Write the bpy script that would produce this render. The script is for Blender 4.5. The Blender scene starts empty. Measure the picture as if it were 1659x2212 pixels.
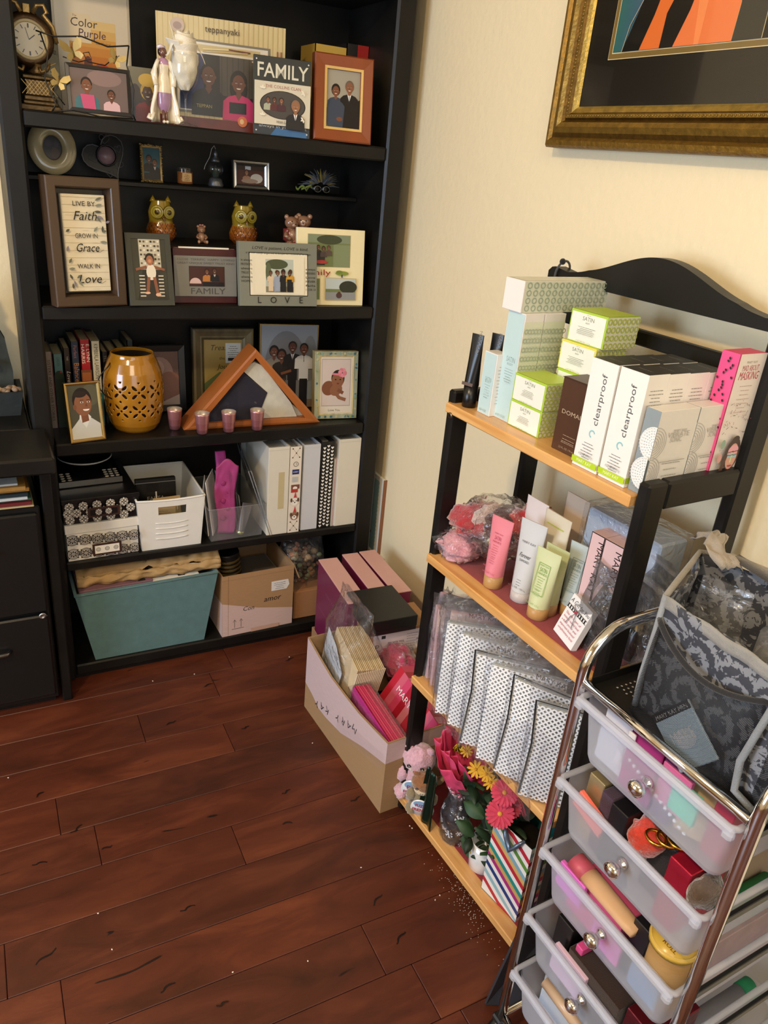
import bpy, bmesh, math, random
from math import sin, cos, pi, radians, sqrt, atan2, exp
from mathutils import Vector, Matrix, noise
random.seed(7)
sc = bpy.context.scene
COL = sc.collection
# ---------------------------------------------------------------- camera
CP = Vector((-.1308, -1.9582, 1.4382)); CPITCH, CYAW, CROLL, CF = .097285, .42841, .50672, 1652.31
CROLL, CPITCH, CYAW = .0973, .4284, .5067
_f = Vector((sin(CYAW)*cos(CPITCH), cos(CYAW)*cos(CPITCH), -sin(CPITCH)))
_r0 = Vector((cos(CYAW), -sin(CYAW), 0)); _u0 = _r0.cross(_f)
RT = _r0*cos(CROLL) + _u0*sin(CROLL); UP = -_r0*sin(CROLL) + _u0*cos(CROLL); FW = _f
cam_d = bpy.data.cameras.new('camera'); cam = bpy.data.objects.new('camera', cam_d); COL.objects.link(cam)
cam.matrix_world = Matrix(((RT.x, UP.x, -FW.x, CP.x), (RT.y, UP.y, -FW.y, CP.y), (RT.z, UP.z, -FW.z, CP.z), (0, 0, 0, 1)))
cam_d.sensor_fit = 'HORIZONTAL'; cam_d.sensor_width = 36; cam_d.lens = 36*CF/1659; cam_d.clip_start = .02
sc.camera = cam
sc.view_settings.view_transform = 'Standard'; sc.view_settings.look = 'None'
sc.view_settings.gamma = 1; sc.view_settings.use_curve_mapping = False
sc.view_settings.exposure = 0.0
# ---------------------------------------------------------------- light
w = bpy.data.worlds.new('world'); sc.world = w; w.use_nodes = True
w.node_tree.nodes['Background'].inputs[0].default_value = (.75, .85, 1, 1)
w.node_tree.nodes['Background'].inputs[1].default_value = .12
def area(name, loc, target, sx, sy, power, col, spread=180):
    l = bpy.data.lights.new(name, 'AREA'); l.shape = 'RECTANGLE'; l.size = sx; l.size_y = sy; l.energy = power; l.color = col
    l.spread = radians(spread)
    o = bpy.data.objects.new(name, l); COL.objects.link(o); o.location = loc
    o.rotation_euler = (Vector(target)-Vector(loc)).to_track_quat('-Z', 'Y').to_euler(); return o
# daylight through the window in the left wall, and the lit ceiling lamp, plus a bounce fill without a fixture
area('window_daylight', (-2.42, -1.35, 1.25), (1, -1.1, .7), 1.3, 1.2, 62, (.62, .78, 1.0))
area('window_daylight_rear', (-.2, -3.92, 1.45), (.3, 0, .6), 1.4, 1.1, 13, (.78, .88, 1.0))
area('ceiling_lamp_light', (-.95, -1.6, 2.44), (-.6, -1.0, 0), .16, .16, 41, (1, .74, .44))
area('ceiling_bounce_light', (-.4, -2.6, 2.40), (.2, -1.0, 0.6), .9, .9, 20, (1, .82, .58))
# ---------------------------------------------------------------- pixels of the photograph to points on real planes (camera known)
def ray(x, y): return FW + RT*((x-829.5)/CF) - UP*((y-1106)/CF)
def on(axis, v, x, y):
    d = ray(x, y); t = (v-CP[axis])/d[axis]; return CP + d*t
def onx(v, x, y): return on(0, v, x, y)
def ony(v, x, y): return on(1, v, x, y)
def onz(v, x, y): return on(2, v, x, y)
def x_at(px, y, z):     # world x on the line (y, z) that meets picture column px
    k = (px-829.5)/CF; n = RT - FW*k; return CP.x + (-(n.y*(y-CP.y)) - n.z*(z-CP.z))/n.x
def h_along(o, u, py):  # length along u from o until picture row py
    k = -(py-1106)/CF; n = UP - FW*k; return -(n.dot(o-CP))/n.dot(u)
def rotz_from(a, b): return atan2(b.y-a.y, b.x-a.x)
def TR(loc=(0, 0, 0), rx=0, ry=0, rz=0):
    return Matrix.Translation(Vector(loc)) @ Matrix.Rotation(rz, 4, 'Z') @ Matrix.Rotation(ry, 4, 'Y') @ Matrix.Rotation(rx, 4, 'X')
def stand(pL, yL, pR, yR, z, top, lean=0):
    """a flat thing standing on z: picture columns and depths of its bottom corners, row of its top-left corner"""
    a = Vector((x_at(pL, yL, z), yL, z)); b = Vector((x_at(pR, yR, z), yR, z))
    M = TR(a, rz=rotz_from(a, b)) @ Matrix.Rotation(-lean, 4, 'X')
    u = (M.to_3x3() @ Vector((0, 0, 1)))
    return M, (b-a).length, h_along(a, u, top)
def footed(A, B, z, top, lean=0, ry=0):
    """a box standing on z whose front bottom corners show at pixels A and B"""
    a = onz(z, *A); b = onz(z, *B)
    M = TR(a, rz=rotz_from(a, b)) @ Matrix.Rotation(ry, 4, 'Y') @ Matrix.Rotation(-lean, 4, 'X')
    return M, (b-a).length, h_along(a, M.to_3x3() @ Vector((0, 0, 1)), top)
# ---------------------------------------------------------------- colours and materials
def lin(c):
    if isinstance(c, str):
        c = c.lstrip('#'); c = c if len(c) == 6 else ''.join(x+x for x in c); c = tuple(int(c[i:i+2], 16)/255 for i in (0, 2, 4))
    return tuple((x/12.92 if x <= .04045 else ((x+.055)/1.055)**2.4) for x in c[:3]) + (1,)
MATS = {}
def nodes(name):
    m = bpy.data.materials.new(name); m.use_nodes = True; MATS[name] = m
    nt = m.node_tree; return m, nt, nt.nodes, nt.links, nt.nodes['Principled BSDF']
def colmat(name, rough=.5, metal=0, coat=0, bump=0, bscale=300, spec=.5, vary=.06, vscale=40, sheen=0, stretch=None, sss=0):
    """surface whose colour is the printed or dyed colour stored on the mesh, varied by noise"""
    m, nt, N, L, P = nodes(name)
    a = N.new('ShaderNodeAttribute'); a.attribute_name = 'Col'
    tc = N.new('ShaderNodeTexCoord'); mp = N.new('ShaderNodeMapping'); L.new(tc.outputs['Object'], mp.inputs[0])
    if stretch: mp.inputs['Scale'].default_value = stretch
    n = N.new('ShaderNodeTexNoise'); n.inputs['Scale'].default_value = vscale; n.inputs['Detail'].default_value = 4; L.new(mp.outputs[0], n.inputs[0])
    mr = N.new('ShaderNodeMapRange'); mr.inputs[3].default_value = 1-vary*2; mr.inputs[4].default_value = 1+vary*2; L.new(n.outputs[0], mr.inputs[0])
    mx = N.new('ShaderNodeMix'); mx.data_type = 'RGBA'; mx.blend_type = 'MULTIPLY'; mx.inputs[0].default_value = 1
    L.new(a.outputs['Color'], mx.inputs[6]); L.new(mr.outputs[0], mx.inputs[7]); L.new(mx.outputs[2], P.inputs['Base Color'])
    P.inputs['Roughness'].default_value = rough; P.inputs['Metallic'].default_value = metal
    P.inputs['Coat Weight'].default_value = coat; P.inputs['Coat Roughness'].default_value = .08
    P.inputs['Specular IOR Level'].default_value = spec; P.inputs['Sheen Weight'].default_value = sheen
    if bump:
        b = N.new('ShaderNodeTexNoise'); b.inputs['Scale'].default_value = bscale; b.inputs['Detail'].default_value = 3; L.new(mp.outputs[0], b.inputs[0])
        bp = N.new('ShaderNodeBump'); bp.inputs['Strength'].default_value = bump; bp.inputs['Distance'].default_value = .002; L.new(b.outputs[0], bp.inputs['Height']); L.new(bp.outputs[0], P.inputs['Normal'])
    return m
colmat('paper', .6, bump=.05, vary=.02)
colmat('print', .3, coat=.12, vary=.015)
colmat('carton', .42, coat=.08, vary=.015)
colmat('cardboard', .85, bump=.25, bscale=180, vary=.06, stretch=(1, 1, 12))
colmat('plastic', .3, vary=.02)
colmat('matte', .85, bump=.1, vary=.05)
colmat('ceramic', .18, coat=.9, bump=.12, bscale=25, vary=.18, vscale=25)
colmat('metal', .28, metal=1, vary=.05)
colmat('antique_metal', .4, metal=.7, bump=.6, bscale=120, vary=.3, vscale=70)
colmat('foil', .3, metal=.6, bump=.8, bscale=40, vary=.1)
colmat('wood', .4, coat=.15, bump=.08, bscale=60, vary=.12, vscale=14, stretch=(1, 1, .12))
colmat('leafpaint', .45, metal=.35, bump=.3, bscale=60, vary=.3, vscale=60, stretch=(1, 1, .2))
colmat('cloth', .95, bump=.5, bscale=500, vary=.1, sheen=.3)
colmat('plush', 1, bump=1, bscale=260, vary=.18, vscale=200, sheen=.8)
colmat('tissue', .6, bump=.6, bscale=35, vary=.1)
colmat('stone', .75, bump=.8, bscale=50, vary=.3, vscale=30)
colmat('petal', .6, vary=.1)
colmat('kraft', .75, bump=.5, bscale=22, vary=.1)
def black_paint():
    m, nt, N, L, P = nodes('black_paint')
    tc = N.new('ShaderNodeTexCoord'); n = N.new('ShaderNodeTexNoise'); n.inputs['Scale'].default_value = 9; n.inputs['Detail'].default_value = 6
    L.new(tc.outputs['Object'], n.inputs[0]); cr = N.new('ShaderNodeValToRGB')
    cr.color_ramp.elements[0].position = .35; cr.color_ramp.elements[0].color = (.0055, .005, .0045, 1); cr.color_ramp.elements[1].position = .7; cr.color_ramp.elements[1].color = (.011, .0095, .008, 1)
    L.new(n.outputs[0], cr.inputs[0]); L.new(cr.outputs[0], P.inputs['Base Color'])
    mr = N.new('ShaderNodeMapRange'); mr.inputs[3].default_value = .3; mr.inputs[4].default_value = .5; L.new(n.outputs[0], mr.inputs[0]); L.new(mr.outputs[0], P.inputs['Roughness']); P.inputs['Specular IOR Level'].default_value = .28
black_paint()
def wall_mat():
    m, nt, N, L, P = nodes('wall_paint')
    P.inputs['Base Color'].default_value = lin('#f0e0bb'); P.inputs['Roughness'].default_value = .7
    tc = N.new('ShaderNodeTexCoord'); n = N.new('ShaderNodeTexNoise'); n.inputs['Scale'].default_value = 55; n.inputs['Detail'].default_value = 3; L.new(tc.outputs['Object'], n.inputs[0])
    bp = N.new('ShaderNodeBump'); bp.inputs['Strength'].default_value = .35; bp.inputs['Distance'].default_value = .004; L.new(n.outputs[0], bp.inputs['Height']); L.new(bp.outputs[0], P.inputs['Normal'])
wall_mat()
def floor_mat():
    m, nt, N, L, P = nodes('hardwood')
    a = N.new('ShaderNodeAttribute'); a.attribute_name = 'Col'
    tc = N.new('ShaderNodeTexCoord'); mp = N.new('ShaderNodeMapping'); mp.inputs['Scale'].default_value = (1.8, 6, 1); L.new(tc.outputs['Object'], mp.inputs[0])
    ad = N.new('ShaderNodeVectorMath'); ad.operation = 'ADD'; L.new(mp.outputs[0], ad.inputs[0])
    sc_ = N.new('ShaderNodeVectorMath'); sc_.operation = 'SCALE'; sc_.inputs['Scale'].default_value = 60; L.new(a.outputs['Vector'], sc_.inputs[0]); L.new(sc_.outputs[0], ad.inputs[1])
    n1 = N.new('ShaderNodeTexNoise'); n1.inputs['Scale'].default_value = 2.2; n1.inputs['Detail'].default_value = 9; n1.inputs['Roughness'].default_value = .62; n1.inputs['Distortion'].default_value = .55; L.new(ad.outputs[0], n1.inputs[0])
    cr = N.new('ShaderNodeValToRGB'); E = cr.color_ramp.elements
    E[0].position = .24; E[0].color = lin('#3a190b'); E[1].position = .8; E[1].color = lin('#7a3e22')
    e = E.new(.5); e.color = lin('#582715'); L.new(n1.outputs[0], cr.inputs[0])
    mx = N.new('ShaderNodeMix'); mx.data_type = 'RGBA'; mx.blend_type = 'MULTIPLY'; mx.inputs[0].default_value = 1; L.new(cr.outputs[0], mx.inputs[6]); L.new(a.outputs['Color'], mx.inputs[7])
    # black grain checks: thin slashes
    mp2 = N.new('ShaderNodeMapping'); mp2.inputs['Scale'].default_value = (9, 42, 1); L.new(tc.outputs['Object'], mp2.inputs[0])
    vo = N.new('ShaderNodeTexNoise'); vo.inputs['Scale'].default_value = 1.1; vo.inputs['Detail'].default_value = 1; vo.inputs['Distortion'].default_value = 1.2; L.new(mp2.outputs[0], vo.inputs[0])
    c2 = N.new('ShaderNodeValToRGB'); c2.color_ramp.elements[0].position = .76; c2.color_ramp.elements[0].color = (1, 1, 1, 1); c2.color_ramp.elements[1].position = .80; c2.color_ramp.elements[1].color = (.12, .1, .1, 1)
    L.new(vo.outputs[0], c2.inputs[0])
    m2 = N.new('ShaderNodeMix'); m2.data_type = 'RGBA'; m2.blend_type = 'MULTIPLY'; m2.inputs[0].default_value = 1; L.new(mx.outputs[2], m2.inputs[6]); L.new(c2.outputs[0], m2.inputs[7])
    L.new(m2.outputs[2], P.inputs['Base Color'])
    mr = N.new('ShaderNodeMapRange'); mr.inputs[3].default_value = .36; mr.inputs[4].default_value = .55; L.new(n1.outputs[0], mr.inputs[0]); L.new(mr.outputs[0], P.inputs['Roughness'])
    bp = N.new('ShaderNodeBump'); bp.inputs['Strength'].default_value = .35; bp.inputs['Distance'].default_value = .004; L.new(n1.outputs[0], bp.inputs['Height']); L.new(bp.outputs[0], P.inputs['Normal'])
floor_mat()
def maple():
    m, nt, N, L, P = nodes('maple')
    tc = N.new('ShaderNodeTexCoord'); mp = N.new('ShaderNodeMapping'); mp.inputs['Scale'].default_value = (2, 30, 30); L.new(tc.outputs['Object'], mp.inputs[0])
    n = N.new('ShaderNodeTexNoise'); n.inputs['Scale'].default_value = 2; n.inputs['Detail'].default_value = 5; n.inputs['Distortion'].default_value = .6; L.new(mp.outputs[0], n.inputs[0])
    cr = N.new('ShaderNodeValToRGB'); cr.color_ramp.elements[0].position = .3; cr.color_ramp.elements[0].color = lin('#cf9350'); cr.color_ramp.elements[1].position = .7; cr.color_ramp.elements[1].color = lin('#e6b473')
    L.new(n.outputs[0], cr.inputs[0]); L.new(cr.outputs[0], P.inputs['Base Color']); P.inputs['Roughness'].default_value = .35; P.inputs['Coat Weight'].default_value = .3
maple()
def simple(name, c, rough, metal=0, **k):
    m, nt, N, L, P = nodes(name); P.inputs['Base Color'].default_value = lin(c); P.inputs['Roughness'].default_value = rough; P.inputs['Metallic'].default_value = metal
    tc = N.new('ShaderNodeTexCoord'); n = N.new('ShaderNodeTexNoise'); n.inputs['Scale'].default_value = k.get('s', 60); L.new(tc.outputs['Object'], n.inputs[0])
    mr = N.new('ShaderNodeMapRange'); mr.inputs[3].default_value = max(0, rough-.04); mr.inputs[4].default_value = rough+.06; L.new(n.outputs[0], mr.inputs[0]); L.new(mr.outputs[0], P.inputs['Roughness'])
    return m, nt, N, L, P
simple('chrome', '#e8e6e4', .08, 1)
simple('black_metal', '#101010', .35)
def clearmat(name, tint=(1, 1, 1), milk=.06, gloss=.9, rough=.06, bump=0, bscale=30, distort=0):
    """thin clear film or plastic: mostly see-through, glossy with Fresnel, slightly milky"""
    m = bpy.data.materials.new(name); m.use_nodes = True; MATS[name] = m; nt = m.node_tree; N = nt.nodes; L = nt.links; N.remove(N['Principled BSDF']); out = N['Material Output']
    t = N.new('ShaderNodeBsdfTransparent'); t.inputs[0].default_value = (*tint, 1)
    d = N.new('ShaderNodeBsdfDiffuse'); d.inputs[0].default_value = (.9, .9, .92, 1)
    tl = N.new('ShaderNodeBsdfTranslucent'); tl.inputs[0].default_value = (.9, .9, .92, 1); ds = N.new('ShaderNodeMixShader'); L.new(d.outputs[0], ds.inputs[1]); L.new(tl.outputs[0], ds.inputs[2])
    g = N.new('ShaderNodeBsdfGlossy'); g.inputs['Roughness'].default_value = rough
    m1 = N.new('ShaderNodeMixShader'); m1.inputs[0].default_value = milk; L.new(t.outputs[0], m1.inputs[1]); L.new(ds.outputs[0], m1.inputs[2])
    fr = N.new('ShaderNodeLayerWeight'); fr.inputs[0].default_value = .5; pw5 = N.new('ShaderNodeMath'); pw5.operation = 'POWER'; pw5.inputs[1].default_value = 4; L.new(fr.outputs['Facing'], pw5.inputs[0]); mu = N.new('ShaderNodeMath'); mu.operation = 'MULTIPLY_ADD'; mu.inputs[1].default_value = gloss*.8; mu.inputs[2].default_value = gloss*.05; L.new(pw5.outputs[0], mu.inputs[0])
    m2 = N.new('ShaderNodeMixShader'); mu.use_clamp = True; L.new(mu.outputs[0], m2.inputs[0]); L.new(m1.outputs[0], m2.inputs[1]); L.new(g.outputs[0], m2.inputs[2]); L.new(m2.outputs[0], out.inputs[0])
    tc = N.new('ShaderNodeTexCoord'); n = N.new('ShaderNodeTexNoise'); n.inputs['Scale'].default_value = bscale; n.inputs['Detail'].default_value = 4; n.inputs['Distortion'].default_value = 1; L.new(tc.outputs['Object'], n.inputs[0])
    if bump:
        bp = N.new('ShaderNodeBump'); bp.inputs['Strength'].default_value = bump; bp.inputs['Distance'].default_value = .01; L.new(n.outputs[0], bp.inputs['Height'])
        for q in (g, fr): L.new(bp.outputs[0], q.inputs['Normal'])
        mk = N.new('ShaderNodeMapRange'); mk.inputs[1].default_value = .4; mk.inputs[2].default_value = .75; mk.inputs[3].default_value = milk*.5; mk.inputs[4].default_value = milk*2.2; L.new(n.outputs[0], mk.inputs[0]); L.new(mk.outputs[0], m1.inputs[0])
    return m
clearmat('cellophane', (.98, .98, .99), .05, 1.3, .09, 1.0, 38)
clearmat('clear_plastic', (.93, .94, .95), .16, .9, .12)
clearmat('glass', (.95, .96, .96), .01, 1.0, .02)
clearmat('picture_glass', (1, 1, 1), .0, .55, .03)
clearmat('grey_film', (.6, .61, .63), .08, 1.0, .08, .8, 45)
def frosted():
    m = bpy.data.materials.new('frosted_plastic'); m.use_nodes = True; MATS['frosted_plastic'] = m; nt = m.node_tree; N = nt.nodes; L = nt.links; P = N['Principled BSDF']
    P.inputs['Base Color'].default_value = (.9, .92, .98, 1); P.inputs['Roughness'].default_value = .32; P.inputs['Subsurface Weight'].default_value = 0
    tl = N.new('ShaderNodeBsdfTranslucent'); tl.inputs[0].default_value = (.85, .87, .95, 1)
    rf = N.new('ShaderNodeBsdfRefraction'); rf.inputs['IOR'].default_value = 1.06; rf.inputs['Roughness'].default_value = .55; rf.inputs[0].default_value = (.95, .95, .98, 1)
    tc = N.new('ShaderNodeTexCoord'); n = N.new('ShaderNodeTexNoise'); n.inputs['Scale'].default_value = 6; L.new(tc.outputs['Object'], n.inputs[0])
    mr = N.new('ShaderNodeMapRange'); mr.inputs[3].default_value = .5; mr.inputs[4].default_value = .64; L.new(n.outputs[0], mr.inputs[0])
    a = N.new('ShaderNodeMixShader'); a.inputs[0].default_value = .35; L.new(P.outputs[0], a.inputs[1]); L.new(tl.outputs[0], a.inputs[2])
    b = N.new('ShaderNodeMixShader'); L.new(mr.outputs[0], b.inputs[0]); L.new(a.outputs[0], b.inputs[1]); L.new(rf.outputs[0], b.inputs[2]); L.new(b.outputs[0], N['Material Output'].inputs[0])
frosted()
def damask():
    m, nt, N, L, P = nodes('damask_cloth')
    tc = N.new('ShaderNodeTexCoord')
    mp = N.new('ShaderNodeMapping'); mp.inputs['Scale'].default_value = (16, 16, 16); L.new(tc.outputs['Object'], mp.inputs[0])
    n = N.new('ShaderNodeTexNoise'); n.inputs['Scale'].default_value = 3.2; n.inputs['Detail'].default_value = 2; n.inputs['Distortion'].default_value = 3.5; L.new(mp.outputs[0], n.inputs[0])
    v = N.new('ShaderNodeTexVoronoi'); v.inputs['Scale'].default_value = 1.1; v.inputs['Randomness'].default_value = .25; L.new(mp.outputs[0], v.inputs[0])
    w1 = N.new('ShaderNodeMath'); w1.operation = 'MULTIPLY'; w1.inputs[1].default_value = 22; L.new(v.outputs['Distance'], w1.inputs[0])
    s = N.new('ShaderNodeMath'); s.operation = 'SINE'; L.new(w1.outputs[0], s.inputs[0])
    k = N.new('ShaderNodeMath'); k.operation = 'MULTIPLY'; k.inputs[1].default_value = .16; L.new(s.outputs[0], k.inputs[0])
    ad = N.new('ShaderNodeMath'); ad.operation = 'ADD'; L.new(n.outputs[0], ad.inputs[0]); L.new(k.outputs[0], ad.inputs[1])
    cr = N.new('ShaderNodeValToRGB'); cr.color_ramp.elements[0].position = .50; cr.color_ramp.elements[0].color = lin('#3a3c44'); cr.color_ramp.elements[1].position = .54; cr.color_ramp.elements[1].color = lin('#80838a')
    L.new(ad.outputs[0], cr.inputs[0]); L.new(cr.outputs[0], P.inputs['Base Color']); P.inputs['Roughness'].default_value = .8
damask()
def netting(name, c, scale, line):
    m, nt, N, L, P = nodes(name); P.inputs['Base Color'].default_value = lin(c); P.inputs['Roughness'].default_value = .6
    uv = N.new('ShaderNodeUVMap'); sp = N.new('ShaderNodeSeparateXYZ'); L.new(uv.outputs[0], sp.inputs[0])
    outs = []
    for sgn in (1, -1):
        a = N.new('ShaderNodeMath'); a.operation = 'MULTIPLY'; a.inputs[1].default_value = scale; L.new(sp.outputs[0], a.inputs[0])
        b = N.new('ShaderNodeMath'); b.operation = 'MULTIPLY_ADD'; b.inputs[1].default_value = scale*sgn; L.new(sp.outputs[1], b.inputs[0]); L.new(a.outputs[0], b.inputs[2])
        f = N.new('ShaderNodeMath'); f.operation = 'FRACT'; L.new(b.outputs[0], f.inputs[0])
        g = N.new('ShaderNodeMath'); g.operation = 'LESS_THAN'; g.inputs[1].default_value = line; L.new(f.outputs[0], g.inputs[0]); outs.append(g)
    mx = N.new('ShaderNodeMath'); mx.operation = 'MAXIMUM'; L.new(outs[0].outputs[0], mx.inputs[0]); L.new(outs[1].outputs[0], mx.inputs[1]); L.new(mx.outputs[0], P.inputs['Alpha'])
netting('black_net', '#0c0d10', 52, .34)
netting('white_net', '#f4f6f8', 21, .44)
netting('dark_net', '#15161a', 200, .5)
# ---------------------------------------------------------------- mesh builder
TXT = {}
def glyphs(s, bold=0, shear=0):
    k = (s, bold, shear)
    if k not in TXT:
        c = bpy.data.curves.new('t', 'FONT'); c.body = s; c.resolution_u = 2; c.offset = bold; c.shear = shear
        o = bpy.data.objects.new('t', c); m = bpy.data.meshes.new_from_object(o)
        vs = [(v.co.x, v.co.y) for v in m.vertices]; fs = [tuple(p.vertices) for p in m.polygons]
        wd = max([v[0] for v in vs] or [1]); TXT[k] = (vs, fs, wd)
        bpy.data.objects.remove(o); bpy.data.curves.remove(c); bpy.data.meshes.remove(m)
    return TXT[k]
def C(c): return lin(c)
class B:
    def __init__(s): s.v = []; s.f = []; s.c = []; s.m = []; s.sm = []; s.uv = {}; s.M = Matrix(); s.mi = 0
    def add(s, vs, fs, col='#ffffff', sm=False):
        o = len(s.v); s.v += [s.M @ Vector(v) for v in vs]
        cl = None if callable(col) else (col if (isinstance(col, tuple) and len(col) == 4) else C(col))
        for i, f in enumerate(fs):
            s.f.append(tuple(o+j for j in f)); s.m.append(s.mi); s.sm.append(sm)
            s.c.append(cl if cl else C(col(i)))
        return o
    def box(s, a, b, col='#ffffff', bev=0, cols=None):
        x0, y0, z0 = a; x1, y1, z1 = b
        if bev:
            t = min(bev, abs(x1-x0)*.45, abs(y1-y0)*.45, abs(z1-z0)*.45)
            vs = []; idx = {}
            for i, X in enumerate((x0, x1)):
                for j, Y in enumerate((y0, y1)):
                    for k, Z in enumerate((z0, z1)):
                        sx, sy, sz = (1, -1)[i]*t, (1, -1)[j]*t, (1, -1)[k]*t
                        for ax, p in enumerate(((X, Y+sy, Z+sz), (X+sx, Y, Z+sz), (X+sx, Y+sy, Z))):
                            idx[(i, j, k, ax)] = len(vs); vs.append(p)
            F = []
            for ax in range(3):
                for sd in (0, 1):
                    q = [(0, 0), (1, 0), (1, 1), (0, 1)]
                    if sd == 0: q = q[::-1]
                    r = []
                    for u, w_ in q:
                        t3 = [0, 0, 0]; t3[ax] = sd; t3[(ax+1) % 3] = u; t3[(ax+2) % 3] = w_; r.append(idx[(*t3, ax)])
                    F.append(tuple(r))
            for ax in range(3):
                a1, a2 = (ax+1) % 3, (ax+2) % 3
                for u in (0, 1):
                    for w_ in (0, 1):
                        e = []
                        for q in (0, 1):
                            t3 = [0, 0, 0]; t3[ax] = q; t3[a1] = u; t3[a2] = w_; e.append(tuple(t3))
                        r = (idx[(*e[0], a1)], idx[(*e[1], a1)], idx[(*e[1], a2)], idx[(*e[0], a2)])
                        F.append(r if (u ^ w_) else r[::-1])
            for i in (0, 1):
                for j in (0, 1):
                    for k in (0, 1):
                        r = tuple(idx[(i, j, k, q)] for q in range(3)); F.append(r if (i+j+k) % 2 else r[::-1])
            return s.add(vs, F, col)
        vs = [(x, y, z) for x in (x0, x1) for y in (y0, y1) for z in (z0, z1)]
        F = [(0, 1, 3, 2), (4, 6, 7, 5), (0, 4, 5, 1), (2, 3, 7, 6), (0, 2, 6, 4), (1, 5, 7, 3)]
        if cols: return s.add(vs, F, lambda i: cols[i])      # order: left right front back bottom top
        return s.add(vs, F, col)
    def lathe(s, prof, col='#ffffff', n=24, c=(0, 0, 0), cols=None, sm=True, closed=False, sx=1, sy=1):
        vs = []; F = []
        for r, z in prof:
            for i in range(n):
                a = 2*pi*i/n; vs.append((c[0]+r*cos(a)*sx, c[1]+r*sin(a)*sy, c[2]+z))
        m = len(prof); fc = []
        for j in range(m-1):
            for i in range(n):
                k = (i+1) % n; F.append((j*n+i, j*n+k, (j+1)*n+k, (j+1)*n+i)); fc.append(cols[j] if cols else col)
        if prof[0][0] > 1e-6 and not closed: F.append(tuple(range(n))[::-1]); fc.append(fc[0])
        if prof[-1][0] > 1e-6 and not closed: F.append(tuple((m-1)*n+i for i in range(n))); fc.append(fc[-1])
        return s.add(vs, F, (lambda i: fc[i]), sm)
    def ball(s, c, r, col='#ffffff', nu=18, nv=10, amp=0, seed=0, fq=8, M=None):
        if not isinstance(r, (tuple, list)): r = (r, r, r)
        vs = []; F = []
        for j in range(nv+1):
            t = pi*j/nv
            for i in range(nu):
                a = 2*pi*i/nu; d = Vector((sin(t)*cos(a), sin(t)*sin(a), -cos(t)))
                k = 1
                if amp: k = 1+amp*noise.noise(Vector(d)*fq*.3+Vector((seed*3.1, seed*1.7, seed)))*1.6
                p = Vector((d.x*r[0]*k, d.y*r[1]*k, d.z*r[2]*k))
                if M: p = M @ p
                vs.append((c[0]+p.x, c[1]+p.y, c[2]+p.z))
        for j in range(nv):
            for i in range(nu):
                k = (i+1) % nu; F.append((j*nu+i, j*nu+k, (j+1)*nu+k, (j+1)*nu+i))
        return s.add(vs, F, col, True)
    def tube(s, pts, r, col='#ffffff', n=8, closed=False, caps=True):
        P_ = [Vector(p) for p in pts]; m = len(P_); rs = r if isinstance(r, (list, tuple)) else [r]*m
        tg = []
        for i in range(m):
            a = P_[(i-1) % m] if (closed or i > 0) else P_[i]; b = P_[(i+1) % m] if (closed or i < m-1) else P_[i]
            d = b-a; tg.append(d.normalized() if d.length > 1e-9 else Vector((0, 0, 1)))
        nrm = tg[0].orthogonal().normalized(); vs = []
        for i in range(m):
            nrm = (nrm - tg[i]*nrm.dot(tg[i])); nrm = nrm.normalized() if nrm.length > 1e-6 else tg[i].orthogonal().normalized()
            bn = tg[i].cross(nrm)
            for k in range(n):
                a = 2*pi*k/n; vs.append(P_[i]+(nrm*cos(a)+bn*sin(a))*rs[i])
        F = []
        for j in range(m if closed else m-1):
            for i in range(n):
                k = (i+1) % n; j2 = (j+1) % m; F.append((j*n+i, j*n+k, j2*n+k, j2*n+i))
        if not closed and caps: F.append(tuple(range(n))[::-1]); F.append(tuple((m-1)*n+i for i in range(n)))
        return s.add(vs, F, col, True)
    def prism(s, pts, z0, z1, col='#ffffff', top=None):
        """outline in local x,z; extruded in local y from z0 to z1"""
        n = len(pts); vs = [(p[0], z0, p[1]) for p in pts]+[(p[0], z1, p[1]) for p in pts]
        F = [tuple(range(n)), tuple(range(n, 2*n))[::-1]]+[(i, n+i, n+(i+1) % n, (i+1) % n) for i in range(n)]
        return s.add(vs, F, (lambda i: (top or col) if i == 0 else col) if top else col)
    def grid(s, fn, nu, nv, col='#ffffff', cu=False, sm=True, keep=None, uv=False):
        vs = [fn(i/nu, j/nv) for j in range(nv+1) for i in range(nu if cu else nu+1)]; W_ = nu if cu else nu+1
        F = []; cc = []; uvs = []
        for j in range(nv):
            for i in range(nu):
                k = (i+1) % W_ if cu else i+1
                if keep and not keep((i+.5)/nu, (j+.5)/nv): continue
                F.append((j*W_+i, j*W_+k, (j+1)*W_+k, (j+1)*W_+i)); cc.append(col((i+.5)/nu, (j+.5)/nv) if callable(col) else col)
                if uv: uvs.append(((i/nu*uv[0], j/nv*uv[1]), ((i+1)/nu*uv[0], j/nv*uv[1]), ((i+1)/nu*uv[0], (j+1)/nv*uv[1]), (i/nu*uv[0], (j+1)/nv*uv[1])))
        f0 = len(s.f); r = s.add(vs, F, (lambda i: cc[i]), sm)
        for q, t in enumerate(uvs): s.uv[f0+q] = t
        return r
    def mould(s, W_, H_, prof, col='#ffffff', cols=None, sm=False):
        """mitred picture moulding; prof = [(inset, forward)], front is local -y"""
        vs = []
        for ins, fwd in prof: vs += [(ins, -fwd, ins), (W_-ins, -fwd, ins), (W_-ins, -fwd, H_-ins), (ins, -fwd, H_-ins)]
        F = []; cc = []
        for j in range(len(prof)-1):
            for i in range(4):
                k = (i+1) % 4; F.append((j*4+i, j*4+k, (j+1)*4+k, (j+1)*4+i)); cc.append(cols[j] if cols else col)
        F.append((0, 3, 2, 1)); cc.append(cc[0])
        return s.add(vs, F, (lambda i: cc[i]), sm)
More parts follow.
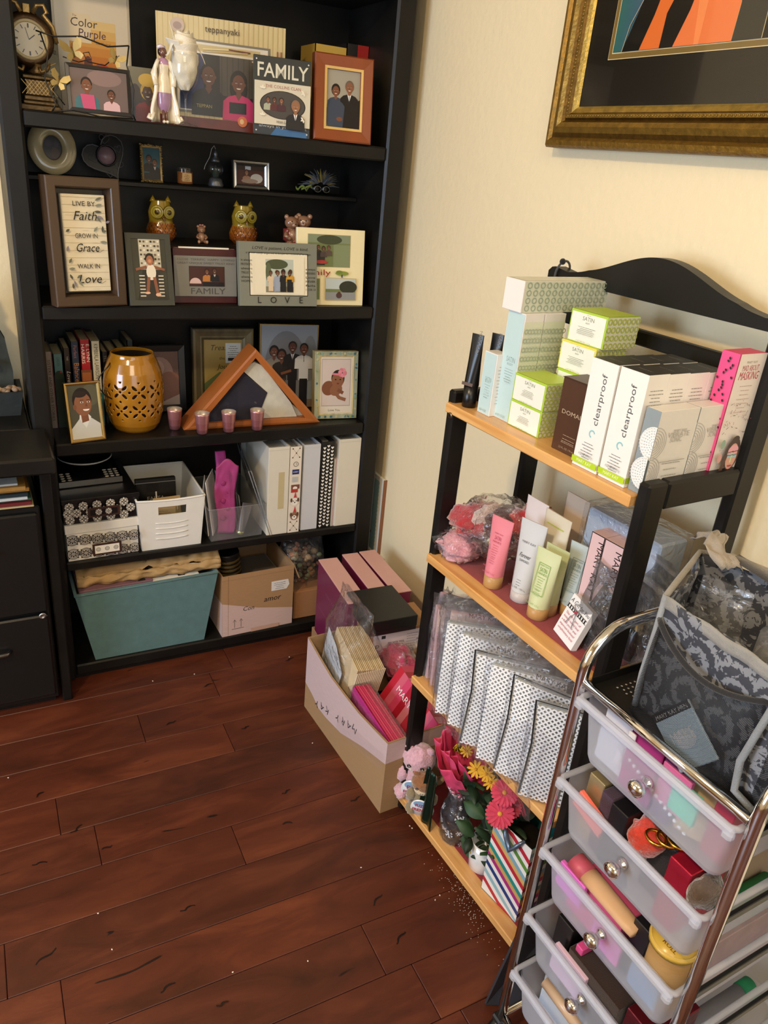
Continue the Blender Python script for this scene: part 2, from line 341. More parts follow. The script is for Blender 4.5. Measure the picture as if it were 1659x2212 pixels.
    def make(s, name, mats, parent=None, M=None, mod=None):
        me = bpy.data.meshes.new(name); me.from_pydata([tuple(v) for v in s.v], [], s.f)
        for mt in ([mats] if isinstance(mats, str) else mats): me.materials.append(MATS[mt])
        me.polygons.foreach_set('material_index', s.m); me.polygons.foreach_set('use_smooth', s.sm)
        at = me.color_attributes.new('Col', 'FLOAT_COLOR', 'CORNER'); buf = []
        for p in me.polygons: buf += list(s.c[p.index])*p.loop_total
        at.data.foreach_set('color', buf)
        if s.uv:
            ul = me.uv_layers.new(name='UVMap')
            for p in me.polygons:
                t = s.uv.get(p.index)
                if t:
                    for q, li in enumerate(p.loop_indices): ul.data[li].uv = t[q]
        me.update()
        o = bpy.data.objects.new(name, me); COL.objects.link(o)
        if parent is not None: o.parent = parent
        if M is not None: o.matrix_local = M
        if mod: mod(o)
        return o
class P:
    """drawing on a flat face of a builder: u right, v up, successive shapes lie a hair above each other"""
    def __init__(s, b, mp, w=1, h=1, l0=.0003, step=.00006): s.b = b; s.mp = mp; s.w = w; s.h = h; s.l = l0; s.st = step
    def add(s, pts, fs, col):
        s.l += s.st; s.b.add([s.mp(x, y, s.l) for x, y in pts], fs, col)
    def rect(s, x, y, w, h, col, rot=0):
        q = [(0, 0), (w, 0), (w, h), (0, h)]; c_, s_ = cos(rot), sin(rot)
        s.add([(x+a*c_-b*s_, y+a*s_+b*c_) for a, b in q], [(0, 1, 2, 3)], col)
    def poly(s, pts, col): s.add(pts, [tuple(range(len(pts)))], col)
    def ell(s, x, y, rx, ry, col, n=20, rot=0, a0=0, a1=2*pi):
        c_, s_ = cos(rot), sin(rot); q = []
        for i in range(n if a1-a0 > 6.2 else n+1):
            t = a0+(a1-a0)*i/n; a, b = rx*cos(t), ry*sin(t); q.append((x+a*c_-b*s_, y+a*s_+b*c_))
        s.poly(q, col)
    def ring(s, x, y, r, t, col, n=18, ry=None, a0=0, a1=2*pi):
        ry = ry or r; pts = []; full = a1-a0 > 6.2; m = n if full else n+1
        for i in range(m):
            a = a0+(a1-a0)*i/n; pts += [(x+r*cos(a), y+ry*sin(a)), (x+(r-t)*cos(a), y+(ry-t)*sin(a))]
        fs = [(2*i, 2*((i+1) % m), 2*((i+1) % m)+1, 2*i+1) for i in range(n)]
        s.add(pts, fs, col)
    def line(s, pts, t, col):
        v = []; f = []
        for i, (x, y) in enumerate(pts):
            a = pts[max(0, i-1)]; b = pts[min(len(pts)-1, i+1)]; dx, dy = b[0]-a[0], b[1]-a[1]; l = sqrt(dx*dx+dy*dy) or 1
            v += [(x-dy/l*t/2, y+dx/l*t/2), (x+dy/l*t/2, y-dx/l*t/2)]
            if i: f.append((2*i-2, 2*i-1, 2*i+1, 2*i))
        s.add(v, f, col)
    def leaf(s, x, y, l, w, rot, col):
        q = [(l*t, w*sin(pi*t)) for t in (0, .25, .5, .75, 1)]+[(l*t, -w*sin(pi*t)) for t in (.75, .5, .25)]; c_, s_ = cos(rot), sin(rot)
        s.poly([(x+a*c_-b*s_, y+a*s_+b*c_) for a, b in q], col)
    def text(s, t, x, y, h, col, anchor='c', rot=0, shear=0, bold=0, wfit=None, sx=1):
        vs, fs, wd = glyphs(t, bold, shear); k = h/.69; kx = k*sx
        if wfit: kx = wfit/wd
        ox = {'l': 0, 'c': -wd*kx/2, 'r': -wd*kx}[anchor]; c_, s_ = cos(rot), sin(rot)
        s.add([(x+(a*kx+ox)*c_-b*k*s_, y+(a*kx+ox)*s_+b*k*c_) for a, b in vs], fs, col)
    def smallprint(s, x, y, w, n, dy, th, col, anchor='c'):
        rnd = random.Random(int(x*9e4+y*7e4)+n)
        for i in range(n):
            ww = w*(.55+.45*rnd.random()); x0 = {'c': x-ww/2, 'l': x, 'r': x-ww}[anchor]; xx = x0
            while xx < x0+ww:
                q = min(th*(2+5*rnd.random()), x0+ww-xx+1e-6); s.rect(xx, y-i*dy, q, th, col); xx += q+th*.9
    def person(s, x, y, k, skin, hair, top, fem=False, smile=True, tie=None, long=False):
        """head-and-shoulders figure in a photo, head height k, chin at y"""
        if fem and long: s.ell(x, y+.2*k, .52*k, .75*k, hair)
        s.poly([(x-.95*k, y-1.5*k), (x+.95*k, y-1.5*k), (x+.9*k, y-.5*k), (x+.62*k, y-.25*k), (x+.2*k, y-.12*k), (x-.2*k, y-.12*k), (x-.62*k, y-.25*k), (x-.9*k, y-.5*k)], top)
        if tie: s.poly([(x-.2*k, y-.12*k), (x+.2*k, y-.12*k), (x, y-.8*k)], '#eeeeee'); s.rect(x-.03*k, y-.8*k, .06*k, .6*k, tie)
        else: s.poly([(x-.2*k, y-.12*k), (x+.2*k, y-.12*k), (x, y-.42*k)], skin)
        s.rect(x-.14*k, y-.2*k, .28*k, .35*k, skin)
        s.ell(x, y+.58*k, .44*k if not fem else .5*k, .52*k if not fem else .6*k, hair)
        s.ell(x, y+.46*k, .36*k, .48*k, skin)
        for e in (-1, 1):
            s.ell(x+e*.37*k, y+.44*k, .05*k, .09*k, skin, 8); s.ell(x+e*.14*k, y+.5*k, .055*k, .03*k, '#f0e8e0', 8); s.ell(x+e*.14*k, y+.5*k, .028*k, .03*k, '#1a0f0a', 8); s.rect(x+e*.14*k-.07*k, y+.57*k, .14*k, .018*k, hair)
        d = tuple(v*.6 for v in C(skin)[:3])+(1,); s.poly([(x-.05*k, y+.34*k), (x+.05*k, y+.34*k), (x, y+.48*k)], d)
        if smile: s.ell(x, y+.24*k, .13*k, .06*k, '#f4ece4', 10, a0=pi, a1=2*pi)
        else: s.rect(x-.08*k, y+.22*k, .16*k, .02*k, '#6a2f26')
def front(b, w=1, h=1, y=0, **k): return P(b, lambda u, v, l: (u, y-l, v), w, h, **k)
def rightf(b, x, d=1, h=1, **k): return P(b, lambda u, v, l: (x+l, u, v), d, h, **k)
def leftf(b, d, h=1, x=0, **k): return P(b, lambda u, v, l: (x-l, d-u, v), d, h, **k)
def topf(b, z, w=1, h=1, **k): return P(b, lambda u, v, l: (u, v, z+l), w, h, **k)
# ---------------------------------------------------------------- things
def tag(o, label, cat, group=None, kind=None):
    o['label'] = label; o['category'] = cat
    if group: o['group'] = group
    if kind: o['kind'] = kind
    return o
def thing(name, label, cat, M, group=None):
    o = bpy.data.objects.new(name, None); COL.objects.link(o); o.empty_display_size = .05; o.matrix_world = M
    return tag(o, label, cat, group)
def struct(o, label=None):
    o['kind'] = 'structure'
    if label: o['label'] = label
    return o
SK = ['#5a3423', '#6b4030', '#7d4d35', '#4a2a1c', '#8a5a40']; HR = '#15100e'
def solid(t):
    def f(o):
        m = o.modifiers.new('thick', 'SOLIDIFY'); m.thickness = t; m.offset = 0
    return f
def subs(n=1, t=0):
    def f(o):
        if t: m = o.modifiers.new('thick', 'SOLIDIFY'); m.thickness = t; m.offset = 0
        m = o.modifiers.new('smooth', 'SUBSURF'); m.levels = n; m.render_levels = n
    return f
def carton(name, label, cat, M, w, d, h, col, draw=None, group=None, mat='carton', cols=None, bev=.0006, parts=None):
    b = B()
    if cols: b.box((0, 0, 0), (w, d, h), cols=cols)
    else: b.box((0, 0, 0), (w, d, h), col, bev)
    if draw: draw(b)
    o = b.make(name, mat); o.matrix_world = M
    return tag(o, label, cat, group)
def picture(name, label, cat, M, W_, H_, prof, fcol, draw, fmat='wood', group=None, cols=None, dep=.012, photo_in=None, pcol='#888888', easel=True, pmat='print', glass=False, label_photo=None):
    """a picture frame standing at M; prof from outside to inside; draw(P, w, h) paints the photograph inside"""
    e = thing(name, label, cat, M, group)
    b = B(); b.mould(W_, H_, [(0, -dep)]+prof, fcol, cols); b.make('frame', fmat, e)
    i, fwd = prof[-1]; i2 = photo_in if photo_in is not None else i-.001
    b = B(); b.box((i2, -fwd-.0002, i2), (W_-i2, .004, H_-i2), pcol)
    p = P(b, lambda u, v, l: (i2+u, -fwd-.0002-l, i2+v), W_-2*i2, H_-2*i2); draw(p, W_-2*i2, H_-2*i2); b.make('photo', pmat, e)
    if easel:
        b = B(); y0 = dep; b.add([(W_*.35, y0, H_*.6), (W_*.65, y0, H_*.6), (W_*.7, y0+H_*.22, .002), (W_*.3, y0+H_*.22, .002)], [(0, 1, 2, 3)], '#1a1614'); b.make('easel_back', 'matte', e, mod=solid(.003))
    if glass:
        b = B(); b.add([(i, -fwd-.004, i), (W_-i, -fwd-.004, i), (W_-i, -fwd-.004, H_-i), (i, -fwd-.004, H_-i)], [(0, 1, 2, 3)]); b.make('glass', 'picture_glass', e)
    return e
def pouch(b, w, h, d, seed=0, amp=.004, top=.15, nu=28, nv=18, col='#ffffff', flare=1.1):
    """standing film bag: full at the bottom, pinched flat to a line at the top"""
    def fn(u, v):
        a = 2*pi*u; t = min(1, max(0, (v-(1-top-.35))/(.35+1e-6)))
        dd = d*(1-t)+.002*t; ww = w*(1+(flare-1)*v)
        ca, sa = cos(a), sin(a); x = (abs(ca)**.5)*(1 if ca > 0 else -1)*ww/2; y = (abs(sa)**.5)*(1 if sa > 0 else -1)*dd/2
        q = Vector((x*22, y*22+seed, v*h*22)); n = noise.noise_vector(q)*amp*(.4+1.2*v)
        z = v*h+n.z*.6
        if v > .99: z += noise.noise(Vector((x*30, seed, 0)))*.012
        return (x+n.x, y+n.y, max(0, z))
    b.grid(fn, nu, nv, col, cu=True)
# ================================================================ SETTING
def slab(name, a, b_, mat, label=None, col='#ffffff'):
    b = B(); b.box(a, b_, col); return struct(b.make(name, mat), label)
slab('wall_back', (-2.5, .3, 0), (.96, .42, 2.5), 'wall_paint')
slab('wall_right', (.96, -4, 0), (1.08, .42, 2.5), 'wall_paint')
b = B()   # left wall with a window opening
for a, c in (((-2.62, -4, 0), (-2.5, -2.1, 2.5)), ((-2.62, -.6, 0), (-2.5, .42, 2.5)), ((-2.62, -2.1, 0), (-2.5, -.6, .6)), ((-2.62, -2.1, 1.95), (-2.5, -.6, 2.5))): b.box(a, c)
struct(b.make('wall_left', 'wall_paint'))
b = B()
for a, c in (((-2.62, -4.12, 0), (-1, -4, 2.5)), ((.6, -4.12, 0), (1.08, -4, 2.5)), ((-1, -4.12, 0), (.6, -4, .85)), ((-1, -4.12, 2.05), (.6, -4, 2.5))): b.box(a, c)
struct(b.make('wall_front', 'wall_paint'))
slab('ceiling', (-2.62, -4.12, 2.5), (1.08, .42, 2.6), 'wall_paint')
def window(name, M, w_, h_):
    e = bpy.data.objects.new(name, None); COL.objects.link(e); e.matrix_world = M; struct(e)
    b = B()
    for a, c in (((0, 0, 0), (w_, .06, .05)), ((0, 0, h_-.05), (w_, .06, h_)), ((0, 0, 0), (.05, .06, h_)), ((w_-.05, 0, 0), (w_, .06, h_)), ((w_/2-.02, 0, 0), (w_/2+.02, .06, h_))): b.box(a, c, '#f2f0ea', .004)
    b.make('window_frame', 'plastic', e)
    b = B(); b.box((.04, .03, .04), (w_-.04, .034, h_-.04)); b.make('pane', 'glass', e)
window('window_1', TR((-2.53, -2.1, .6), rz=pi/2), 1.5, 1.35)
window('window_2', TR((.6, -4.03, .85), rz=pi), 1.6, 1.2)
# floor of hand-scraped planks running along the bookcase wall
b = B(); rnd = random.Random(3); pw = .1165; gap = .0006
known = {1: [.13], 2: [.336], 4: [-.031], 5: [.256], 6: [-.228], 7: [-.139], 8: [.428]}
for i in range(-6, 34):
    y1 = -.0925-(i-0)*pw; y0 = y1-pw
    js = [x for x in known.get(i, [rnd.uniform(-.6, .6)])]; x = js[0]; xs = [x]
    q = x
    while q > -2.5: q -= rnd.uniform(.7, 1.25); xs.append(q)
    q = x
    while q < .96: q += rnd.uniform(.7, 1.25); xs.append(q)
    xs = sorted(max(-2.5, min(.96, t)) for t in xs); xs = [-2.5]+[t for t in xs if -2.5 < t < .96]+[.96]
    for a, c in zip(xs, xs[1:]):
        if c-a < .01 or y0 < -4.05: continue
        y1c = min(y1, .3)
        if y0 > .3: continue
        g = rnd.uniform(.84, 1.08); r = rnd.uniform(.95, 1.05)
        b.box((a+gap, y0+gap, -.015), (c-gap, y1c-gap, 0), (min(1, .92*g*r), .92*g, .92*g/r, 1), .0012)
b.box((-2.5, -4, -.03), (.96, .3, -.012), (.05, .03, .02, 1))
pf = P(b, lambda u, v, l: (u, v, l), l0=.0002)
for px, py, L_, a_ in ((85, 1865, .030, -.1), (405, 1962, .030, .1), (100, 2066, .045, .45), (362, 2132, .032, .3), (815, 1943, .036, .5), (865, 2025, .036, .5), (232, 1831, .024, .1), (620, 1778, .026, -.2), (618, 1711, .022, .3), (768, 1727, .026, .25), (165, 1792, .028, .6), (86, 1716, .022, .6), (370, 1562, .03, .3), (450, 1480, .03, .2), (530, 1573, .02, .2), (480, 2170, .02, 0), (625, 1425, .028, .3)):
    q = onz(0, px, py); n_ = 8; pts = [(q.x+L_*(i/n_-.5)*cos(a_)-.0018*sin(i*1.1+px), q.y+L_*(i/n_-.5)*sin(a_)+.0022*sin(i*.9+px)) for i in range(n_+1)]
    pf.line(pts, .0028, (.06, .05, .05, 1)); pf.line(pts[2:7], .004, (.06, .05, .05, 1))
struct(b.make('floor', 'hardwood'))
slab('baseboard_right', (.948, -4, 0), (.96, .3, .085), 'paper', col='#efe6d4')
slab('baseboard_back', (-2.5, .288, 0), (-.055, .3, .085), 'paper', col='#efe6d4')
# lint and paper crumbs on the floor
b = B(); rnd = random.Random(5)
spots = [(885, 1785), (890, 1790), (330, 1472), (420, 1457), (625, 1420), (780, 1875), (503, 2101), (665, 2077), (212, 1974), (242, 2052), (18, 1681), (675, 1606), (950, 1935), (940, 1945)]
for s_ in spots:
    p = onz(0, *s_); b.ball((p.x, p.y, .0015), (.0022, .0014, .0014), '#e8dfd0', 6, 4, M=Matrix.Rotation(rnd.random()*3, 3, 'Z'))
for i in range(160):
    p = onz(0, 1000, 1925)+Vector((rnd.gauss(-.01, .016), rnd.gauss(-.03, .06), 0)); b.ball((p.x, p.y, .0008), (rnd.uniform(.0006, .0018), .0008, .0007), '#cdbfae', 5, 3)
tag(b.make('floor_lint', 'paper'), 'scattered white lint and paper crumbs on the wood floor', 'debris', kind='stuff')
# ceiling lamp (its light is set at the top)
b = B(); b.lathe([(.11, 0), (.12, .01), (.12, .04), (.03, .05)], '#f2efe8', 28); e = b.make('ceiling_lamp', 'plastic'); e.matrix_world = TR((-.95, -1.6, 2.45)); tag(e, 'round white lamp on the ceiling', 'lamp')

# ================================================================ BOOKCASE
W_B = .86; SH = dict(A=1.4708, C=1.0637, D=.7219, E=.3835, F=.0493)
bk = thing('bookcase', 'tall black wooden bookcase against the cream wall, packed with frames and boxes', 'bookcase', TR((0, 0, 0)))
for x0, x1 in ((-.045, 0), (W_B, W_B+.055)):
    b = B(); b.box((x0, 0, 0), (x1, .298, 2.05), bev=.006); b.make('side_panel', 'black_paint', bk)
b = B(); b.box((0, .287, .03), (W_B, .297, 2.03)); b.make('back_panel', 'black_paint', bk)
for k, z in SH.items():
    t = .034 if k != 'E' else .026
    b = B(); b.box((.0005, .001, z-t), (W_B-.0005, .286, z), bev=.004); b.make('shelf', 'black_paint', bk)
b = B(); b.box((.0005, .012, 0), (W_B-.0005, .03, SH['F']-.034)); b.make('plinth', 'black_paint', bk)
b = B(); b.box((.0005, .001, 1.80), (W_B-.0005, .286, 1.84), bev=.004); b.make('shelf', 'black_paint', bk)
b = B(); b.box((.0005, .16, 1.325), (W_B-.0005, .286, 1.337), bev=.002); b.make('riser_shelf', 'black_paint', bk)
ZR = 1.337; ZS = 1.197
b = B(); b.box((.2, .13, 1.065), (.86-.001, .286, ZS), bev=.002); tag(b.make('riser_box', 'black_paint'), 'long black riser block behind the frames, carrying the owl lanterns', 'riser')

# ---------------- desk, filing cabinet, fountain and papers at the left edge
ZT = .77
dk = thing('desk', 'black wooden desk top beside the left side of the bookcase', 'desk', TR((-1.3, -.214, 0)))
b = B(); b.box((0, 0, ZT-.04), (1.283, .21, ZT), bev=.005); b.box((0, .21, ZT-.04), (1.25, .505, ZT), bev=.004); b.make('desktop', 'black_paint', dk)
b = B(); b.box((1.254, .13, 0), (1.279, .212, ZT-.041), bev=.003); b.make('side_panel', 'black_paint', dk)
b = B(); b.box((0, .1, 0), (.03, .5, ZT-.041), bev=.003); b.make('side_panel', 'black_paint', dk)
fc = thing('filing_cabinet', 'black metal filing cabinet with a round silver lock, under the desk', 'filing cabinet', TR((-.478, -.085, 0)))
b = B(); b.box((0, 0, .02), (.425, .36, .60), bev=.004); b.make('body', 'black_metal', fc)
b = B(); b.box((.01, .02, 0), (.415, .34, .02)); b.make('base', 'black_metal', fc)
for z0, z1 in ((.305, .585), (.04, .295)):
    b = B(); b.box((.008, -.014, z0), (.417, -.0005, z1), bev=.004); d = b.make('drawer', 'black_metal', fc)
    b = B(); b.tube([(.20, -.015, z1-.09), (.21, -.03, z1-.09), (.31, -.03, z1-.09), (.32, -.015, z1-.09)], .006, '#8a8a8c', 8); b.make('handle', 'metal', d)
p = ony(-.1, 92, 1330)
b = B(); b.M = TR((p.x+.478, -.0145, p.z), rx=pi/2); b.lathe([(.009, 0), (.009, .003), (.005, .005), (.004, .003), (0, .003)], '#b8b8b8', 20); d = b.make('lock', 'metal', fc); d['label'] = 'round silver key lock'
zz = .6005
for i, (n, c, th, lab) in enumerate((('folder', '#d8c08c', .004, 'tan folder at the bottom of the paper stack on the cabinet'), ('folder', '#7a1f24', .008, 'dark red folder low in the paper stack on the cabinet'), ('folder', '#3b6a57', .006, 'green folder in the middle of the paper stack on the cabinet'), ('notepad', '#dfe3e2', .007, 'white pad of paper in the paper stack on the cabinet'), ('folder', '#1d3036', .008, 'dark blue folder below the envelopes on the cabinet'), ('envelope', '#b9853a', .010, 'brown padded envelope near the top of the paper stack'), ('envelope', '#c08f45', .010, 'crumpled tan envelope, second from the top of the paper stack'), ('envelope', '#cfd2d4', .005, 'pale grey envelope on top of the paper stack'))):
    b = B(); dx = (0, -.004, -.004, -.012, -.01, -.006, -.014, -.03)[i]
    b.grid(lambda u, v: (u*.3, v*.22, th*.5+.001*sin(u*9+i)*0), 1, 1, c); b.v.clear(); b.f.clear(); b.c.clear(); b.m.clear(); b.sm.clear()
    b.box((0, 0, 0), (.31, .24, th), c, .001); o = b.make(n, 'kraft' if n == 'envelope' else 'paper'); o.matrix_world = TR((-.375+dx, -.09+.006*(i % 3), zz), rz=radians((.6, -.8, .4, 1.2, -.5, 1.5, -1, .3)[i])*.4); tag(o, lab, n, 'papers on the filing cabinet'); zz += th+.0006
ft = thing('tabletop_fountain', 'dark slate tabletop fountain with pebbles on the desk', 'fountain', TR((-.15, .16, ZT+.0005)))
b = B(); s_ = [(-.085, -.055), (.085, -.055), (.085, .055), (-.085, .055)]; t_ = [(x*1.12, y*1.15) for x, y in s_]
b.add([(x, y, 0) for x, y in s_]+[(x, y, .062) for x, y in t_]+[(x*.9, y*.88, .062) for x, y in t_]+[(x*.85, y*.8, .045) for x, y in t_], [(0, 3, 2, 1)]+[(i, (i+1) % 4, 4+(i+1) % 4, 4+i) for i in range(4)]+[(4+i, 4+(i+1) % 4, 8+(i+1) % 4, 8+i) for i in range(4)]+[(8+i, 8+(i+1) % 4, 12+(i+1) % 4, 12+i) for i in range(4)]+[(12, 13, 14, 15)], '#20272a'); b.make('basin', 'stone', ft)
b = B(); pr = [(-.09, .05), (.078, .05), (.08, .1), (.074, .14), (.07, .18), (.055, .215), (.045, .25), (.028, .265), (.02, .29), (-.09, .3)]
b.prism(pr, .0, .035, '#2e3432'); b.prism([(-.02, .28), (.012, .28), (.022, .31), (.012, .345), (-.01, .35), (-.03, .33)], .005, .03, '#4a4038')
for z in (.12, .2): b.box((-.04, -.03, z), (.045, .01, z+.014), '#3c423f', .004)
b.make('slate', 'stone', ft)
rnd = random.Random(2)
for i in range(46):
    b = B(); b.ball((0, 0, 0), (rnd.uniform(.008, .012), rnd.uniform(.006, .009), .006), rnd.choice(['#b79a7c', '#8d7866', '#d0b795', '#a08874', '#c9a06c', '#7f6f63']), 10, 6)
    o = b.make('pebble', 'matte', ft); o.matrix_local = TR((rnd.uniform(-.085, .088), rnd.uniform(-.055, -.012), .058+rnd.uniform(0, .01)), rz=rnd.random()*3)

# ================================================================ FRAMED PICTURE ON THE RIGHT WALL
zb = 1.493; ya = -.575
Mw = TR((.935, ya, zb), rz=-pi/2)
pic = thing('framed_painting', 'large gold framed painting with black mat on the cream wall', 'painting', Mw)
b = B(); Wp, Hp = 1.0, .8
b.mould(Wp, Hp, [(0, -.022), (0, .008), (.004, .014), (.012, .016), (.018, .011), (.026, .015), (.036, .019), (.044, .015), (.048, .009), (.052, .012), (.058, .012), (.061, .007), (.068, .004), (.072, .0)], '#88692a', cols=['#664a1a', '#7a5b20', '#93712e', '#7a5b20', '#664a1a', '#8f6f2e', '#88692a', '#664a1a', '#523a13', '#8f7132', '#664a1a', '#a0823c', '#b1974a'])
for i in range(120):
    b.ball((.055, -.0125, .06+i*.006), .0019, '#a28745', 5, 3)
    b.ball((.06+i*.0072, -.0125, .055), .0019, '#947635', 5, 3)
b.make('frame', 'antique_metal', pic)
b = B(); b.box((.068, .001, .068), (Wp-.068, .012, Hp-.068), '#15120f')
b.make('mat_board', 'print', pic)
b = B(); b.box((.068+.062, -.0005, .068+.078), (Wp-.13, .0008, Hp-.13), '#e2cd9a')
p = P(b, lambda u, v, l: (.13+u, -.0005-l, .146+v), .74, .5); w2, h2 = .74, .524
p.rect(.0012, .0012, w2-.0024, h2-.0024, '#7c6434'); p.rect(.009, .009, w2-.018, h2-.018, '#e2cd9a'); p.rect(.0105, .0105, w2-.021, h2-.021, '#2b4a66')
N_ = 14
for i in range(N_):
    t = i/N_; c = tuple(a*(1-t)+d*t for a, d in zip((.03, .13, .12), (.06, .09, .2))) + (1,); p.rect(.0105+i*.006, .0105, .0061, h2-.021, c)
for i in range(20):
    t = i/20; p.poly([(.30+t*.4, .0105), (.325+t*.4, .0105), (.34+t*.36, h2-.0105), (.31+t*.36, h2-.0105)], ['#3a4a72', '#41506e', '#2f4480', '#525872', '#39475c'][i % 5])
p.poly([(.035, .0105), (.07, .09), (.09, .14), (.08, .2), (.15, h2-.012), (.36, h2-.012), (.32, .22), (.33, .16), (.35, .09), (.35, .0105)], '#0c0a0a')
p.line([(.035, .0105), (.045, .05), (.07, .09), (.085, .12)], .0014, '#b9ac90')
p.poly([(.09, .13), (.115, .15), (.15, .17), (.19, .26), (.10, .24), (.1, .2)], '#8f3f74'); p.line([(.085, .125), (.11, .15), (.155, .175)], .0012, '#c9a86a')
p.poly([(.078, .0105), (.10, .06), (.113, .1), (.13, .135), (.15, .19), (.165, .17), (.168, .14), (.15, .1), (.128, .06), (.125, .0105)], '#e0702f')
p.poly([(.155, .0105), (.178, .06), (.19, .1), (.21, .15), (.23, .22), (.26, .22), (.258, .15), (.27, .1), (.278, .06), (.275, .0105)], '#e87a42')
p.poly([(.19, .1), (.2, .0105), (.21, .0105), (.215, .16)], '#f08d52')
p.line([(.275, .0105), (.278, .06), (.27, .1), (.258, .15), (.26, .22)], .0012, '#c9a86a')
p.poly([(.275, .0105), (.278, .06), (.27, .1), (.258, .15), (.262, .22), (.31, .22), (.312, .13), (.33, .08), (.33, .0105)], '#2c2b25')
p.line([(.33, .0105), (.33, .08), (.312, .13), (.31, .2)], .0012, '#c9b98a')
b.make('painted_panel', 'print', pic)
b = B(); b.add([(.07, -.006, .07), (Wp-.07, -.006, .07), (Wp-.07, -.006, Hp-.07), (.07, -.006, Hp-.07)], [(0, 1, 2, 3)]); b.make('glass', 'picture_glass', pic)
# ================================================================ SHELF A (top shelf in view)
A = SH['A']+.0004
def at_y(px, y, z): return Vector((x_at(px, y, z), y, z))
# ornate mantel clock on a pedestal
o = at_y(88, .13, A)
ck = thing('mantel_clock', 'ornate bronze round clock on a square pedestal at the left end of the top shelf', 'clock', TR(o))
b = B()
for z0, z1, h_ in ((0, .012, .042), (.012, .02, .036), (.02, .03, .033), (.03, .062, .028), (.062, .07, .033)): b.box((-h_, -h_*.7, z0), (h_, h_*.7, z1), '#6d5738', .002)
p = front(b, y=-.0197)
for i in range(-3, 4): p.line([(i*.008-.012, .032), (i*.008+.012, .06)], .0012, '#b79a62'); p.line([(i*.008+.012, .032), (i*.008-.012, .06)], .0012, '#b79a62')
b.lathe([(.012, .07), (.02, .076), (.01, .084), (.014, .092)], '#7a6240', 16); b.make('pedestal', 'antique_metal', ck)
cz = .137
b = B(); b.M = TR((-.012, 0, cz), rx=pi/2); b.lathe([(.001, -.02), (.045, -.018), (.053, -.008), (.054, .004), (.048, .012), (.04, .014), (.036, .012)], '#4a3620', 36)
for sgn in (-1, 1):
    b.M = TR((-.012, 0, cz)); b.tube([(sgn*.012, -.008, .05), (sgn*.02, -.01, .066), (sgn*.034, -.01, .068), (sgn*.04, -.01, .055), (sgn*.032, -.01, .05), (sgn*.05, -.01, .03), (sgn*.056, -.01, .0)], .0045, '#b29662', 8)
    b.tube([(sgn*.04, -.006, -.04), (sgn*.03, -.012, -.055), (sgn*.018, -.012, -.06), (sgn*.016, -.012, -.05)], .004, '#8f7444', 8)
b.box((-.008, -.008, .048), (.008, .006, .068), '#a58a58', .002); b.make('case', 'antique_metal', ck)
b = B(); b.M = TR((-.012, -.0125, cz), rx=pi/2); b.lathe([(0, 0), (.034, 0)], '#e6ddc4', 32, closed=True); b.lathe([(.032, 0), (.037, .004), (.039, 0)], '#c6b688', 32, closed=True)
p = P(b, lambda u, v, l: (u, v, l), l0=.0004)
for i in range(12):
    a = pi/2-i*pi/6; r1 = .022; p.line([(r1*cos(a), r1*sin(a)), (.030*cos(a), .030*sin(a))], .0016 if i % 3 else .0028, '#2b231a')
p.line([(0, 0), (.012, .010)], .0015, '#14100c'); p.line([(0, 0), (-.006, .022)], .0011, '#14100c'); b.make('dial', 'print', ck)
# white-matted musical poster in a frame
M, w_, h_ = stand(128, .235, 272, .235, A, -20, 0)
h_ = .30
def dr(p, w, h):
    p.rect(w*.18, h*.06, w*.64, h*.62, '#c9762b')
    for i in range(10): p.rect(w*.18, h*(.06+.062*i), w*.64, h*.063, ['#7c2f1c', '#8f3a1f', '#a84a22', '#bf5e25', '#c96f28', '#d3822f', '#dc963c', '#e3aa4e', '#ecc377', '#f1d69a'][i])
    p.poly([(w*.2, h*.06), (w*.4, h*.3), (w*.55, h*.26), (w*.5, h*.06)], '#8d4a63'); p.ell(w*.6, h*.3, w*.14, h*.09, '#c2452a', rot=-.3); p.ell(w*.42, h*.36, w*.06, h*.07, '#6a3527')
    p.rect(w*.18, h*.52, w*.3, h*.2, '#efe3cb')
    p.text('The', w*.24, h*.695, .004, '#5a3a30', 'l'); p.text('Color', w*.2, h*.63, .017, '#3a2a26', 'l', shear=.1); p.text('Purple', w*.3, h*.56, .0165, '#4b2a4a', 'l', shear=.1); p.text('the Musical', w*.54, h*.52, .005, '#3a2a26', 'l')
picture('framed_poster', 'white-matted musical poster standing behind the clock and wire photo frame', 'poster', M, w_*1.12, h_, [(0, .004), (.004, .005), (.006, .003)], '#d8d2c4', dr, easel=False, pcol='#ece6da', dep=.008)
# live / love slate plaque
M, w_, h_ = stand(97, .115, 137, .115, A, 80, .05)
b = B(); b.box((0, 0, 0), (w_, .008, h_), '#57574f', .001); p = front(b); p.text('Live', w_/2, h_*.80, .012, '#1c1b18', shear=.2); p.text('LOVE', w_*.6, h_*.40, .012, '#1c1b18'); p.line([(w_*.2, h_*.6), (w_*.8, h_*.68)], .001, '#b79a52')
for i in range(5): p.ell(w_*(.2+.15*i), h_*.55, .004, .007, '#7a7a6e', rot=i)
o = b.make('word_plaque', 'stone'); o.matrix_world = M; tag(o, 'grey slate plaque lettered Live and Love behind the butterfly wire frame', 'plaque')
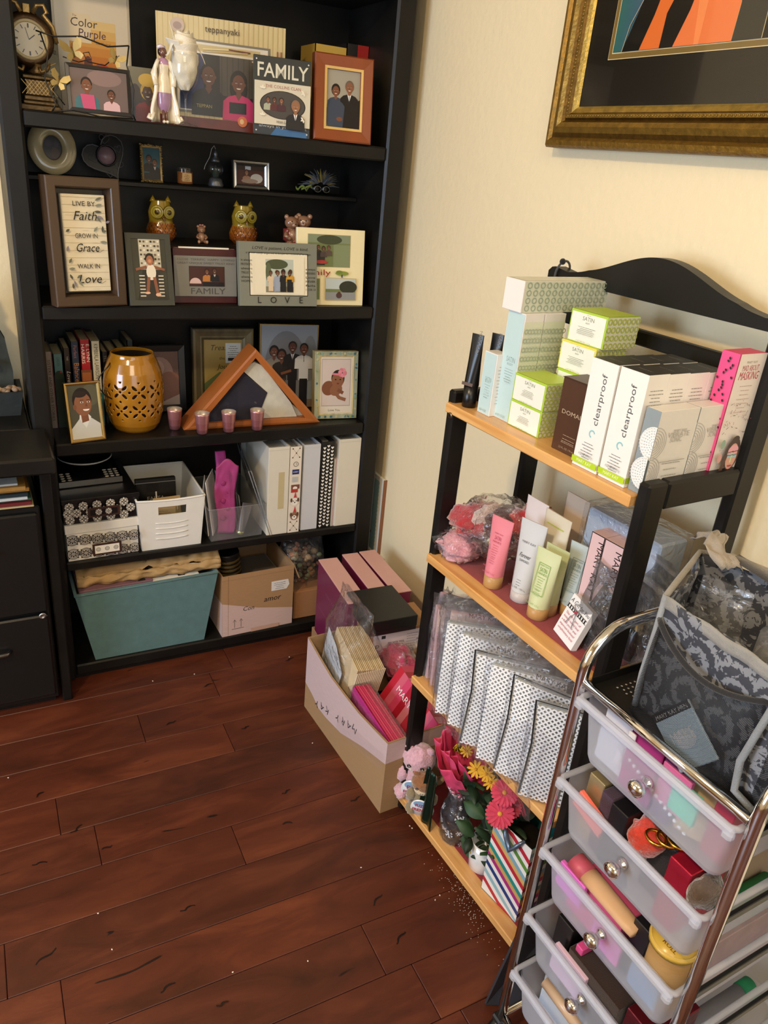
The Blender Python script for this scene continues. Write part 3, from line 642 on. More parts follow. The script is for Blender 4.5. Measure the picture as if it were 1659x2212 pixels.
# butterfly wire frame
M, w_, h_ = stand(103, .035, 288, .035, A, 62, .12)
wf = thing('wire_frame_photo', 'black wire photo frame with gold butterflies and a photo of two children', 'photo frame', M)
b = B(); sx = w_/.2; S = lambda x, z: (x*sx, -.002, z*h_)
b.tube([S(-.01, .97), S(.03, .93), S(.09, .98), S(.15, .9), S(.2, .95)], .0016, '#17120e')
b.tube([S(0, .95), S(.012, .7), S(.0, .4), S(.02, .1), S(.01, 0)], .0016, '#17120e')
b.tube([S(.2, .95), S(.192, .7), S(.205, .4), S(.198, .1), S(.205, 0)], .0016, '#17120e')
b.tube([S(.01, 0), S(.06, .05), S(.12, .0), S(.2, .02)], .0016, '#17120e')
b.tube([S(.045, .7), S(.08, .66), S(.11, .72), S(.105, .80), (.092*sx, -.002, .78*h_), S(.1, .68), S(.14, .66), S(.17, .8)], .0012, '#2a2118')
b.tube([S(.015, .5), S(.03, .38), S(.02, .25), S(.04, .1)], .0012, '#2a2118'); b.make('wire', 'black_metal', wf)
def butterfly(par, x, z, k, rot, nm='butterfly'):
    b = B(); b.M = TR((x, -.006, z), ry=rot)
    for sgn in (-1, 1):
        q = [(0, 0), (.25, .6), (.7, .95), (.95, .6), (.7, .15), (.1, -.02)]; b.add([(sgn*a*k, -abs(a)*k*.45, c_*k) for a, c_ in q], [tuple(range(6))], '#a8935a'); q = [(0, 0), (.5, -.05), (.7, -.4), (.4, -.65), (.08, -.3)]; b.add([(sgn*a*k, -abs(a)*k*.45, c_*k) for a, c_ in q], [tuple(range(5))], '#b39f66')
    b.tube([(0, -.001, -.4*k), (0, -.001, .35*k)], k*.06, '#6f5a2c', 6); b.tube([(0, -.001, .3*k), (.15*k, -.003, .6*k)], .0005, '#6f5a2c', 5); return b.make(nm, 'leafpaint', par, mod=solid(.0006))
for x, z, k, r in ((.068, .77, .026, -.3), (.165, .74, .020, .5), (.03, .38, .022, .4)): butterfly(wf, x*sx, z*h_, k, r)
b = B(); b.M = TR((.048*sx, .0, .04*h_)); w2 = .15*sx; h2 = .60*h_
b.mould(w2, h2, [(0, -.006), (0, .003), (.007, .004), (.008, .001)], '#1a1613'); b.make('inner_frame', 'wood', wf)
b = B(); b.M = TR((.048*sx, .0, .04*h_)); b.box((.007, -.001, .007), (w2-.007, .002, h2-.007), '#8a7370'); p = P(b, lambda u, v, l: (.007+u, -.001-l, .007+v)); ww, hh = w2-.014, h2-.014
p.rect(0, 0, ww, hh, '#6f5f5c'); p.ell(ww*.6, hh*.8, ww*.3, hh*.2, '#8a7370'); p.person(ww*.28, hh*.42, hh*.34, SK[2], HR, '#3e6f78'); p.poly([(ww*.16, hh*.36), (ww*.4, hh*.36), (ww*.42, 0), (ww*.2, 0)], '#c8507a'); p.person(ww*.7, hh*.28, hh*.24, SK[1], HR, '#d8b2b8'); b.make('photo', 'print', wf)
# photo card of a person in a yellow headwrap
M, w_, h_ = stand(282, .18, 345, .17, A, 142, .05)
b = B(); b.box((0, 0, 0), (w_, .003, h_), '#3a2c22'); p = front(b); p.rect(0, h_*.6, w_, h_*.4, '#6f6a50'); p.ell(w_*.2, h_*.45, w_*.22, h_*.25, '#2a1d18'); p.person(w_*.62, h_*.42, h_*.28, SK[3], '#c9a53a', '#8d1f1c', True); p.ell(w_*.62, h_*.78, w_*.3, h_*.12, '#d2ae3f')
o = b.make('photo_print', 'print'); o.matrix_world = M; tag(o, 'unframed photo of a person in a yellow headwrap and red top, behind the white figurine', 'photo')
# figurine of a woman in a long cape
o = at_y(356, .045, A); fg = thing('porcelain_figurine', 'glossy porcelain figurine of a woman in a cream cape and lilac dress', 'figurine', TR(o)); Hh = .155
b = B()
def lad(u, v):
    a = 2*pi*u; prof = [(0, .006), (.12, .014), (.3, .017), (.5, .0135), (.62, .010), (.74, .013), (.84, .010), (.86, .004)]
    for (z0, r0), (z1, r1) in zip(prof, prof[1:]):
        if z0 <= v*.86 <= z1+1e-6: r = r0+(r1-r0)*(v*.86-z0)/(z1-z0); break
    return (r*cos(a)*(1.0), r*.75*sin(a), (.14+v*.72)*Hh)
b.grid(lad, 20, 24, lambda u, v: '#a983a6' if v < .38 else ('#e9dcc0' if v < .86 else '#b98cae'), cu=True)
b.tube([(.004, -.004, .0), (.004, -.002, .2*Hh)], .0035, '#6b4436', 8); b.tube([(-.003, -.007, .0), (-.003, -.003, .2*Hh)], .0035, '#6b4436', 8)
for x in (.004, -.003): b.ball((x, -.009, .004), (.004, .008, .004), '#f0e6d4', 10, 6)
b.tube([(0, 0, .84*Hh), (0, 0, .89*Hh)], .0042, '#6b4436', 10); b.ball((0, -.001, .925*Hh), (.0085, .0085, .0105), '#6b4436', 16, 10)
b.make('body', 'ceramic', fg)
b = B(); b.ball((-.002, .003, .935*Hh), (.0095, .009, .0105), '#2a1c18', 14, 8); b.tube([(-.012, 0, .98*Hh), (-.006, -.003, 1.0*Hh), (.004, 0, .985*Hh)], .004, '#e0cfd8', 8); b.make('hair', 'ceramic', fg)
b = B()
for sgn in (-1, 1):
    def cape(u, v, sgn=sgn):
        x = sgn*(.008+.016*(1-v)**.6+.003*sin(v*9))*(.35+.65*u) if True else 0; return (x+sgn*.004*u, .009-.018*u*(.6+.4*(1-v))+.002*sin(u*6), (.015+v*.83)*Hh)
    b.grid(cape, 10, 18, '#efe2c6')
    b.tube([(sgn*.012, 0, .80*Hh), (sgn*.024, -.004, .64*Hh), (sgn*.02, -.012, .5*Hh)], .0042, '#efe2c6', 8)
    b.tube([(sgn*(.012+.016*(1-v)**.6+.003*sin(v*9)), -.008, (.015+v*.8)*Hh) for v in [i/10 for i in range(11)]], .0032, '#f5ecd8', 8)
    b.tube([(sgn*.026, -.01, .02), (sgn*.032, -.013, .006), (sgn*.038, -.01, .01), (sgn*.034, -.008, .016)], .0035, '#f5ecd8', 8)
b.make('cape', 'ceramic', fg, mod=solid(.0025))
# wine glass with a cream napkin folded like a rose
o = at_y(402, .03, A); Gk = (ony(.03, 402, 62).z-A)/.235
wg = thing('wine_glass', 'clear stemmed wine glass in front of the restaurant folder, holding the folded napkin', 'wine glass', TR(o) @ Matrix.Scale(Gk, 4)); wg.matrix_world = TR(o)
K = Gk; b = B(); b.lathe([(r*K, z*K) for r, z in [(.034, 0), (.033, .002), (.012, .006), (.0045, .012), (.0032, .04), (.0035, .075), (.008, .084), (.022, .094), (.033, .112), (.0385, .135), (.038, .16), (.035, .178)]], '#ffffff', 36, closed=True); b.make('bowl_and_stem', 'glass', wg)
b = B()
def nap(u, v):
    a = 2*pi*u; r = .034*sin(min(1, .12+v*1.2)*pi/2)**.8; n = .0035*noise.noise(Vector((cos(a)*1.6, sin(a)*1.6, v*5)))+.0015*sin(5*a+v*9); return ((r+n)*cos(a)*K, (r+n)*sin(a)*K, (.088+v*.09)*K)
b.grid(nap, 48, 20, '#e8e0cc', cu=True)
def roll(r0, r1, z0, z1, ph, turns=1.0, tilt=0):
    def f(u, v):
        a = 2*pi*u*turns+ph; r = (r0+(r1-r0)*v)*(1+.06*sin(3*a)); return ((r*cos(a)+tilt*v)*K, r*sin(a)*K, (z0+(z1-z0)*v+.004*sin(2*a+ph)*v)*K)
    b.grid(f, 40, 8, '#ece4d0')
roll(.033, .030, .172, .215, .3); roll(.028, .022, .17, .225, 1.6, .9); roll(.018, .013, .17, .228, 3, .95); roll(.030, .040, .176, .196, -2.6, .32); roll(.028, .042, .178, .205, 2.4, .3, -.008)
b.grid(lambda u, v: ((-.026-.030*u)*K, (-.016+.012*v-.01*u)*K, (.196-.03*u+.016*v*(1-u)+.006*sin(u*6))*K), 10, 6, '#e8e0cc'); b.grid(lambda u, v: ((.024+.028*u)*K, (-.016+.010*v)*K, (.19-.035*u*u+.014*v*(1-u*.6))*K), 10, 6, '#e6dec9')
b.grid(lambda u, v: ((-.028-.014*u)*K, (-.010+.008*v*(1-u))*K, (.20+.042*u+.006*v)*K), 8, 5, '#e8e0cc')
o2 = b.make('napkin', 'cloth', None, mod=subs(1, .0014)); o2.matrix_world = TR(o); tag(o2, 'cream napkin folded like a rose standing in the wine glass', 'napkin')
# teppanyaki photo folder
M, w_, h_ = stand(343, .16, 612, .10, A, 22, .06)
def dr(p, w, h):
    p.rect(0, 0, w, h*.10, '#6d1f12'); p.rect(0, h*.10, w, h*.9, '#d9c794')
    for i in range(26): p.rect(w*(i+.25)/26, h*.10, w*.006, h*.9, '#c9b47c')
    p.rect(w*.13, h*.14, w*.75, h*.66, '#7c776a'); p.rect(w*.15, h*.16, w*.71, h*.62, '#e4e0d6'); p.rect(w*.18, h*.7, w*.62, h*.06, '#cdbb88')
    x0, y0, pw_, ph = w*.17, h*.17, w*.62, h*.51
    p.rect(x0, y0, pw_, ph, '#16151d'); p.rect(x0, y0, pw_*.3, ph, '#1c2a5c'); p.rect(x0+pw_*.5, y0+ph*.3, pw_*.45, ph*.7, '#4a443f')
    for i in range(6): p.rect(x0+pw_*(.52+.07*i), y0+ph*.3, pw_*.012, ph*.7, '#3a342f')
    p.person(x0+pw_*.36, y0+ph*.45, ph*.36, '#6a4030', '#1a1210', '#15171c'); p.person(x0+pw_*.74, y0+ph*.38, ph*.34, '#6b4030', HR, '#c22c6b', True, long=True); p.rect(x0+pw_*.62, y0, pw_*.22, ph*.2, '#101014'); p.text('TEPPAN', x0+pw_*.3, y0+ph*.05, ph*.06, '#cbb977')
    p.text('teppanyaki', w*.5, h*.875, h*.055, '#3b2213'); p.line([(w*.35, h*.72), (w*.62, h*.745)], .003, '#e6d4a0'); p.line([(w*.35, h*.70), (w*.7, h*.725)], .003, '#cbb276'); p.line([(w*.55, h*.742), (w*.72, h*.735)], .003, '#6d2f1c')
    p.ell(w*.16, h*.9, .016, .016, '#c8b3a4'); p.ell(w*.16, h*.895, .010, .008, '#a28a86'); p.poly([(w*.73, h*.66), (w*.86, h*.76), (w*.86, h*.55)], '#e8d9c0'); p.ell(w*.83, h*.70, .007, .009, '#e08a50')
    for q in (.93, .96): p.rect(w*q, h*.52, .004, h*.26, '#9c5a44')
    p.ell(w*.66, h*.1, .012, .012, '#d8743c'); p.ell(w*.655, h*.1, .005, .006, '#f0c890')
b = B(); b.box((0, 0, 0), (w_, .003, h_), '#5c1a10'); p = front(b); dr(p, w_, h_); o = b.make('photo_folder', 'print'); o.matrix_world = M
tag(o, 'tan restaurant souvenir photo folder lettered teppanyaki, with a couple in the photo', 'photo folder')
# FAMILY memorial plaque frame
M, w_, h_ = stand(547, .02, 668, .005, A, 116, .06)
fm = thing('framed_photo', 'dark plaque frame headed FAMILY with an oval group photo on a pale card', 'photo frame', M)
b = B(); b.box((0, 0, 0), (w_, .006, h_), '#3a3d3c', .001); p = front(b); p.rect(0, 0, w_, h_*.17, '#3b4048'); p.poly([(w_*.3, 0), (w_*.95, 0), (w_*.95, h_*.07), (w_*.4, h_*.1)], '#3f6ea0')
p.text('FAMILY', w_*.5, h_*.74, h_*.175, '#dcdac9', wfit=w_*.9, bold=.01); p.text('always in your heart', w_*.52, h_*.10, h_*.035, '#c9c9c0', wfit=w_*.85)
for x in (.05, .95):
    for y in (.05, .95): p.ell(w_*x, h_*y, .0018, .0018, '#e0e0e0', 8)
b.make('board', 'plastic', fm)
b = B(); b.M = TR((0, -.0075, h_*.13)); b.box((.001, 0, 0), (w_*.985, .001, h_*.55), '#d7d0bd'); p = front(b); hh = h_*.55
p.text('THE COLLINS CLAN', w_*.5, hh*.86, hh*.07, '#a86a62', wfit=w_*.62); p.ell(w_*.5, hh*.48, w_*.40, hh*.33, '#1a1715', 32); p.ell(w_*.5, hh*.48, w_*.385, hh*.315, '#4a4543', 32)
for x, c in ((.24, '#7d4d35'), (.35, '#6b4030'), (.47, '#8a5a40')): p.person(w_*x, hh*.52, hh*.12, c, HR, ['#5c2f33', '#4a2a35', '#aab09a'][int(x*10) % 3])
p.person(w_*.72, hh*.34, hh*.27, '#9a6a4a', '#8a6a54', '#202024', tie='#333'); p.text('With Love', w_*.5, hh*.05, hh*.06, '#3c3630', shear=.3)
for x in (.14, .86):
    for y in (.2, .82):
        for r in range(3): p.leaf(w_*x, hh*y, .008, .002, r*1.1+x*3, '#eee8d8')
b.make('photo_card', 'print', fm)
b = B(); b.add([(w_*.35, .006, h_*.6), (w_*.65, .006, h_*.6), (w_*.7, .05, .003), (w_*.3, .05, .003)], [(0, 1, 2, 3)], '#222'); b.make('easel_back', 'matte', fm, mod=solid(.002))
# books behind the brown frame
M, w_, h_ = stand(672, .15, 738, .15, A, 93, 0)
def bk_(name, lab, M, w, d, h, c, pg='#d8c9a0', dr=None, group=None):
    e = thing(name, lab, 'book', M, group); t = .0022
    b = B(); b.box((0, 0, 0), (w, .002, h), c); b.box((0, 0, 0), (t, d, h), c); b.box((w-t, 0, 0), (w, d, h), c)
    p = front(b); dr and dr(p, w, h); b.make('cover', 'print', e)
    b = B(); b.box((t, .002, .003), (w-t, d-.004, h-.003), pg); b.make('pages', 'paper', e); return e
bk_('book', 'yellow paperback standing behind the brown wooden couple frame', M, w_, .1, h_, '#c9a544', dr=lambda p, w, h: (p.text('The Way', w*.5, h*.78, .007, '#7c5a20'), p.smallprint(w*.5, h*.7, w*.7, 5, .008, .0012, '#8a6a2a'), p.smallprint(w*.5, h*.3, w*.6, 3, .008, .0012, '#8a6a2a')))
M, w_, h_ = stand(737, .15, 782, .15, A, 93, 0)
bk_('book', 'black and red book standing to the right of the yellow paperback', M, w_, .1, h_, '#1c1716', dr=lambda p, w, h: (p.rect(w*.5, h*.8, w*.5, h*.2, '#a11f1c'), p.text('I', w*.72, h*.85, .008, '#eee')))
# brown wooden frame with a couple
M, w_, h_ = stand(674, .02, 797, .005, A, 112, .10)
def dr(p, w, h):
    p.rect(0, 0, w, h, '#8f8a7c'); p.rect(0, h*.4, w, h*.6, '#a19d90'); p.person(w*.28, h*.55, h*.18, '#7d4d35', '#1a1714', '#3c4658', True); p.person(w*.68, h*.62, h*.2, '#8a5a40', '#6a5a50', '#1b191a', tie='#3a3a50'); p.ell(w*.3, h*.2, w*.32, h*.28, '#3c4658'); p.poly([(w*.5, 0), (w, 0), (w, h*.52), (w*.55, h*.4)], '#1b191a'); p.ell(w*.4, h*.15, w*.09, h*.04, '#7d4d35')
picture('framed_photo', 'wide brown wooden frame with a gilt inner lip and an older couple, top shelf', 'photo frame', M, w_, h_, [(0, .012), (.003, .015), (.026, .011), (.0262, .013), (.032, .012), (.0325, .006)], '#7b3a1b', dr, cols=['#6d3317', '#7f3d1c', '#8a451f', '#c9a35c', '#d8b46a', '#8a451f'][:5]+['#7b3a1b'], photo_in=.032)

# ================================================================ RISER SHELF (small keepsakes)
R_ = ZR+.0004
# oval cream frame
o = at_y(118, .2, R_)
ov = thing('framed_photo', 'oval cream ceramic frame with a dark photo at the left end of the riser shelf', 'photo frame', TR(o, rx=-.12))
b = B(); a_, c_ = .054, .060
def ovl(u, v):
    t = 2*pi*u; q = 2*pi*v; k = .017*cos(q); return ((a_-.017+k)*cos(t), -.007*sin(q)-.004, c_+(c_-.017+k)*sin(t))
b.grid(ovl, 48, 10, '#b7ad8c', cu=True); b.make('frame', 'ceramic', ov)
b = B(); b.M = TR((0, -.001, c_)); p = front(b, l0=0); p.ell(0, 0, a_-.03, c_-.03, '#241f22', 32); p.ell(.006, -.012, .009, .013, '#4a2f20'); p.ell(-.008, .01, .007, .008, '#3a2a35'); p.ell(.01, .008, .005, .006, '#3a2a35'); b.make('photo', 'print', ov)
# heart tealight holder
o = at_y(231, .2, R_); ht = thing('tealight_holder', 'black wire-outlined heart candle holder with a round pink centre', 'candle holder', TR(o, rx=-.15))
b = B()
def heart(k, cx=0, cz=0, rot=0, n=28):
    q = []
    for i in range(n):
        t = 2*pi*i/n; x = 16*sin(t)**3/16*k; z = (13*cos(t)-5*cos(2*t)-2*cos(3*t)-cos(4*t))/16*k; q.append((cx+x*cos(rot)-z*sin(rot), -.006, cz+x*sin(rot)+z*cos(rot)))
    return q
b.prism([(x, z) for x, y, z in heart(.052, 0, .05, .5)], -.005, .004, '#0d0c0d'); b.tube(heart(.052, 0, .05, .5), .0016, '#5a5d66', 6, closed=True)
for cx, cz, k, r in ((-.028, .045, .011, .5), (0, .09, .012, 0), (.03, .035, .011, -.4), (.008, .012, .009, 0), (.03, .07, .009, .3)): b.tube(heart(k, cx, cz, r, 16), .001, '#4c4f58', 5, closed=True)
b.make('heart', 'plastic', ht)
b = B(); b.M = TR((.002, -.006, .052), rx=pi/2); b.lathe([(.021, 0), (.025, .006), (.023, .012), (.021, .006)], '#1b1a1c', 28, closed=True); b.lathe([(0, .005), (.02, .005), (.02, 0)], '#8d7684', 24); b.make('candle_cup', 'plastic', ht)
# small baroque frame
M, w_, h_ = stand(306, .2, 352, .2, R_, 312, .12)
def dr(p, w, h): p.rect(0, 0, w, h, '#2c5a66'); p.person(w*.36, h*.55, h*.2, '#6b4030', HR, '#16181f', True); p.person(w*.68, h*.44, h*.2, '#7d4d35', HR, '#15161c', tie='#222'); p.rect(0, 0, w, h*.2, '#101218')
e = picture('framed_photo', 'tiny baroque gilt frame with two people on blue, riser shelf', 'photo frame', M, w_, h_, [(0, .004), (.002, .006), (.006, .005), (.0065, .002)], '#8a7448', dr, fmat='antique_metal', dep=.006)
b = B(); rnd = random.Random(4)
for i in range(60):
    t = i/60*4; k = int(t); f = t-k; x, z = [(f*w_, .001), (w_-.001, f*h_), (w_*(1-f), h_), (.001, h_*(1-f))][k]; b.ball((x+rnd.uniform(-.001, .001), -.004, z+rnd.uniform(-.001, .0015)), rnd.uniform(.0018, .0034), '#9a8352', 7, 5)
b.make('scrollwork', 'antique_metal', e)
# small candle jar
o = at_y(400, .2, R_); cj = thing('candle_jar', 'small glass candle jar with an orange label, middle of the riser shelf', 'candle', TR(o))
b = B(); b.lathe([(.019, 0), (.021, .003), (.021, .036), (.0205, .04)], '#ffffff', 28, closed=True); b.make('jar', 'glass', cj)
b = B(); b.lathe([(.0185, .002), (.0195, .004), (.0195, .03), (.0, .031)], '#b06c36', 24); p = front(b, y=-.0203); p.rect(-.012, .008, .024, .02, '#d8b070'); p.smallprint(0, .023, .018, 4, .004, .001, '#6a3a1c'); b.make('wax', 'print', cj)
# snow globe
o = at_y(466, .2, R_); sg = thing('snow_globe', 'small snow globe ornament with a silver base and hanging loop, riser shelf', 'snow globe', TR(o))
b = B(); b.lathe([(.019, 0), (.02, .004), (.0175, .012), (.0165, .018), (.012, .022)], '#77797a', 24); b.make('base', 'antique_metal', sg)
b = B(); b.ball((0, 0, .042), .021, '#ffffff', 24, 14); b.make('globe', 'glass', sg)
b = B(); b.lathe([(.006, .02), (.009, .03), (.006, .042), (.002, .052)], '#2c3a30', 12); b.make('figure_inside', 'matte', sg)
b = B(); b.lathe([(.012, .060), (.010, .066), (.004, .072), (.006, .078), (.002, .088), (0, .09)], '#6a6c6e', 18); b.make('finial', 'antique_metal', sg)
b = B(); b.tube([(0, 0, .09), (-.005, -.004, .098), (-.012, -.006, .09), (-.018, -.008, .07), (-.03, -.01, .05), (-.033, -.01, .04)], .0006, '#c9c9c4', 5); b.make('hanging_cord', 'cloth', sg)
# silver landscape frame
M, w_, h_ = stand(503, .19, 580, .19, R_, 345, .1)
def dr(p, w, h): p.rect(0, 0, w, h, '#4a2420'); p.rect(0, h*.75, w, h*.25, '#2c1a18'); p.rect(w*.3, h*.78, w*.2, h*.18, '#b9bfc4'); p.person(w*.35, h*.5, h*.26, '#8a5a40', HR, '#a3785c', True); p.ell(w*.7, h*.35, w*.22, h*.25, '#c8c0b4'); p.ell(w*.45, h*.2, w*.3, h*.12, '#9c8270')
picture('framed_photo', 'small silver landscape frame on the right half of the riser shelf', 'photo frame', M, w_, h_, [(0, .006), (.001, .008), (.004, .007), (.005, .005), (.008, .006), (.0115, .003), (.012, .001)], '#b9b9b8', dr, fmat='metal', dep=.006)
# feathered mask ornament
o = at_y(690, .2, R_); fmk = thing('feather_mask', 'miniature feathered mask with a green ribbon at the right end of the riser shelf', 'mask', TR(o)); rnd = random.Random(9)
b = B()
for sgn in (-1, 1):
    b.ball((sgn*.013, -.01, .014), (.014, .006, .013), '#2c2c2e', 16, 10); b.tube([(sgn*.013+.010*cos(t), -.017, .014+.008*sin(t)) for t in [i*pi/6 for i in range(13)]], .0014, '#9a9a98', 6)
b.make('face', 'metal', fmk)
b = B()
for i in range(70):
    a = rnd.uniform(.1, pi-.1); l = rnd.uniform(.02, .05); r0 = .012; c = rnd.choice(['#3c4248', '#5a6068', '#20242a', '#6b5a20', '#8f7a28', '#2d3338']); x, z = r0*cos(a), .02+r0*sin(a)
    b.tube([(x, -.005+rnd.uniform(-.004, .006), z), (x+l*.6*cos(a), -.004, z+l*.5*sin(a)), (x+l*cos(a)*1.1, 0, z+l*.8*sin(a)-.004)], [.0025, .002, .0004], c, 5)
b.make('feathers', 'cloth', fmk)
b = B(); b.grid(lambda u, v: (-.02-.055*u, -.012+.003*sin(u*8), .004+.012*abs(sin(u*7))+.006*v), 16, 2, '#6f7f35'); b.grid(lambda u, v: (-.03-.03*u, -.014, .02-.012*u+.005*v), 8, 2, '#7c8c3a'); b.make('ribbon', 'cloth', fmk, mod=solid(.0006))

# ================================================================ RISER BOX: owls, mouse, bears
S_ = ZS+.0004
def owl(px, y, lab):
    o = at_y(px, y, S_); e = thing('owl_lantern', lab, 'owl lantern', TR(o), 'amber owl lanterns'); H = .105
    b = B()
    def f(u, v):
        a = 2*pi*u; r = (.027, .036, .0385, .0375, .033, .0295, .031, .032, .029, .025)[min(9, int(v*9.99))]; q = v*9.99-int(v*9.99); r2 = (.027, .036, .0385, .0375, .033, .0295, .031, .032, .029, .025, .022)[min(10, int(v*9.99)+1)]; r = r+(r2-r)*q
        k = 1; x = r*cos(a); y_ = r*sin(a)
        if v < .5: r *= 1+.02*sin(a*12+(int(v*14) % 2)*pi)
        z = v*H*.93
        return (r*cos(a), r*sin(a)*.92, z)
    b.grid(f, 48, 30, lambda u, v: '#93501a' if v < .28 else ('#a5641c' if v < .48 else '#958028'), cu=True)
    for sgn in (-1, 1):
        b.M = TR((sgn*.019, 0, H*.9)); b.lathe([(.009, 0), (.006, .006), (0, .016)], '#8a7520', 10); b.M = Matrix()
    b.make('body', 'ceramic', e)
    b = B()
    for sgn in (-1, 1):
        b.M = TR((sgn*.0145, -.027, H*.68), rz=sgn*.35) @ Matrix.Rotation(pi/2, 4, 'X')
        b.lathe([(.0, .004), (.005, .005), (.0065, .002), (.010, .0035), (.013, .002), (.0155, .003), (.0165, -.001)], cols=['#3b2c0c', '#6d5a16', '#a39a3a', '#7f7420', '#a39a3a', '#6d5a16'], n=24)
    b.M = TR((0, -.031, H*.57), rx=2.6); b.lathe([(.005, 0), (.0035, .006), (0, .013)], '#6d4a14', 8); b.make('eyes_and_beak', 'ceramic', e)
    b = B()
    for r in range(4):
        for i in range(7-(r % 2)):
            a = -pi/2+(i-(6-(r % 2))/2)*.34; z = H*(.1+.09*r); rr = .0385*(1 if r else .95); b.tube([(rr*cos(a-.09), rr*.93*sin(a-.09), z+.006), (rr*1.02*cos(a), rr*.95*sin(a), z-.003), (rr*cos(a+.09), rr*.93*sin(a+.09), z+.006)], .0009, '#5a2c0c', 5)
    b.make('feather_relief', 'ceramic', e); return e
owl(349, .20, 'amber and green glazed owl lantern on the left, behind the chair-photo frame'); owl(525, .20, 'amber and green glazed owl lantern on the right, behind the grey LOVE frame')
def critter(b, k, body, inner, ox=0, oz=0, yaw=0, bow=None, foot='#c9a58c'):
    b.M = b.M @ TR((ox, 0, oz), rz=yaw)
    b.ball((0, 0, .34*k), (.26*k, .22*k, .34*k), body, 18, 12); b.ball((0, -.12*k, .34*k), (.17*k, .14*k, .24*k), inner, 14, 10)
    b.ball((0, -.02*k, .80*k), (.26*k, .23*k, .22*k), body, 18, 12); b.ball((0, -.21*k, .74*k), (.10*k, .09*k, .075*k), inner, 12, 8); b.ball((0, -.29*k, .77*k), (.03*k, .02*k, .022*k), '#1c120e', 8, 6)
    for s_ in (-1, 1):
        b.ball((s_*.2*k, 0, .99*k), (.095*k, .05*k, .09*k), body, 12, 8); b.ball((s_*.2*k, -.035*k, .99*k), (.055*k, .03*k, .055*k), inner, 10, 6)
        b.ball((s_*.10*k, -.215*k, .86*k), .026*k, '#16100c', 8, 6)
        b.tube([(s_*.22*k, -.05*k, .5*k), (s_*.3*k, -.16*k, .36*k), (s_*.2*k, -.27*k, .3*k)], [.085*k, .08*k, .07*k], body, 10); b.ball((s_*.2*k, -.27*k, .3*k), .075*k, body, 10, 6)
        b.tube([(s_*.15*k, -.1*k, .12*k), (s_*.24*k, -.38*k, .1*k)], [.13*k, .09*k], body, 10); b.ball((s_*.25*k, -.42*k, .12*k), (.10*k, .06*k, .12*k), body, 12, 8); b.ball((s_*.25*k, -.47*k, .12*k), (.06*k, .02*k, .075*k), foot, 10, 6)
    if bow:
        for s_ in (-1, 1): b.ball((s_*.08*k, -.06*k, 1.08*k), (.08*k, .04*k, .06*k), bow, 10, 6)
        b.ball((0, -.07*k, 1.08*k), .035*k, bow, 8, 6)
o = at_y(435, .17, S_); e = thing('animal_figurine', 'tiny seated bronze-coloured animal figurine with a bow between the owls', 'figurine', TR(o)); b = B(); critter(b, .042, '#96705a', '#b08a70', bow='#b07a78'); b.make('body', 'ceramic', e)
o = at_y(628, .18, S_); e = thing('bear_figurine', 'pair of hugging brown ceramic bears in red vests at the right of the owls', 'figurine', TR(o))
for nm, ox, yaw, oz in (('left_bear', 0, .15, 0), ('right_bear', .037, -.5, .004)):
    b = B(); critter(b, .078, '#9a7258', '#b8927a', ox, oz, yaw, foot='#9c4a40'); o2 = b.make('bear', 'ceramic', e)
    b = B(); b.M = TR((ox, 0, oz), rz=yaw); k = .078; b.grid(lambda u, v: ((.275+.0*v)*k*cos(.25*pi+1.5*pi*u-pi*.5), .235*k*sin(.25*pi+1.5*pi*u-pi*.5)*1.0, (.2+.4*v)*k), 20, 6, '#8c3436'); b.make('vest', 'ceramic', o2, mod=solid(.004))
# ================================================================ SHELF C
Cz = SH['C']+.0004
# deep wooden box frame LIVE BY Faith
M, w_, h_ = stand(112, .012, 262, .045, Cz, 376, .05)
e = thing('wooden_sign', 'deep dark wood box frame lettered LIVE BY Faith GROW IN Grace WALK IN Love', 'sign', M); D_ = .04
b = B(); b.mould(w_, h_, [(0, -.002), (0, D_), (.003, D_+.002), (.020, D_+.002), (.022, D_), (.027, .002)], '#4a3828'); b.M = TR(); b.make('frame', 'wood', e)
b = B(); b.box((.02, -.001, .02), (w_-.02, .004, h_-.02), '#4f463d'); b.make('back_board', 'wood', e)
px0, pz0, pw_, ph = w_*.215, h_*.115, w_*.60, h_*.755
b = B(); b.M = TR((px0, -.022, pz0)); b.box((0, 0, 0), (pw_, .012, ph), '#e9dfc4', .001); p = front(b)
for i in range(13): p.rect(.001, ph*(i+.6)/13, pw_-.002, .0008, '#c2b594')
rnd = random.Random(6)
for i in range(40): p.rect(rnd.uniform(0, pw_*.8), rnd.uniform(.002, ph-.003), rnd.uniform(.006, .02), .0005, '#d0c4a4')
k = ph
for t, y, hh, scr in (('LIVE BY', .885, .048, 0), ('Faith', .745, .088, 1), ('GROW IN', .56, .048, 0), ('Grace', .42, .085, 1), ('WALK IN', .245, .048, 0), ('Love', .09, .09, 1)):
    p.text(t, pw_*(.5 if not scr else .5), ph*y, hh*ph, '#2f2a26' if not scr else '#1b1716', shear=.3 if scr else 0, wfit=pw_*(.56 if scr else .52))
    if scr: p.line([(pw_*.72, ph*y), (pw_*.8, ph*y-.0005), (pw_*.88, ph*(y+.02))], .0007, '#1b1716')
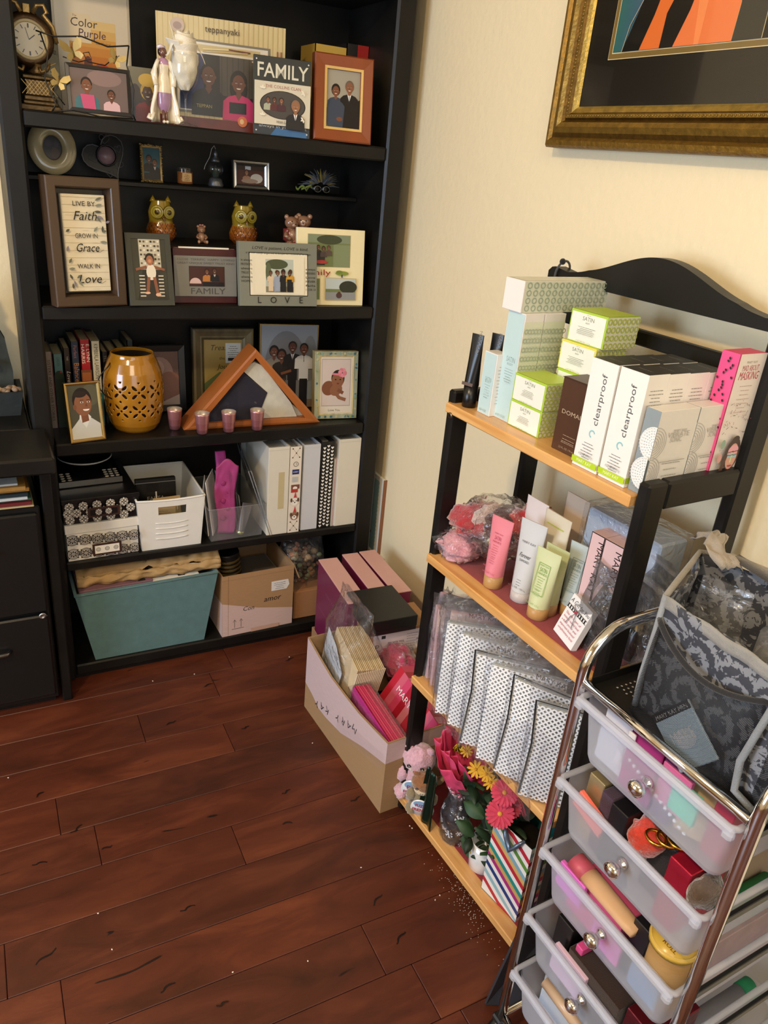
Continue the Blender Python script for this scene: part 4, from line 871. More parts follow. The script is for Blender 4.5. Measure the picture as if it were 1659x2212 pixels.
for i, (x, y, r, l) in enumerate(((.92, .98, 3.6, .016), (.92, .91, 3.4, .016), (.9, .83, 3.1, .016), (.93, .76, 2.7, .014), (.86, .73, 2.2, .014), (.78, .68, 4.0, .014), (.9, .69, 4.6, .014), (.97, .72, .4, .01), (.98, .64, 3.4, .01), (.98, .52, 3.1, .016), (.04, .62, .6, .01), (.03, .42, 1.3, .012), (.05, .3, 1.0, .012), (.03, .24, .1, .014), (.1, .13, 2.0, .012), (.13, .12, -1.3, .014), (.2, .14, .7, .012), (.22, .12, -.9, .014), (.1, .03, 1.6, .012))):
    p.leaf(pw_*x, ph*y, l*1.1, .0028, r, ['#6d7264', '#8a8f80', '#57594f', '#8b8698'][i % 4])
b.make('word_panel', 'paper', e)
# grey frame, baby in woven chair
M, w_, h_ = stand(281, .006, 377, -.0+.012, Cz, 502, .2)
def dr(p, w, h):
    p.rect(0, 0, w, h, '#39382c'); p.rect(w*.22, h*.5, w*.62, h*.5, '#c9c2ac')
    for i in range(6):
        for j in range(7): p.rect(w*(.25+.1*i), h*(.52+.07*j), w*.055, h*.03, ['#2a2822', '#6d5a50', '#e8e2d0'][(i+j) % 3])
    p.poly([(w*.1, 0), (w*.3, h*.5), (w*.75, h*.5), (w*.95, 0)], '#27241f')
    for i in range(7): p.rect(w*.16, h*(.06+.055*i), w*.16, h*.02, '#cfc6b0'); p.rect(w*.72, h*(.06+.055*i), w*.15, h*.02, '#cfc6b0')
    p.line([(w*.08, h*.5), (w*.4, h*.55)], w*.07, '#8a5238'); p.line([(w*.92, h*.5), (w*.6, h*.55)], w*.07, '#8a5238')
    p.ell(w*.52, h*.46, w*.14, h*.13, '#e6dcc8'); p.line([(w*.44, h*.38), (w*.38, h*.14)], w*.09, '#8a5238'); p.line([(w*.6, h*.38), (w*.66, h*.12)], w*.09, '#8a5238'); p.ell(w*.37, h*.12, w*.08, h*.02, '#e0b090'); p.ell(w*.68, h*.09, w*.08, h*.03, '#e0b090')
    p.ell(w*.5, h*.68, w*.13, h*.09, '#1b1410'); p.ell(w*.5, h*.65, w*.1, h*.08, '#a3694a'); p.ell(w*.5, h*.64, w*.05, h*.03, '#c98a66')
picture('framed_photo', 'narrow dark grey frame with a photo of a baby in a woven chair', 'photo frame', M, w_, h_, [(0, .006), (.0006, .0068), (.0135, .0068), (.014, .004)], '#3f4038', dr, fmat='plastic', dep=.008, easel=True)
# maroon block frame FAMILY
M, w_, h_ = stand(377, .045, 512, .045, Cz, 535, .08)
e = thing('framed_photo', 'maroon block frame with a silver plate lettered FAMILY around a couple photo', 'photo frame', M)
b = B(); b.box((0, 0, 0), (w_, .03, h_), '#431213', .001); b.box((.004, .004, h_), (w_-.004, .026, h_+.0015), '#8a4a2c'); b.box((.015, -.001, h_*1.0), (w_-.02, .002, h_+.004), '#e8e2d2'); b.make('block', 'wood', e)
b = B(); b.M = TR((.001, -.004, h_*.13)); b.box((0, 0, 0), (w_-.002, .003, h_*.74), '#7d7c76', .0006); p = front(b); hh = h_*.74
p.text('CLOSE  TERRIFIC  HAPPY  LOVING', w_*.5, hh*.89, hh*.05, '#4d4c48', wfit=w_*.9); p.text('GREAT UNIQUE SWEET TRUST KIND', w_*.5, hh*.80, hh*.05, '#4d4c48', wfit=w_*.9); p.text('FAMILY', w_*.52, hh*.06, hh*.15, '#4a4945', wfit=w_*.56)
p.rect(w_*.23, hh*.25, w_*.56, hh*.5, '#2b1512'); x0 = w_*.24; q = w_*.54; y0 = hh*.265; r = hh*.47; p.rect(x0, y0, q, r, '#42201a'); p.ell(x0+q*.16, y0+r*.12, q*.17, r*.3, '#d8b8b4', a0=0, a1=pi); p.person(x0+q*.5, y0+r*.62, r*.26, '#6b4030', HR, '#b8763a', True); p.person(x0+q*.72, y0+r*.66, r*.27, '#5a3423', HR, '#16151a', tie='#222'); p.rect(x0+q*.38, y0, q*.6, r*.2, '#141217')
b.make('face_plate', 'print', e)
# grey LOVE frame
M, w_, h_ = stand(517, .012, 682, .008, Cz, 520, .14)
def dr(p, w, h):
    p.rect(0, 0, w, h, '#e9e1c9'); x0, q, y0, r = w*.22, w*.56, h*.05, h*.88; p.rect(x0, y0, q, r, '#b9c2b8'); p.ell(x0+q*.4, y0+r*.85, q*.4, r*.15, '#4a5238'); p.ell(x0+q*.1, y0+r*.6, q*.1, r*.3, '#5c6448'); p.rect(x0, y0, q, r*.18, '#8a8470')
    for i, (sx_, c, t, f) in enumerate(((.18, '#d9c2a4', '#6b4030', 0), (.42, '#9aa4b8', '#7d4d35', 1), (.62, '#1c1c20', '#6b4030', 1), (.84, '#c9983a', '#5a3423', 0))): p.person(x0+q*sx_, y0+r*.52, r*.13, t, HR, c, bool(f)); p.rect(x0+q*(sx_-.09), y0+r*.04, q*.17, r*.36, c if i != 3 else '#1c1c20')
e = picture('framed_photo', 'grey-green frame lettered LOVE with handwriting around a group photo', 'photo frame', M, w_, h_, [(0, .008), (.0008, .009), (.026, .009)], '#7b7d70', dr, fmat='paper', photo_in=.028, easel=True)
b = B(); p = front(b, y=-.0092)
ink = '#20211d'; p.text('LOVE is patient, LOVE is kind.', w_*.52, h_*.885, h_*.045, ink, wfit=w_*.72, shear=.2); p.text('it is not easily angered, it keeps no record of wrongs.', w_*.5, h_*.815, h_*.03, ink, wfit=w_*.84, shear=.3)
p.rect(w_*.185, h_*.19, w_*.64, h_*.59, '#e6dec6')
for i, t in enumerate(('it always', 'PROTECTS,', 'always', 'TRUSTS,', 'always', 'HOPES,')): p.text(t, w_*.09, h_*(.7-.065*i), h_*.033, ink, wfit=w_*.14)
for i, t in enumerate(('always', 'PERSEVERES', 'Love', 'NEVER', 'fails', '1 COR 13')): p.text(t, w_*.91, h_*(.58-.065*i), h_*.033, ink, wfit=w_*.13)
p.l += .0003; x0, q, y0, r = w_*.185, w_*.64, h_*.19, h_*.59
pp = P(b, lambda u, v, l: (w_*.185+u, -.0092-l, h_*.19+v), l0=p.l+.0002); dr(pp, w_*.64, h_*.59)
for i, t in enumerate('LOVE'): p.text(t, w_*(.24+.18*i), h_*.05, h_*.10, ink)
b.make('lettering_and_photo', 'print', e)
# cream family collage frame
M, w_, h_ = stand(640, .028, 783, .018, Cz, 490, .10)
e = thing('framed_photo', 'cream collage frame with three photos and a green tree, right of the LOVE frame', 'photo frame', M)
b = B(); b.box((0, 0, 0), (w_, .012, h_), '#efe3b8', .0012); p = front(b)
def openg(x, y, w, h, f):
    p.rect(w_*x-.0012, h_*y-.0012, w_*w+.0024, h_*h+.0024, '#b9a878'); x, y, w, h = w_*x, h_*y, w_*w, h_*h; p.rect(x, y, w, h, '#6d7a4c'); f(x, y, w, h)
def f1(x, y, w, h):
    p.rect(x, y+h*.75, w, h*.25, '#7d8a70'); p.ell(x+w*.5, y+h*.85, w*.3, h*.15, '#38402a'); p.rect(x+w*.6, y, w*.4, h*.7, '#7e8a66'); p.rect(x+w*.05, y+h*.05, w*.35, h*.3, '#2d2a28')
    for i in range(4): p.person(x+w*(.12+.12*i), y+h*(.5+.04*(i % 2)), h*.13, '#6b4030', HR, ['#3a2f33', '#22201f', '#4a3f40', '#55463f'][i], i % 2 == 0)
    p.ell(x+w*.3, y+h*.15, w*.15, h*.06, '#b03a3a')
openg(.16, .51, .62, .41, f1)
def f2(x, y, w, h): p.rect(x, y, w, h*.4, '#6f7f48')
openg(.06, .08, .27, .27, f2)
def f3(x, y, w, h): p.rect(x, y+h*.5, w, h*.5, '#b9c4c4'); p.ell(x+w*.75, y+h*.6, w*.3, h*.3, '#262c20'); p.rect(x, y, w, h*.35, '#8a8e90'); p.ell(x+w*.45, y+h*.2, w*.1, h*.14, '#4a2f33'); p.ell(x+w*.45, y+h*.32, w*.05, h*.06, '#4a2a1c')
openg(.42, .08, .45, .28, f3)
p.text('family', w_*.28, h_*.40, h_*.075, '#9c2c22', wfit=w_*.42); p.ell(w_*.66, h_*.43, w_*.10, h_*.028, '#7f9038'); p.ell(w_*.62, h_*.445, w_*.05, h_*.022, '#6d7f30'); p.rect(w_*.65, h_*.375, w_*.02, h_*.04, '#3c3a50'); b.make('frame', 'print', e)
b = B(); b.add([(w_*.35, .012, h_*.6), (w_*.65, .012, h_*.6), (w_*.7, .07, .003), (w_*.3, .07, .003)], [(0, 1, 2, 3)], '#222'); b.make('easel_back', 'matte', e, mod=solid(.002))

# ================================================================ SHELF D
Dz = SH['D']+.0004
def book(pL, pR, y, top, c, lab, dr=None, d=.13, lean=0):
    M, w, h = stand(pL, y, pR, y, Dz, top, 0)
    if lean: M = M @ Matrix.Rotation(lean, 4, 'Y')
    return bk_('book', lab, M, w-.0006, d, h, c, dr=dr, group='books at the left end of the middle shelf')
def spine(t, c, k=.5, second=None): return lambda p, w, h: (p.text(t, w*.5+.0, h*.93, w*k, c, 'l', rot=-pi/2) , second and second(p, w, h))
def sp2(t, c, x=.3, k=.45, y=.93, wf=None): return lambda p, w, h: p.text(t, w*x, h*y, w*k, c, 'l', rot=-pi/2, wfit=wf and h*wf)
book(110, 127, .13, 760, '#8d8076', 'leftmost book, a thin one with a grey-pink spine in a dark red cover', lambda p, w, h: (p.rect(0, 0, w*.12, h, '#5c1f1c'), p.rect(w*.88, 0, w*.12, h, '#5c1f1c'), p.text('SISTERS AND OTHER STORIES', w*.33, h*.9, w*.38, '#3a2c2a', 'l', rot=-pi/2, wfit=h*.8)))
book(128, 149, .13, 765, '#4d7374', 'book with a pale teal spine darkening to green foliage, second from the left', lambda p, w, h: (p.rect(0, 0, w, h*.72, '#1c2a1c'), p.ell(w*.5, h*.72, w*.45, h*.06, '#26331f'), p.rect(w*.6, h*.75, w*.2, h*.03, '#8c2f28'), p.text('GARDEN', w*.35, h*.96, w*.3, '#2f4648', 'l', rot=-pi/2, wfit=h*.12)))
book(150, 165, .13, 752, '#2a1d18', 'dark brown book with script lettering, behind the gold frame', lambda p, w, h: (p.text('Love Don\'t', w*.32, h*.72, w*.55, '#d8d0c4', 'l', rot=-pi/2, shear=.3, wfit=h*.34), p.text('THE', w*.4, h*.9, w*.25, '#b9b0a4', 'l', rot=-pi/2)))
book(166, 184, .13, 738, '#1f2d45', 'navy book with an orange title beside the red spine', lambda p, w, h: (p.text('Balance', w*.28, h*.76, w*.6, '#b9762f', 'l', rot=-pi/2, wfit=h*.22), p.text('Perfect', w*.32, h*.96, w*.4, '#9a6a6a', 'l', rot=-pi/2, wfit=h*.15)))
book(185, 207, .125, 733, '#a51c26', 'red-spined novel with the author name E. LYNN HARRIS in white', lambda p, w, h: (p.rect(0, 0, w, h*.66, '#7d4a2c'), p.rect(w*.1, h*.45, w*.8, h*.18, '#a8643a'), p.text('E. LYNN', w*.62, h*.95, w*.3, '#f0e6e0', 'l', rot=-pi/2, wfit=h*.2), p.text('HARRIS', w*.15, h*.95, w*.3, '#f0e6e0', 'l', rot=-pi/2, wfit=h*.22)))
book(208, 228, .125, 737, '#cfcbb8', 'white-spined novel with the name KIMBERLA LAWSON above a teal band', lambda p, w, h: (p.rect(0, 0, w, h*.4, '#2f6d68'), p.text('KIMBERLA LAWSON ROBY', w*.32, h*.97, w*.42, '#3b3a35', 'l', rot=-pi/2, wfit=h*.53), p.ell(w*.5, h*.34, w*.3, h*.03, '#cfcbb8')))
book(229, 243, .15, 760, '#201c1a', 'black book partly hidden by the yellow lantern', lambda p, w, h: p.text('TILL', w*.3, h*.95, w*.4, '#8a857c', 'l', rot=-pi/2))
book(244, 262, .15, 758, '#8a6a58', 'pinkish brown book behind the yellow lantern', lambda p, w, h: p.rect(0, h*.9, w, h*.05, '#a8846e'))
book(263, 281, .16, 754, '#33454c', 'grey-blue book behind the lantern, next to the tallest one', None)
book(282, 296, .16, 735, '#2b3236', 'rightmost and tallest dark book, behind the yellow lantern', None, lean=0)
# gold frame, smiling boy
M, w_, h_ = stand(152, .004, 228, -.0+.02, Dz, 828, .16)
def dr(p, w, h):
    p.rect(0, 0, w, h, '#4c4a3a'); p.ell(w*.75, h*.8, w*.3, h*.2, '#5a5744'); p.poly([(0, 0), (0, h*.2), (w*.3, h*.38), (w*.7, h*.38), (w, h*.25), (w, 0)], '#c9c9c4'); p.poly([(w*.3, h*.38), (w*.5, h*.2), (w*.7, h*.4), (w*.62, h*.45), (w*.32, h*.45)], '#dcdcd6')
    p.poly([(w*.38, h*.3), (w*.62, h*.33), (w*.6, h*.5), (w*.36, h*.5)], '#7d4d35'); p.ell(w*.45, h*.72, w*.32, h*.23, '#1c1512'); p.ell(w*.47, h*.64, w*.29, h*.215, '#8a5a40'); p.ell(w*.19, h*.6, w*.06, h*.05, '#7d4d35'); p.ell(w*.4, h*.83, w*.22, h*.06, '#2a1e19')
    for x in (.44, .66): p.ell(w*x, h*.68, w*.05, h*.018, '#efe6dc', 12); p.ell(w*x, h*.68, w*.024, h*.018, '#1a0f0a', 10); p.rect(w*x-w*.06, h*.715, w*.12, h*.01, '#2a1a14')
    p.poly([(w*.54, h*.6), (w*.62, h*.6), (w*.58, h*.67)], '#70442f'); p.ell(w*.56, h*.55, w*.11, h*.035, '#f2ebe2', 12, a0=pi, a1=2*pi)
picture('framed_photo', 'small gold metal frame with a portrait of a smiling boy in a white shirt', 'photo frame', M, w_, h_, [(0, .005), (.0008, .007), (.003, .0072), (.004, .005), (.0065, .004), (.0085, .001)], '#c9a868', dr, fmat='metal', dep=.006)
# pierced yellow ceramic lantern
o = at_y(293, .10, Dz); e = thing('ceramic_lantern', 'mustard yellow barrel-shaped pierced ceramic lantern with a wire handle', 'lantern', TR(o)); H = .205
PR = [(0, .050), (.03, .056), (.1, .064), (.25, .072), (.45, .0755), (.62, .075), (.78, .070), (.9, .061), (.96, .055), (1, .053)]
def rad(t):
    for (a, r0), (c_, r1) in zip(PR, PR[1:]):
        if a <= t <= c_: return r0+(r1-r0)*(t-a)/(c_-a)
    return PR[-1][1]
def keep(u, v):
    if v < .19 or v > .70: return True
    s1 = .0495; x = u*2*pi*.0755; n = round(2*pi*.0755/s1); s1 = 2*pi*.0755/n; z = (v-.19)*H; sz = .052
    def cell(x, z):
        x = (x % s1)-s1/2; z = (z % sz)-sz/2; best = False
        for k in range(4):
            a = pi/4+k*pi/2; cx, cz = .0165*cos(a), .0165*sin(a)*.95; dx, dz = x-cx, z-cz; l = dx*cos(a)+dz*sin(a); t = -dx*sin(a)+dz*cos(a)
            if (l/.0085)**2+(t/.0036)**2 < 1: return True
        for cx, cz in ((0, 0), (s1/2, 0), (-s1/2, 0), (0, sz/2), (0, -sz/2)):
            if (x-cx)**2+(z-cz)**2 < .0031**2: return True
        return False
    return not cell(x, z)
b = B(); b.grid(lambda u, v: (rad(v)*cos(2*pi*u), rad(v)*sin(2*pi*u), v*H), 300, 150, '#a8721c', cu=True, keep=keep); b.lathe([(.05, .0005), (.0, .0005)], '#8a5c18', 40)
b.make('body', 'ceramic', e, mod=solid(.004)); b = B(); b.lathe([(.0505, H-.001), (.053, H+.002), (.0555, H-.001), (.053, H-.004)], '#b9801f', 60, closed=True); b.make('rim', 'ceramic', e)
b = B(); b.lathe([(.046, .004), (.052, .03), (.068, .1), (.066, .16), (.052, .198)], '#2a1a08', 40, closed=True); b.make('dark_liner', 'matte', e)  # added dark liner, its colour stands in for shade behind the holes
b = B(); b.tube([(-.058, -.02, H*.9)]+[(-.058-.03*sin(t)-.01*t/3, -.034, H*(.9-.43*t/3)) for t in [i*.25 for i in range(1, 12)]]+[(-.062, -.045, H*.46)], .0016, '#15110d', 8); b.make('wire_handle', 'black_metal', e)
# black frame behind, ornate silver frame, family of four frame
M, w_, h_ = stand(307, .22, 403, .22, Dz, 746, .1)
def dr(p, w, h): p.rect(0, 0, w, h, '#6a504a'); p.ell(w*.4, h*.6, w*.42, h*.3, '#9a7c76'); p.ell(w*.7, h*.35, w*.4, h*.28, '#8a6052'); p.ell(w*.35, h*.7, w*.2, h*.14, '#b39490'); p.poly([(w*.2, 0), (w, 0), (w, h*.2)], '#b9a49c')
picture('framed_photo', 'plain black frame with a pinkish close-up photo, behind the yellow lantern', 'photo frame', M, w_, h_, [(0, .006), (.001, .007), (.018, .005), (.019, .002)], '#0d0c0c', dr, fmat='plastic', dep=.008)
M, w_, h_ = stand(418, .225, 546, .215, Dz, 708, .06)
def dr(p, w, h): p.rect(0, 0, w, h, '#a08a50'); p.poly([(0, 0), (w, 0), (w, h*.25), (w*.4, h*.45), (0, h*.25)], '#5a6a44'); p.text('Treasure', w*.15, h*.82, h*.09, '#3a3520', 'l', shear=.3); p.text('the', w*.4, h*.66, h*.05, '#3a3520', 'l'); p.text('Journey', w*.35, h*.5, h*.08, '#3a3520', 'l', shear=.3); p.rect(w*.56, h*.6, w*.4, h*.34, '#c8ccce'); p.smallprint(w*.76, h*.88, w*.3, 6, h*.035, .0012, '#33353a'); p.rect(w*.62, h*.64, w*.28, h*.05, '#2a2a2c')
picture('framed_photo', 'distressed silver wood frame with a price sticker on its picture, behind the flag case', 'photo frame', M, w_, h_, [(0, .008), (.002, .012), (.008, .014), (.014, .012), (.022, .010), (.026, .011), (.032, .006), (.034, .003)], '#6d6248', dr, fmat='leafpaint')
M, w_, h_ = stand(558, .20, 668, .18, Dz, 698, .05); w_ *= 1.12
def dr(p, w, h):
    p.rect(0, 0, w, h, '#8d9298'); p.ell(w*.45, h*.45, w*.38, h*.48, '#767678', 32); p.ell(w*.87, h*.6, w*.13, h*.28, '#7d7f80'); p.rect(0, 0, w, h*.1, '#7c6a58')
    for x, y, f, c, s_, tie in ((.24, .62, 1, '#8d857a', '#6b4030', None), (.37, .58, 1, '#2a2320', '#6b4030', None), (.56, .68, 0, '#1f1c1e', '#5a3423', '#555'), (.76, .66, 0, '#d8dade', '#6b4030', '#1c2030')):
        p.person(w*x, h*y, h*.12, s_, HR, c, bool(f), tie=tie); p.rect(w*(x-.085), h*.34, w*.17, h*(y-.46), c); p.rect(w*(x-.07), h*.0, w*.14, h*.36, '#1f1c1e' if not f else '#4a4034')
    p.line([(w*.36, h*.42), (w*.54, h*.46)], w*.045, '#7d4d35')
picture('framed_photo', 'thin gold-edged frame with a studio portrait of four people', 'photo frame', M, w_, h_, [(0, .008), (.0008, .009), (.003, .009), (.0035, .006)], '#b59a5c', dr, fmat='metal')
# floral baby frame
M, w_, h_ = stand(675, .075, 766, .06, Dz, 757, .12); W9, H9 = w_, h_
def dr(p, w, h):
    p.rect(0, 0, w, h, '#d9cfc0'); p.rect(w*.06, h*.13, w*.88, h*.83, '#a9a09c'); p.rect(w*.08, h*.145, w*.84, h*.8, '#cdbfb8'); p.text('Love You', w*.45, h*.04, h*.04, '#2a2622')
    p.ell(w*.27, h*.45, w*.2, h*.13, '#7a4a34', rot=-.4); p.ell(w*.5, h*.42, w*.2, h*.1, '#8a5a40', rot=.6); p.line([(w*.4, h*.42), (w*.6, h*.28), (w*.8, h*.24)], w*.1, '#8a5a40'); p.line([(w*.55, h*.42), (w*.72, h*.36)], w*.1, '#7a4a34')
    p.ell(w*.55, h*.62, w*.2, h*.15, '#1c1512'); p.ell(w*.54, h*.58, w*.18, h*.135, '#8a5a40'); p.line([(w*.38, h*.7), (w*.72, h*.68)], h*.035, '#d87a8c')
    for a in range(7): p.ell(w*.68+w*.07*cos(a), h*.72+h*.05*sin(a), w*.06, h*.035, ['#d87a8c', '#e08c9c'][a % 2], rot=a)
    for x in (.48, .62): p.ell(w*x, h*.6, w*.025, h*.012, '#140c08', 8)
    p.ell(w*.55, h*.53, w*.04, h*.012, '#6a2f2a', 8)
    p = front(p.b, y=-.0178); rnd = random.Random(8); w_, h_ = W9, H9
    for i in range(34):
        sd = rnd.choice('lrtb'); t = rnd.random(); x, z = {'l': (.0065, t*h_), 'r': (w_-.0065, t*h_), 't': (t*w_, h_-.0065), 'b': (t*w_, .0065)}[sd]; p.ell(min(max(x, .005), w_-.005), min(max(z, .005), h_-.005), rnd.uniform(.003, .005), rnd.uniform(.002, .004), rnd.choice(['#4f7f88', '#7c9f98', '#8a9a5c', '#3f6a78', '#b9b48a']), 8, rot=rnd.random()*3)
e = picture('framed_photo', 'pale gold and teal painted frame with a baby in a pink headband', 'photo frame', M, w_, h_, [(0, .016), (.001, .0175), (.013, .0165), (.0135, .018), (.016, .017), (.0165, .014)], '#b7a878', dr, fmat='leafpaint', cols=['#b7a878', '#c9bc8c', '#a8b09a', '#c9b478', '#d8c48a', '#9a8a58'][:5]+['#b7a878'])
# flag display case
a = at_y(397, .045, Dz); c_ = at_y(691, .035, Dz); w_ = (c_-a).length; M = TR(a, rz=rotz_from(a, c_)); H = h_along(a+Vector((w_*.5, 0, 0)), Vector((0, 0, 1)), 753); Dp = .075
e = thing('flag_case', 'triangular orange-brown wooden case holding a folded navy and white flag', 'flag case', M)
t = .016; b = B(); o3 = [(0, 0), (w_, 0), (w_/2, H)]; k = t*2.9; i3 = [(k, t), (w_-k, t), (w_/2, H-t*1.55)]
for y0, y1 in ((0, Dp),):
    vs = [(x, y0, z) for x, z in o3]+[(x, y0-.0015, z) for x, z in [(t*.9, t*.35), (w_-t*.9, t*.35), (w_/2, H-t*.5)]]+[(x, y0, z) for x, z in i3]+[(x, y1, z) for x, z in i3]+[(x, y1, z) for x, z in o3]
    F = []
    for j in range(4):
        for i in range(3): F.append((j*3+i, j*3+(i+1) % 3, (j+1)*3+(i+1) % 3, (j+1)*3+i))
    for i in range(3): F.append((12+i, 12+(i+1) % 3, (i+1) % 3, i))
    b.add(vs, F, '#a8602a')
b.make('frame', 'wood', e)
b = B(); b.prism([(k*.8, t*.9), (w_-k*.8, t*.9), (w_/2, H-t*1.3)], Dp-.006, Dp-.001, '#0c0b0d'); b.make('back_panel', 'matte', e)
fl = B(); fl.prism([(k*1.1, t*1.05), (w_*.53, t*1.05), (w_*.60, H*.42), (w_*.40, H*.72)], .012, .05, '#1b1a2b'); fl.prism([(w_*.53, t*1.05), (w_*.83, t*1.05), (w_*.78, H*.27), (w_*.56, H*.77), (w_*.50, H*.82), (w_*.41, H*.73), (w_*.6, H*.42)], .014, .05, '#cfccbf')
fl.prism([(w_*.82, t*1.05), (w_*.9, t*1.05), (w_*.78, H*.26)], .02, .05, '#b3aea0')
fo = fl.make('folded_flag', 'cloth'); fo.matrix_world = M; tag(fo, 'navy and white flag folded into a triangle inside the wooden case', 'flag')
b = B(); b.add([(x, .006, z) for x, z in i3], [(0, 1, 2)]); b.make('glass', 'picture_glass', e)
# votives
for i, (px, y, lab) in enumerate(((378, .062, 'mercury glass votive holder nearest the yellow lantern'), (437, .012, 'mercury glass votive holder in front of the left corner of the flag case'), (494, .012, 'mercury glass votive holder in front of the middle of the flag case'), (555, .012, 'mercury glass votive holder furthest right in the row'))):
    o = at_y(px, y, Dz); e = thing('votive_holder', lab, 'candle holder', TR(o), 'mercury glass votive holders')
    b = B(); b.lathe([(.0, 0), (.0135, 0), (.0145, .002), (.0155, .012), (.0175, .03), (.0195, .052), (.0200, .058), (.0190, .058), (.0165, .03), (.0145, .01), (0, .009)], '#b5757a', 32, cols=['#8a5a60']*3+['#a86c72', '#b57c80', '#c09090', '#d8c8c0', '#cfc4bc', '#bfb4ac', '#a8a098']); b.make('glass_cup', 'foil', e)
    b = B(); b.lathe([(.0, .012), (.013, .012), (.013, .022), (0, .022)], '#d9d2c6', 20); b.make('tealight', 'plastic', e)
# ================================================================ SHELF E
Ez = SH['E']+.0004
def quatre(p, x, y, r, c, bg, n=12):
    for k in range(4):
        a = pi/4+k*pi/2; p.ell(x+r*.5*cos(a), y+r*.5*sin(a), r*.46, r*.46, c, n)
    p.ell(x, y, r*.98, r*.28, c, n); p.ell(x, y, r*.28, r*1.05, c, n)
    for k in range(4):
        a = pi/4+k*pi/2; p.ring(x+r*.5*cos(a), y+r*.5*sin(a), r*.36, r*.12, bg, 10)
    p.ring(x, y, r*.24, r*.09, bg, 10)
# white arabesque box below, black damask box above
M, w_, hA = stand(147, .006, 302, .014, Ez, 1138, 0)
e = thing('storage_box', 'lower black-and-white medallion patterned box with a white lid', 'storage box', M, 'patterned storage boxes')
b = B(); w1 = w_; h1 = hA*.77; b.box((.002, .002, 0), (w1-.002, .25, h1), '#ece8de', .001); p = front(b, y=.002)
b2 = p; nx = 6; s1 = w1/nx
for i in range(nx):
    for j in range(2):
        x = s1*(i+.5); y = h1*(.26+.5*j)
        for r, t in ((s1*.5, .0016), (s1*.38, .0012), (s1*.2, .0016), (s1*.09, .001)): p.ring(x, y, min(r, h1*.29), t, '#17161a', 18)
        for k in range(8): a = k*pi/4; p.ell(x+.29*s1*.9*cos(a), y+.29*s1*.9*sin(a)*.9, .0017, .0022, '#17161a', 8, rot=a)
        for k in range(4): a = pi/4+k*pi/2; p.ell(min(max(x+.5*s1*cos(a), .004), w1-.004), min(max(y+.5*s1*sin(a), .003), h1-.003), .0028, .0018, '#17161a', 8, rot=a)
        for q in (-.5, 0, .5):
            for t in (-1, 0, 1): p.rect(min(s1*(i+1)+q*.008-.001, w1-.004), y+t*.005, .0022, .003, '#17161a')
p.l += .0005
def holder(p, x, y, w, h, inner):
    p.l += .0004; p.rect(x-w/2, y-h/2, w, h, '#3c2722'); p.rect(x-w/2+.006, y-h/2+.005, w-.012, h-.011, inner)
holder(p, w1*.53, h1*.42, w1*.4, h1*.42, '#ece8de')
for q in (-.22, 0, .22): p.ring(w1*(.53+q*.55), h1*.42, .006, .0012, '#17161a', 12); p.ring(w1*(.53+q*.55), h1*.42, .003, .001, '#17161a', 12)
b.make('body', 'print', e)
b = B(); b.box((-.001, -.001, h1), (w1+.001, .252, hA), '#e9e6de', .001); b.make('lid', 'print', e)
M2, w_, hB = stand(138, .007, 298, .014, Ez+hA+.0005, 1052, 0)
M2 = M @ TR((-.001, .006, hA+.0005)); w2 = w1*1.03; hB = .072
e = thing('storage_box', 'upper black damask patterned box with a dark metal label holder', 'storage box', M2, 'patterned storage boxes')
b = B(); b.box((0, 0, 0), (w2, .24, hB*.93), '#0e0d10', .001); p = front(b); r = .0125; ch = hB*.93
for j, y in enumerate((.0125, .033, .0535)):
    for i in range(6):
        x = .016+i*.0345-(.0 if j % 2 == 0 else .017)
        if -.002 < x < w2-.008: quatre(p, max(x, r*.95), y, r, '#ded9ce', '#0e0d10')
p.l += .001; holder(p, w2*.52, .033, w2*.42, .028, '#0e0d10'); quatre(p, w2*.45, .033, .009, '#ded9ce', '#0e0d10'); quatre(p, w2*.58, .033, .009, '#ded9ce', '#0e0d10'); b.make('body', 'print', e)
b = B(); b.box((-.002, -.003, hB*.82), (w2+.002, .243, hB), '#121114', .001); b.make('lid', 'print', e)
# kitchen scale
zs = Ez+hA+hB+.001; a = M2 @ Vector((.004, 0, 0))
e = thing('kitchen_scale', 'silver kitchen scale with keypads and a round black plate on the black box', 'kitchen scale', M2 @ TR((.006, .075, hB+.0008), rz=.02)); ws = .165
b = B(); b.add([(0, 0, .002), (ws, 0, .002), (ws, .15, .002), (0, .15, .002), (0, 0, .018), (ws, 0, .018), (ws, .15, .034), (0, .15, .034)], [(0, 3, 2, 1), (4, 5, 6, 7), (0, 1, 5, 4), (1, 2, 6, 5), (2, 3, 7, 6), (3, 0, 4, 7)], lambda i: '#5d5a52' if i == 1 else '#a7a8a8'); b.box((.01, .01, -.0004), (ws-.01, .14, .002), '#777'); b.make('body', 'metal', e)
sl = lambda y: .018+.016*y/.15
b = B(); b.add([(ws*.3, .008, sl(.008)+.0006), (ws*.70, .008, sl(.008)+.0006), (ws*.70, .042, sl(.042)+.0006), (ws*.3, .042, sl(.042)+.0006)], [(0, 1, 2, 3)], '#0a0a0b'); b.make('display', 'plastic', e)
for sd in (0, 1):
    for i in range(3 if sd else 2):
        for j in range(4 if not sd else 4):
            x = ws*(.06+.1*i) if not sd else ws*(.745+.085*i); y = .008+.0125*j
            b = B(); b.M = TR((x+.003, y, sl(y))); b.lathe([(.0055, 0), (.0055, .0012), (.004, .002), (0, .002)], '#b9b5a8', 12, sy=.7); b.make('button', 'plastic', e)
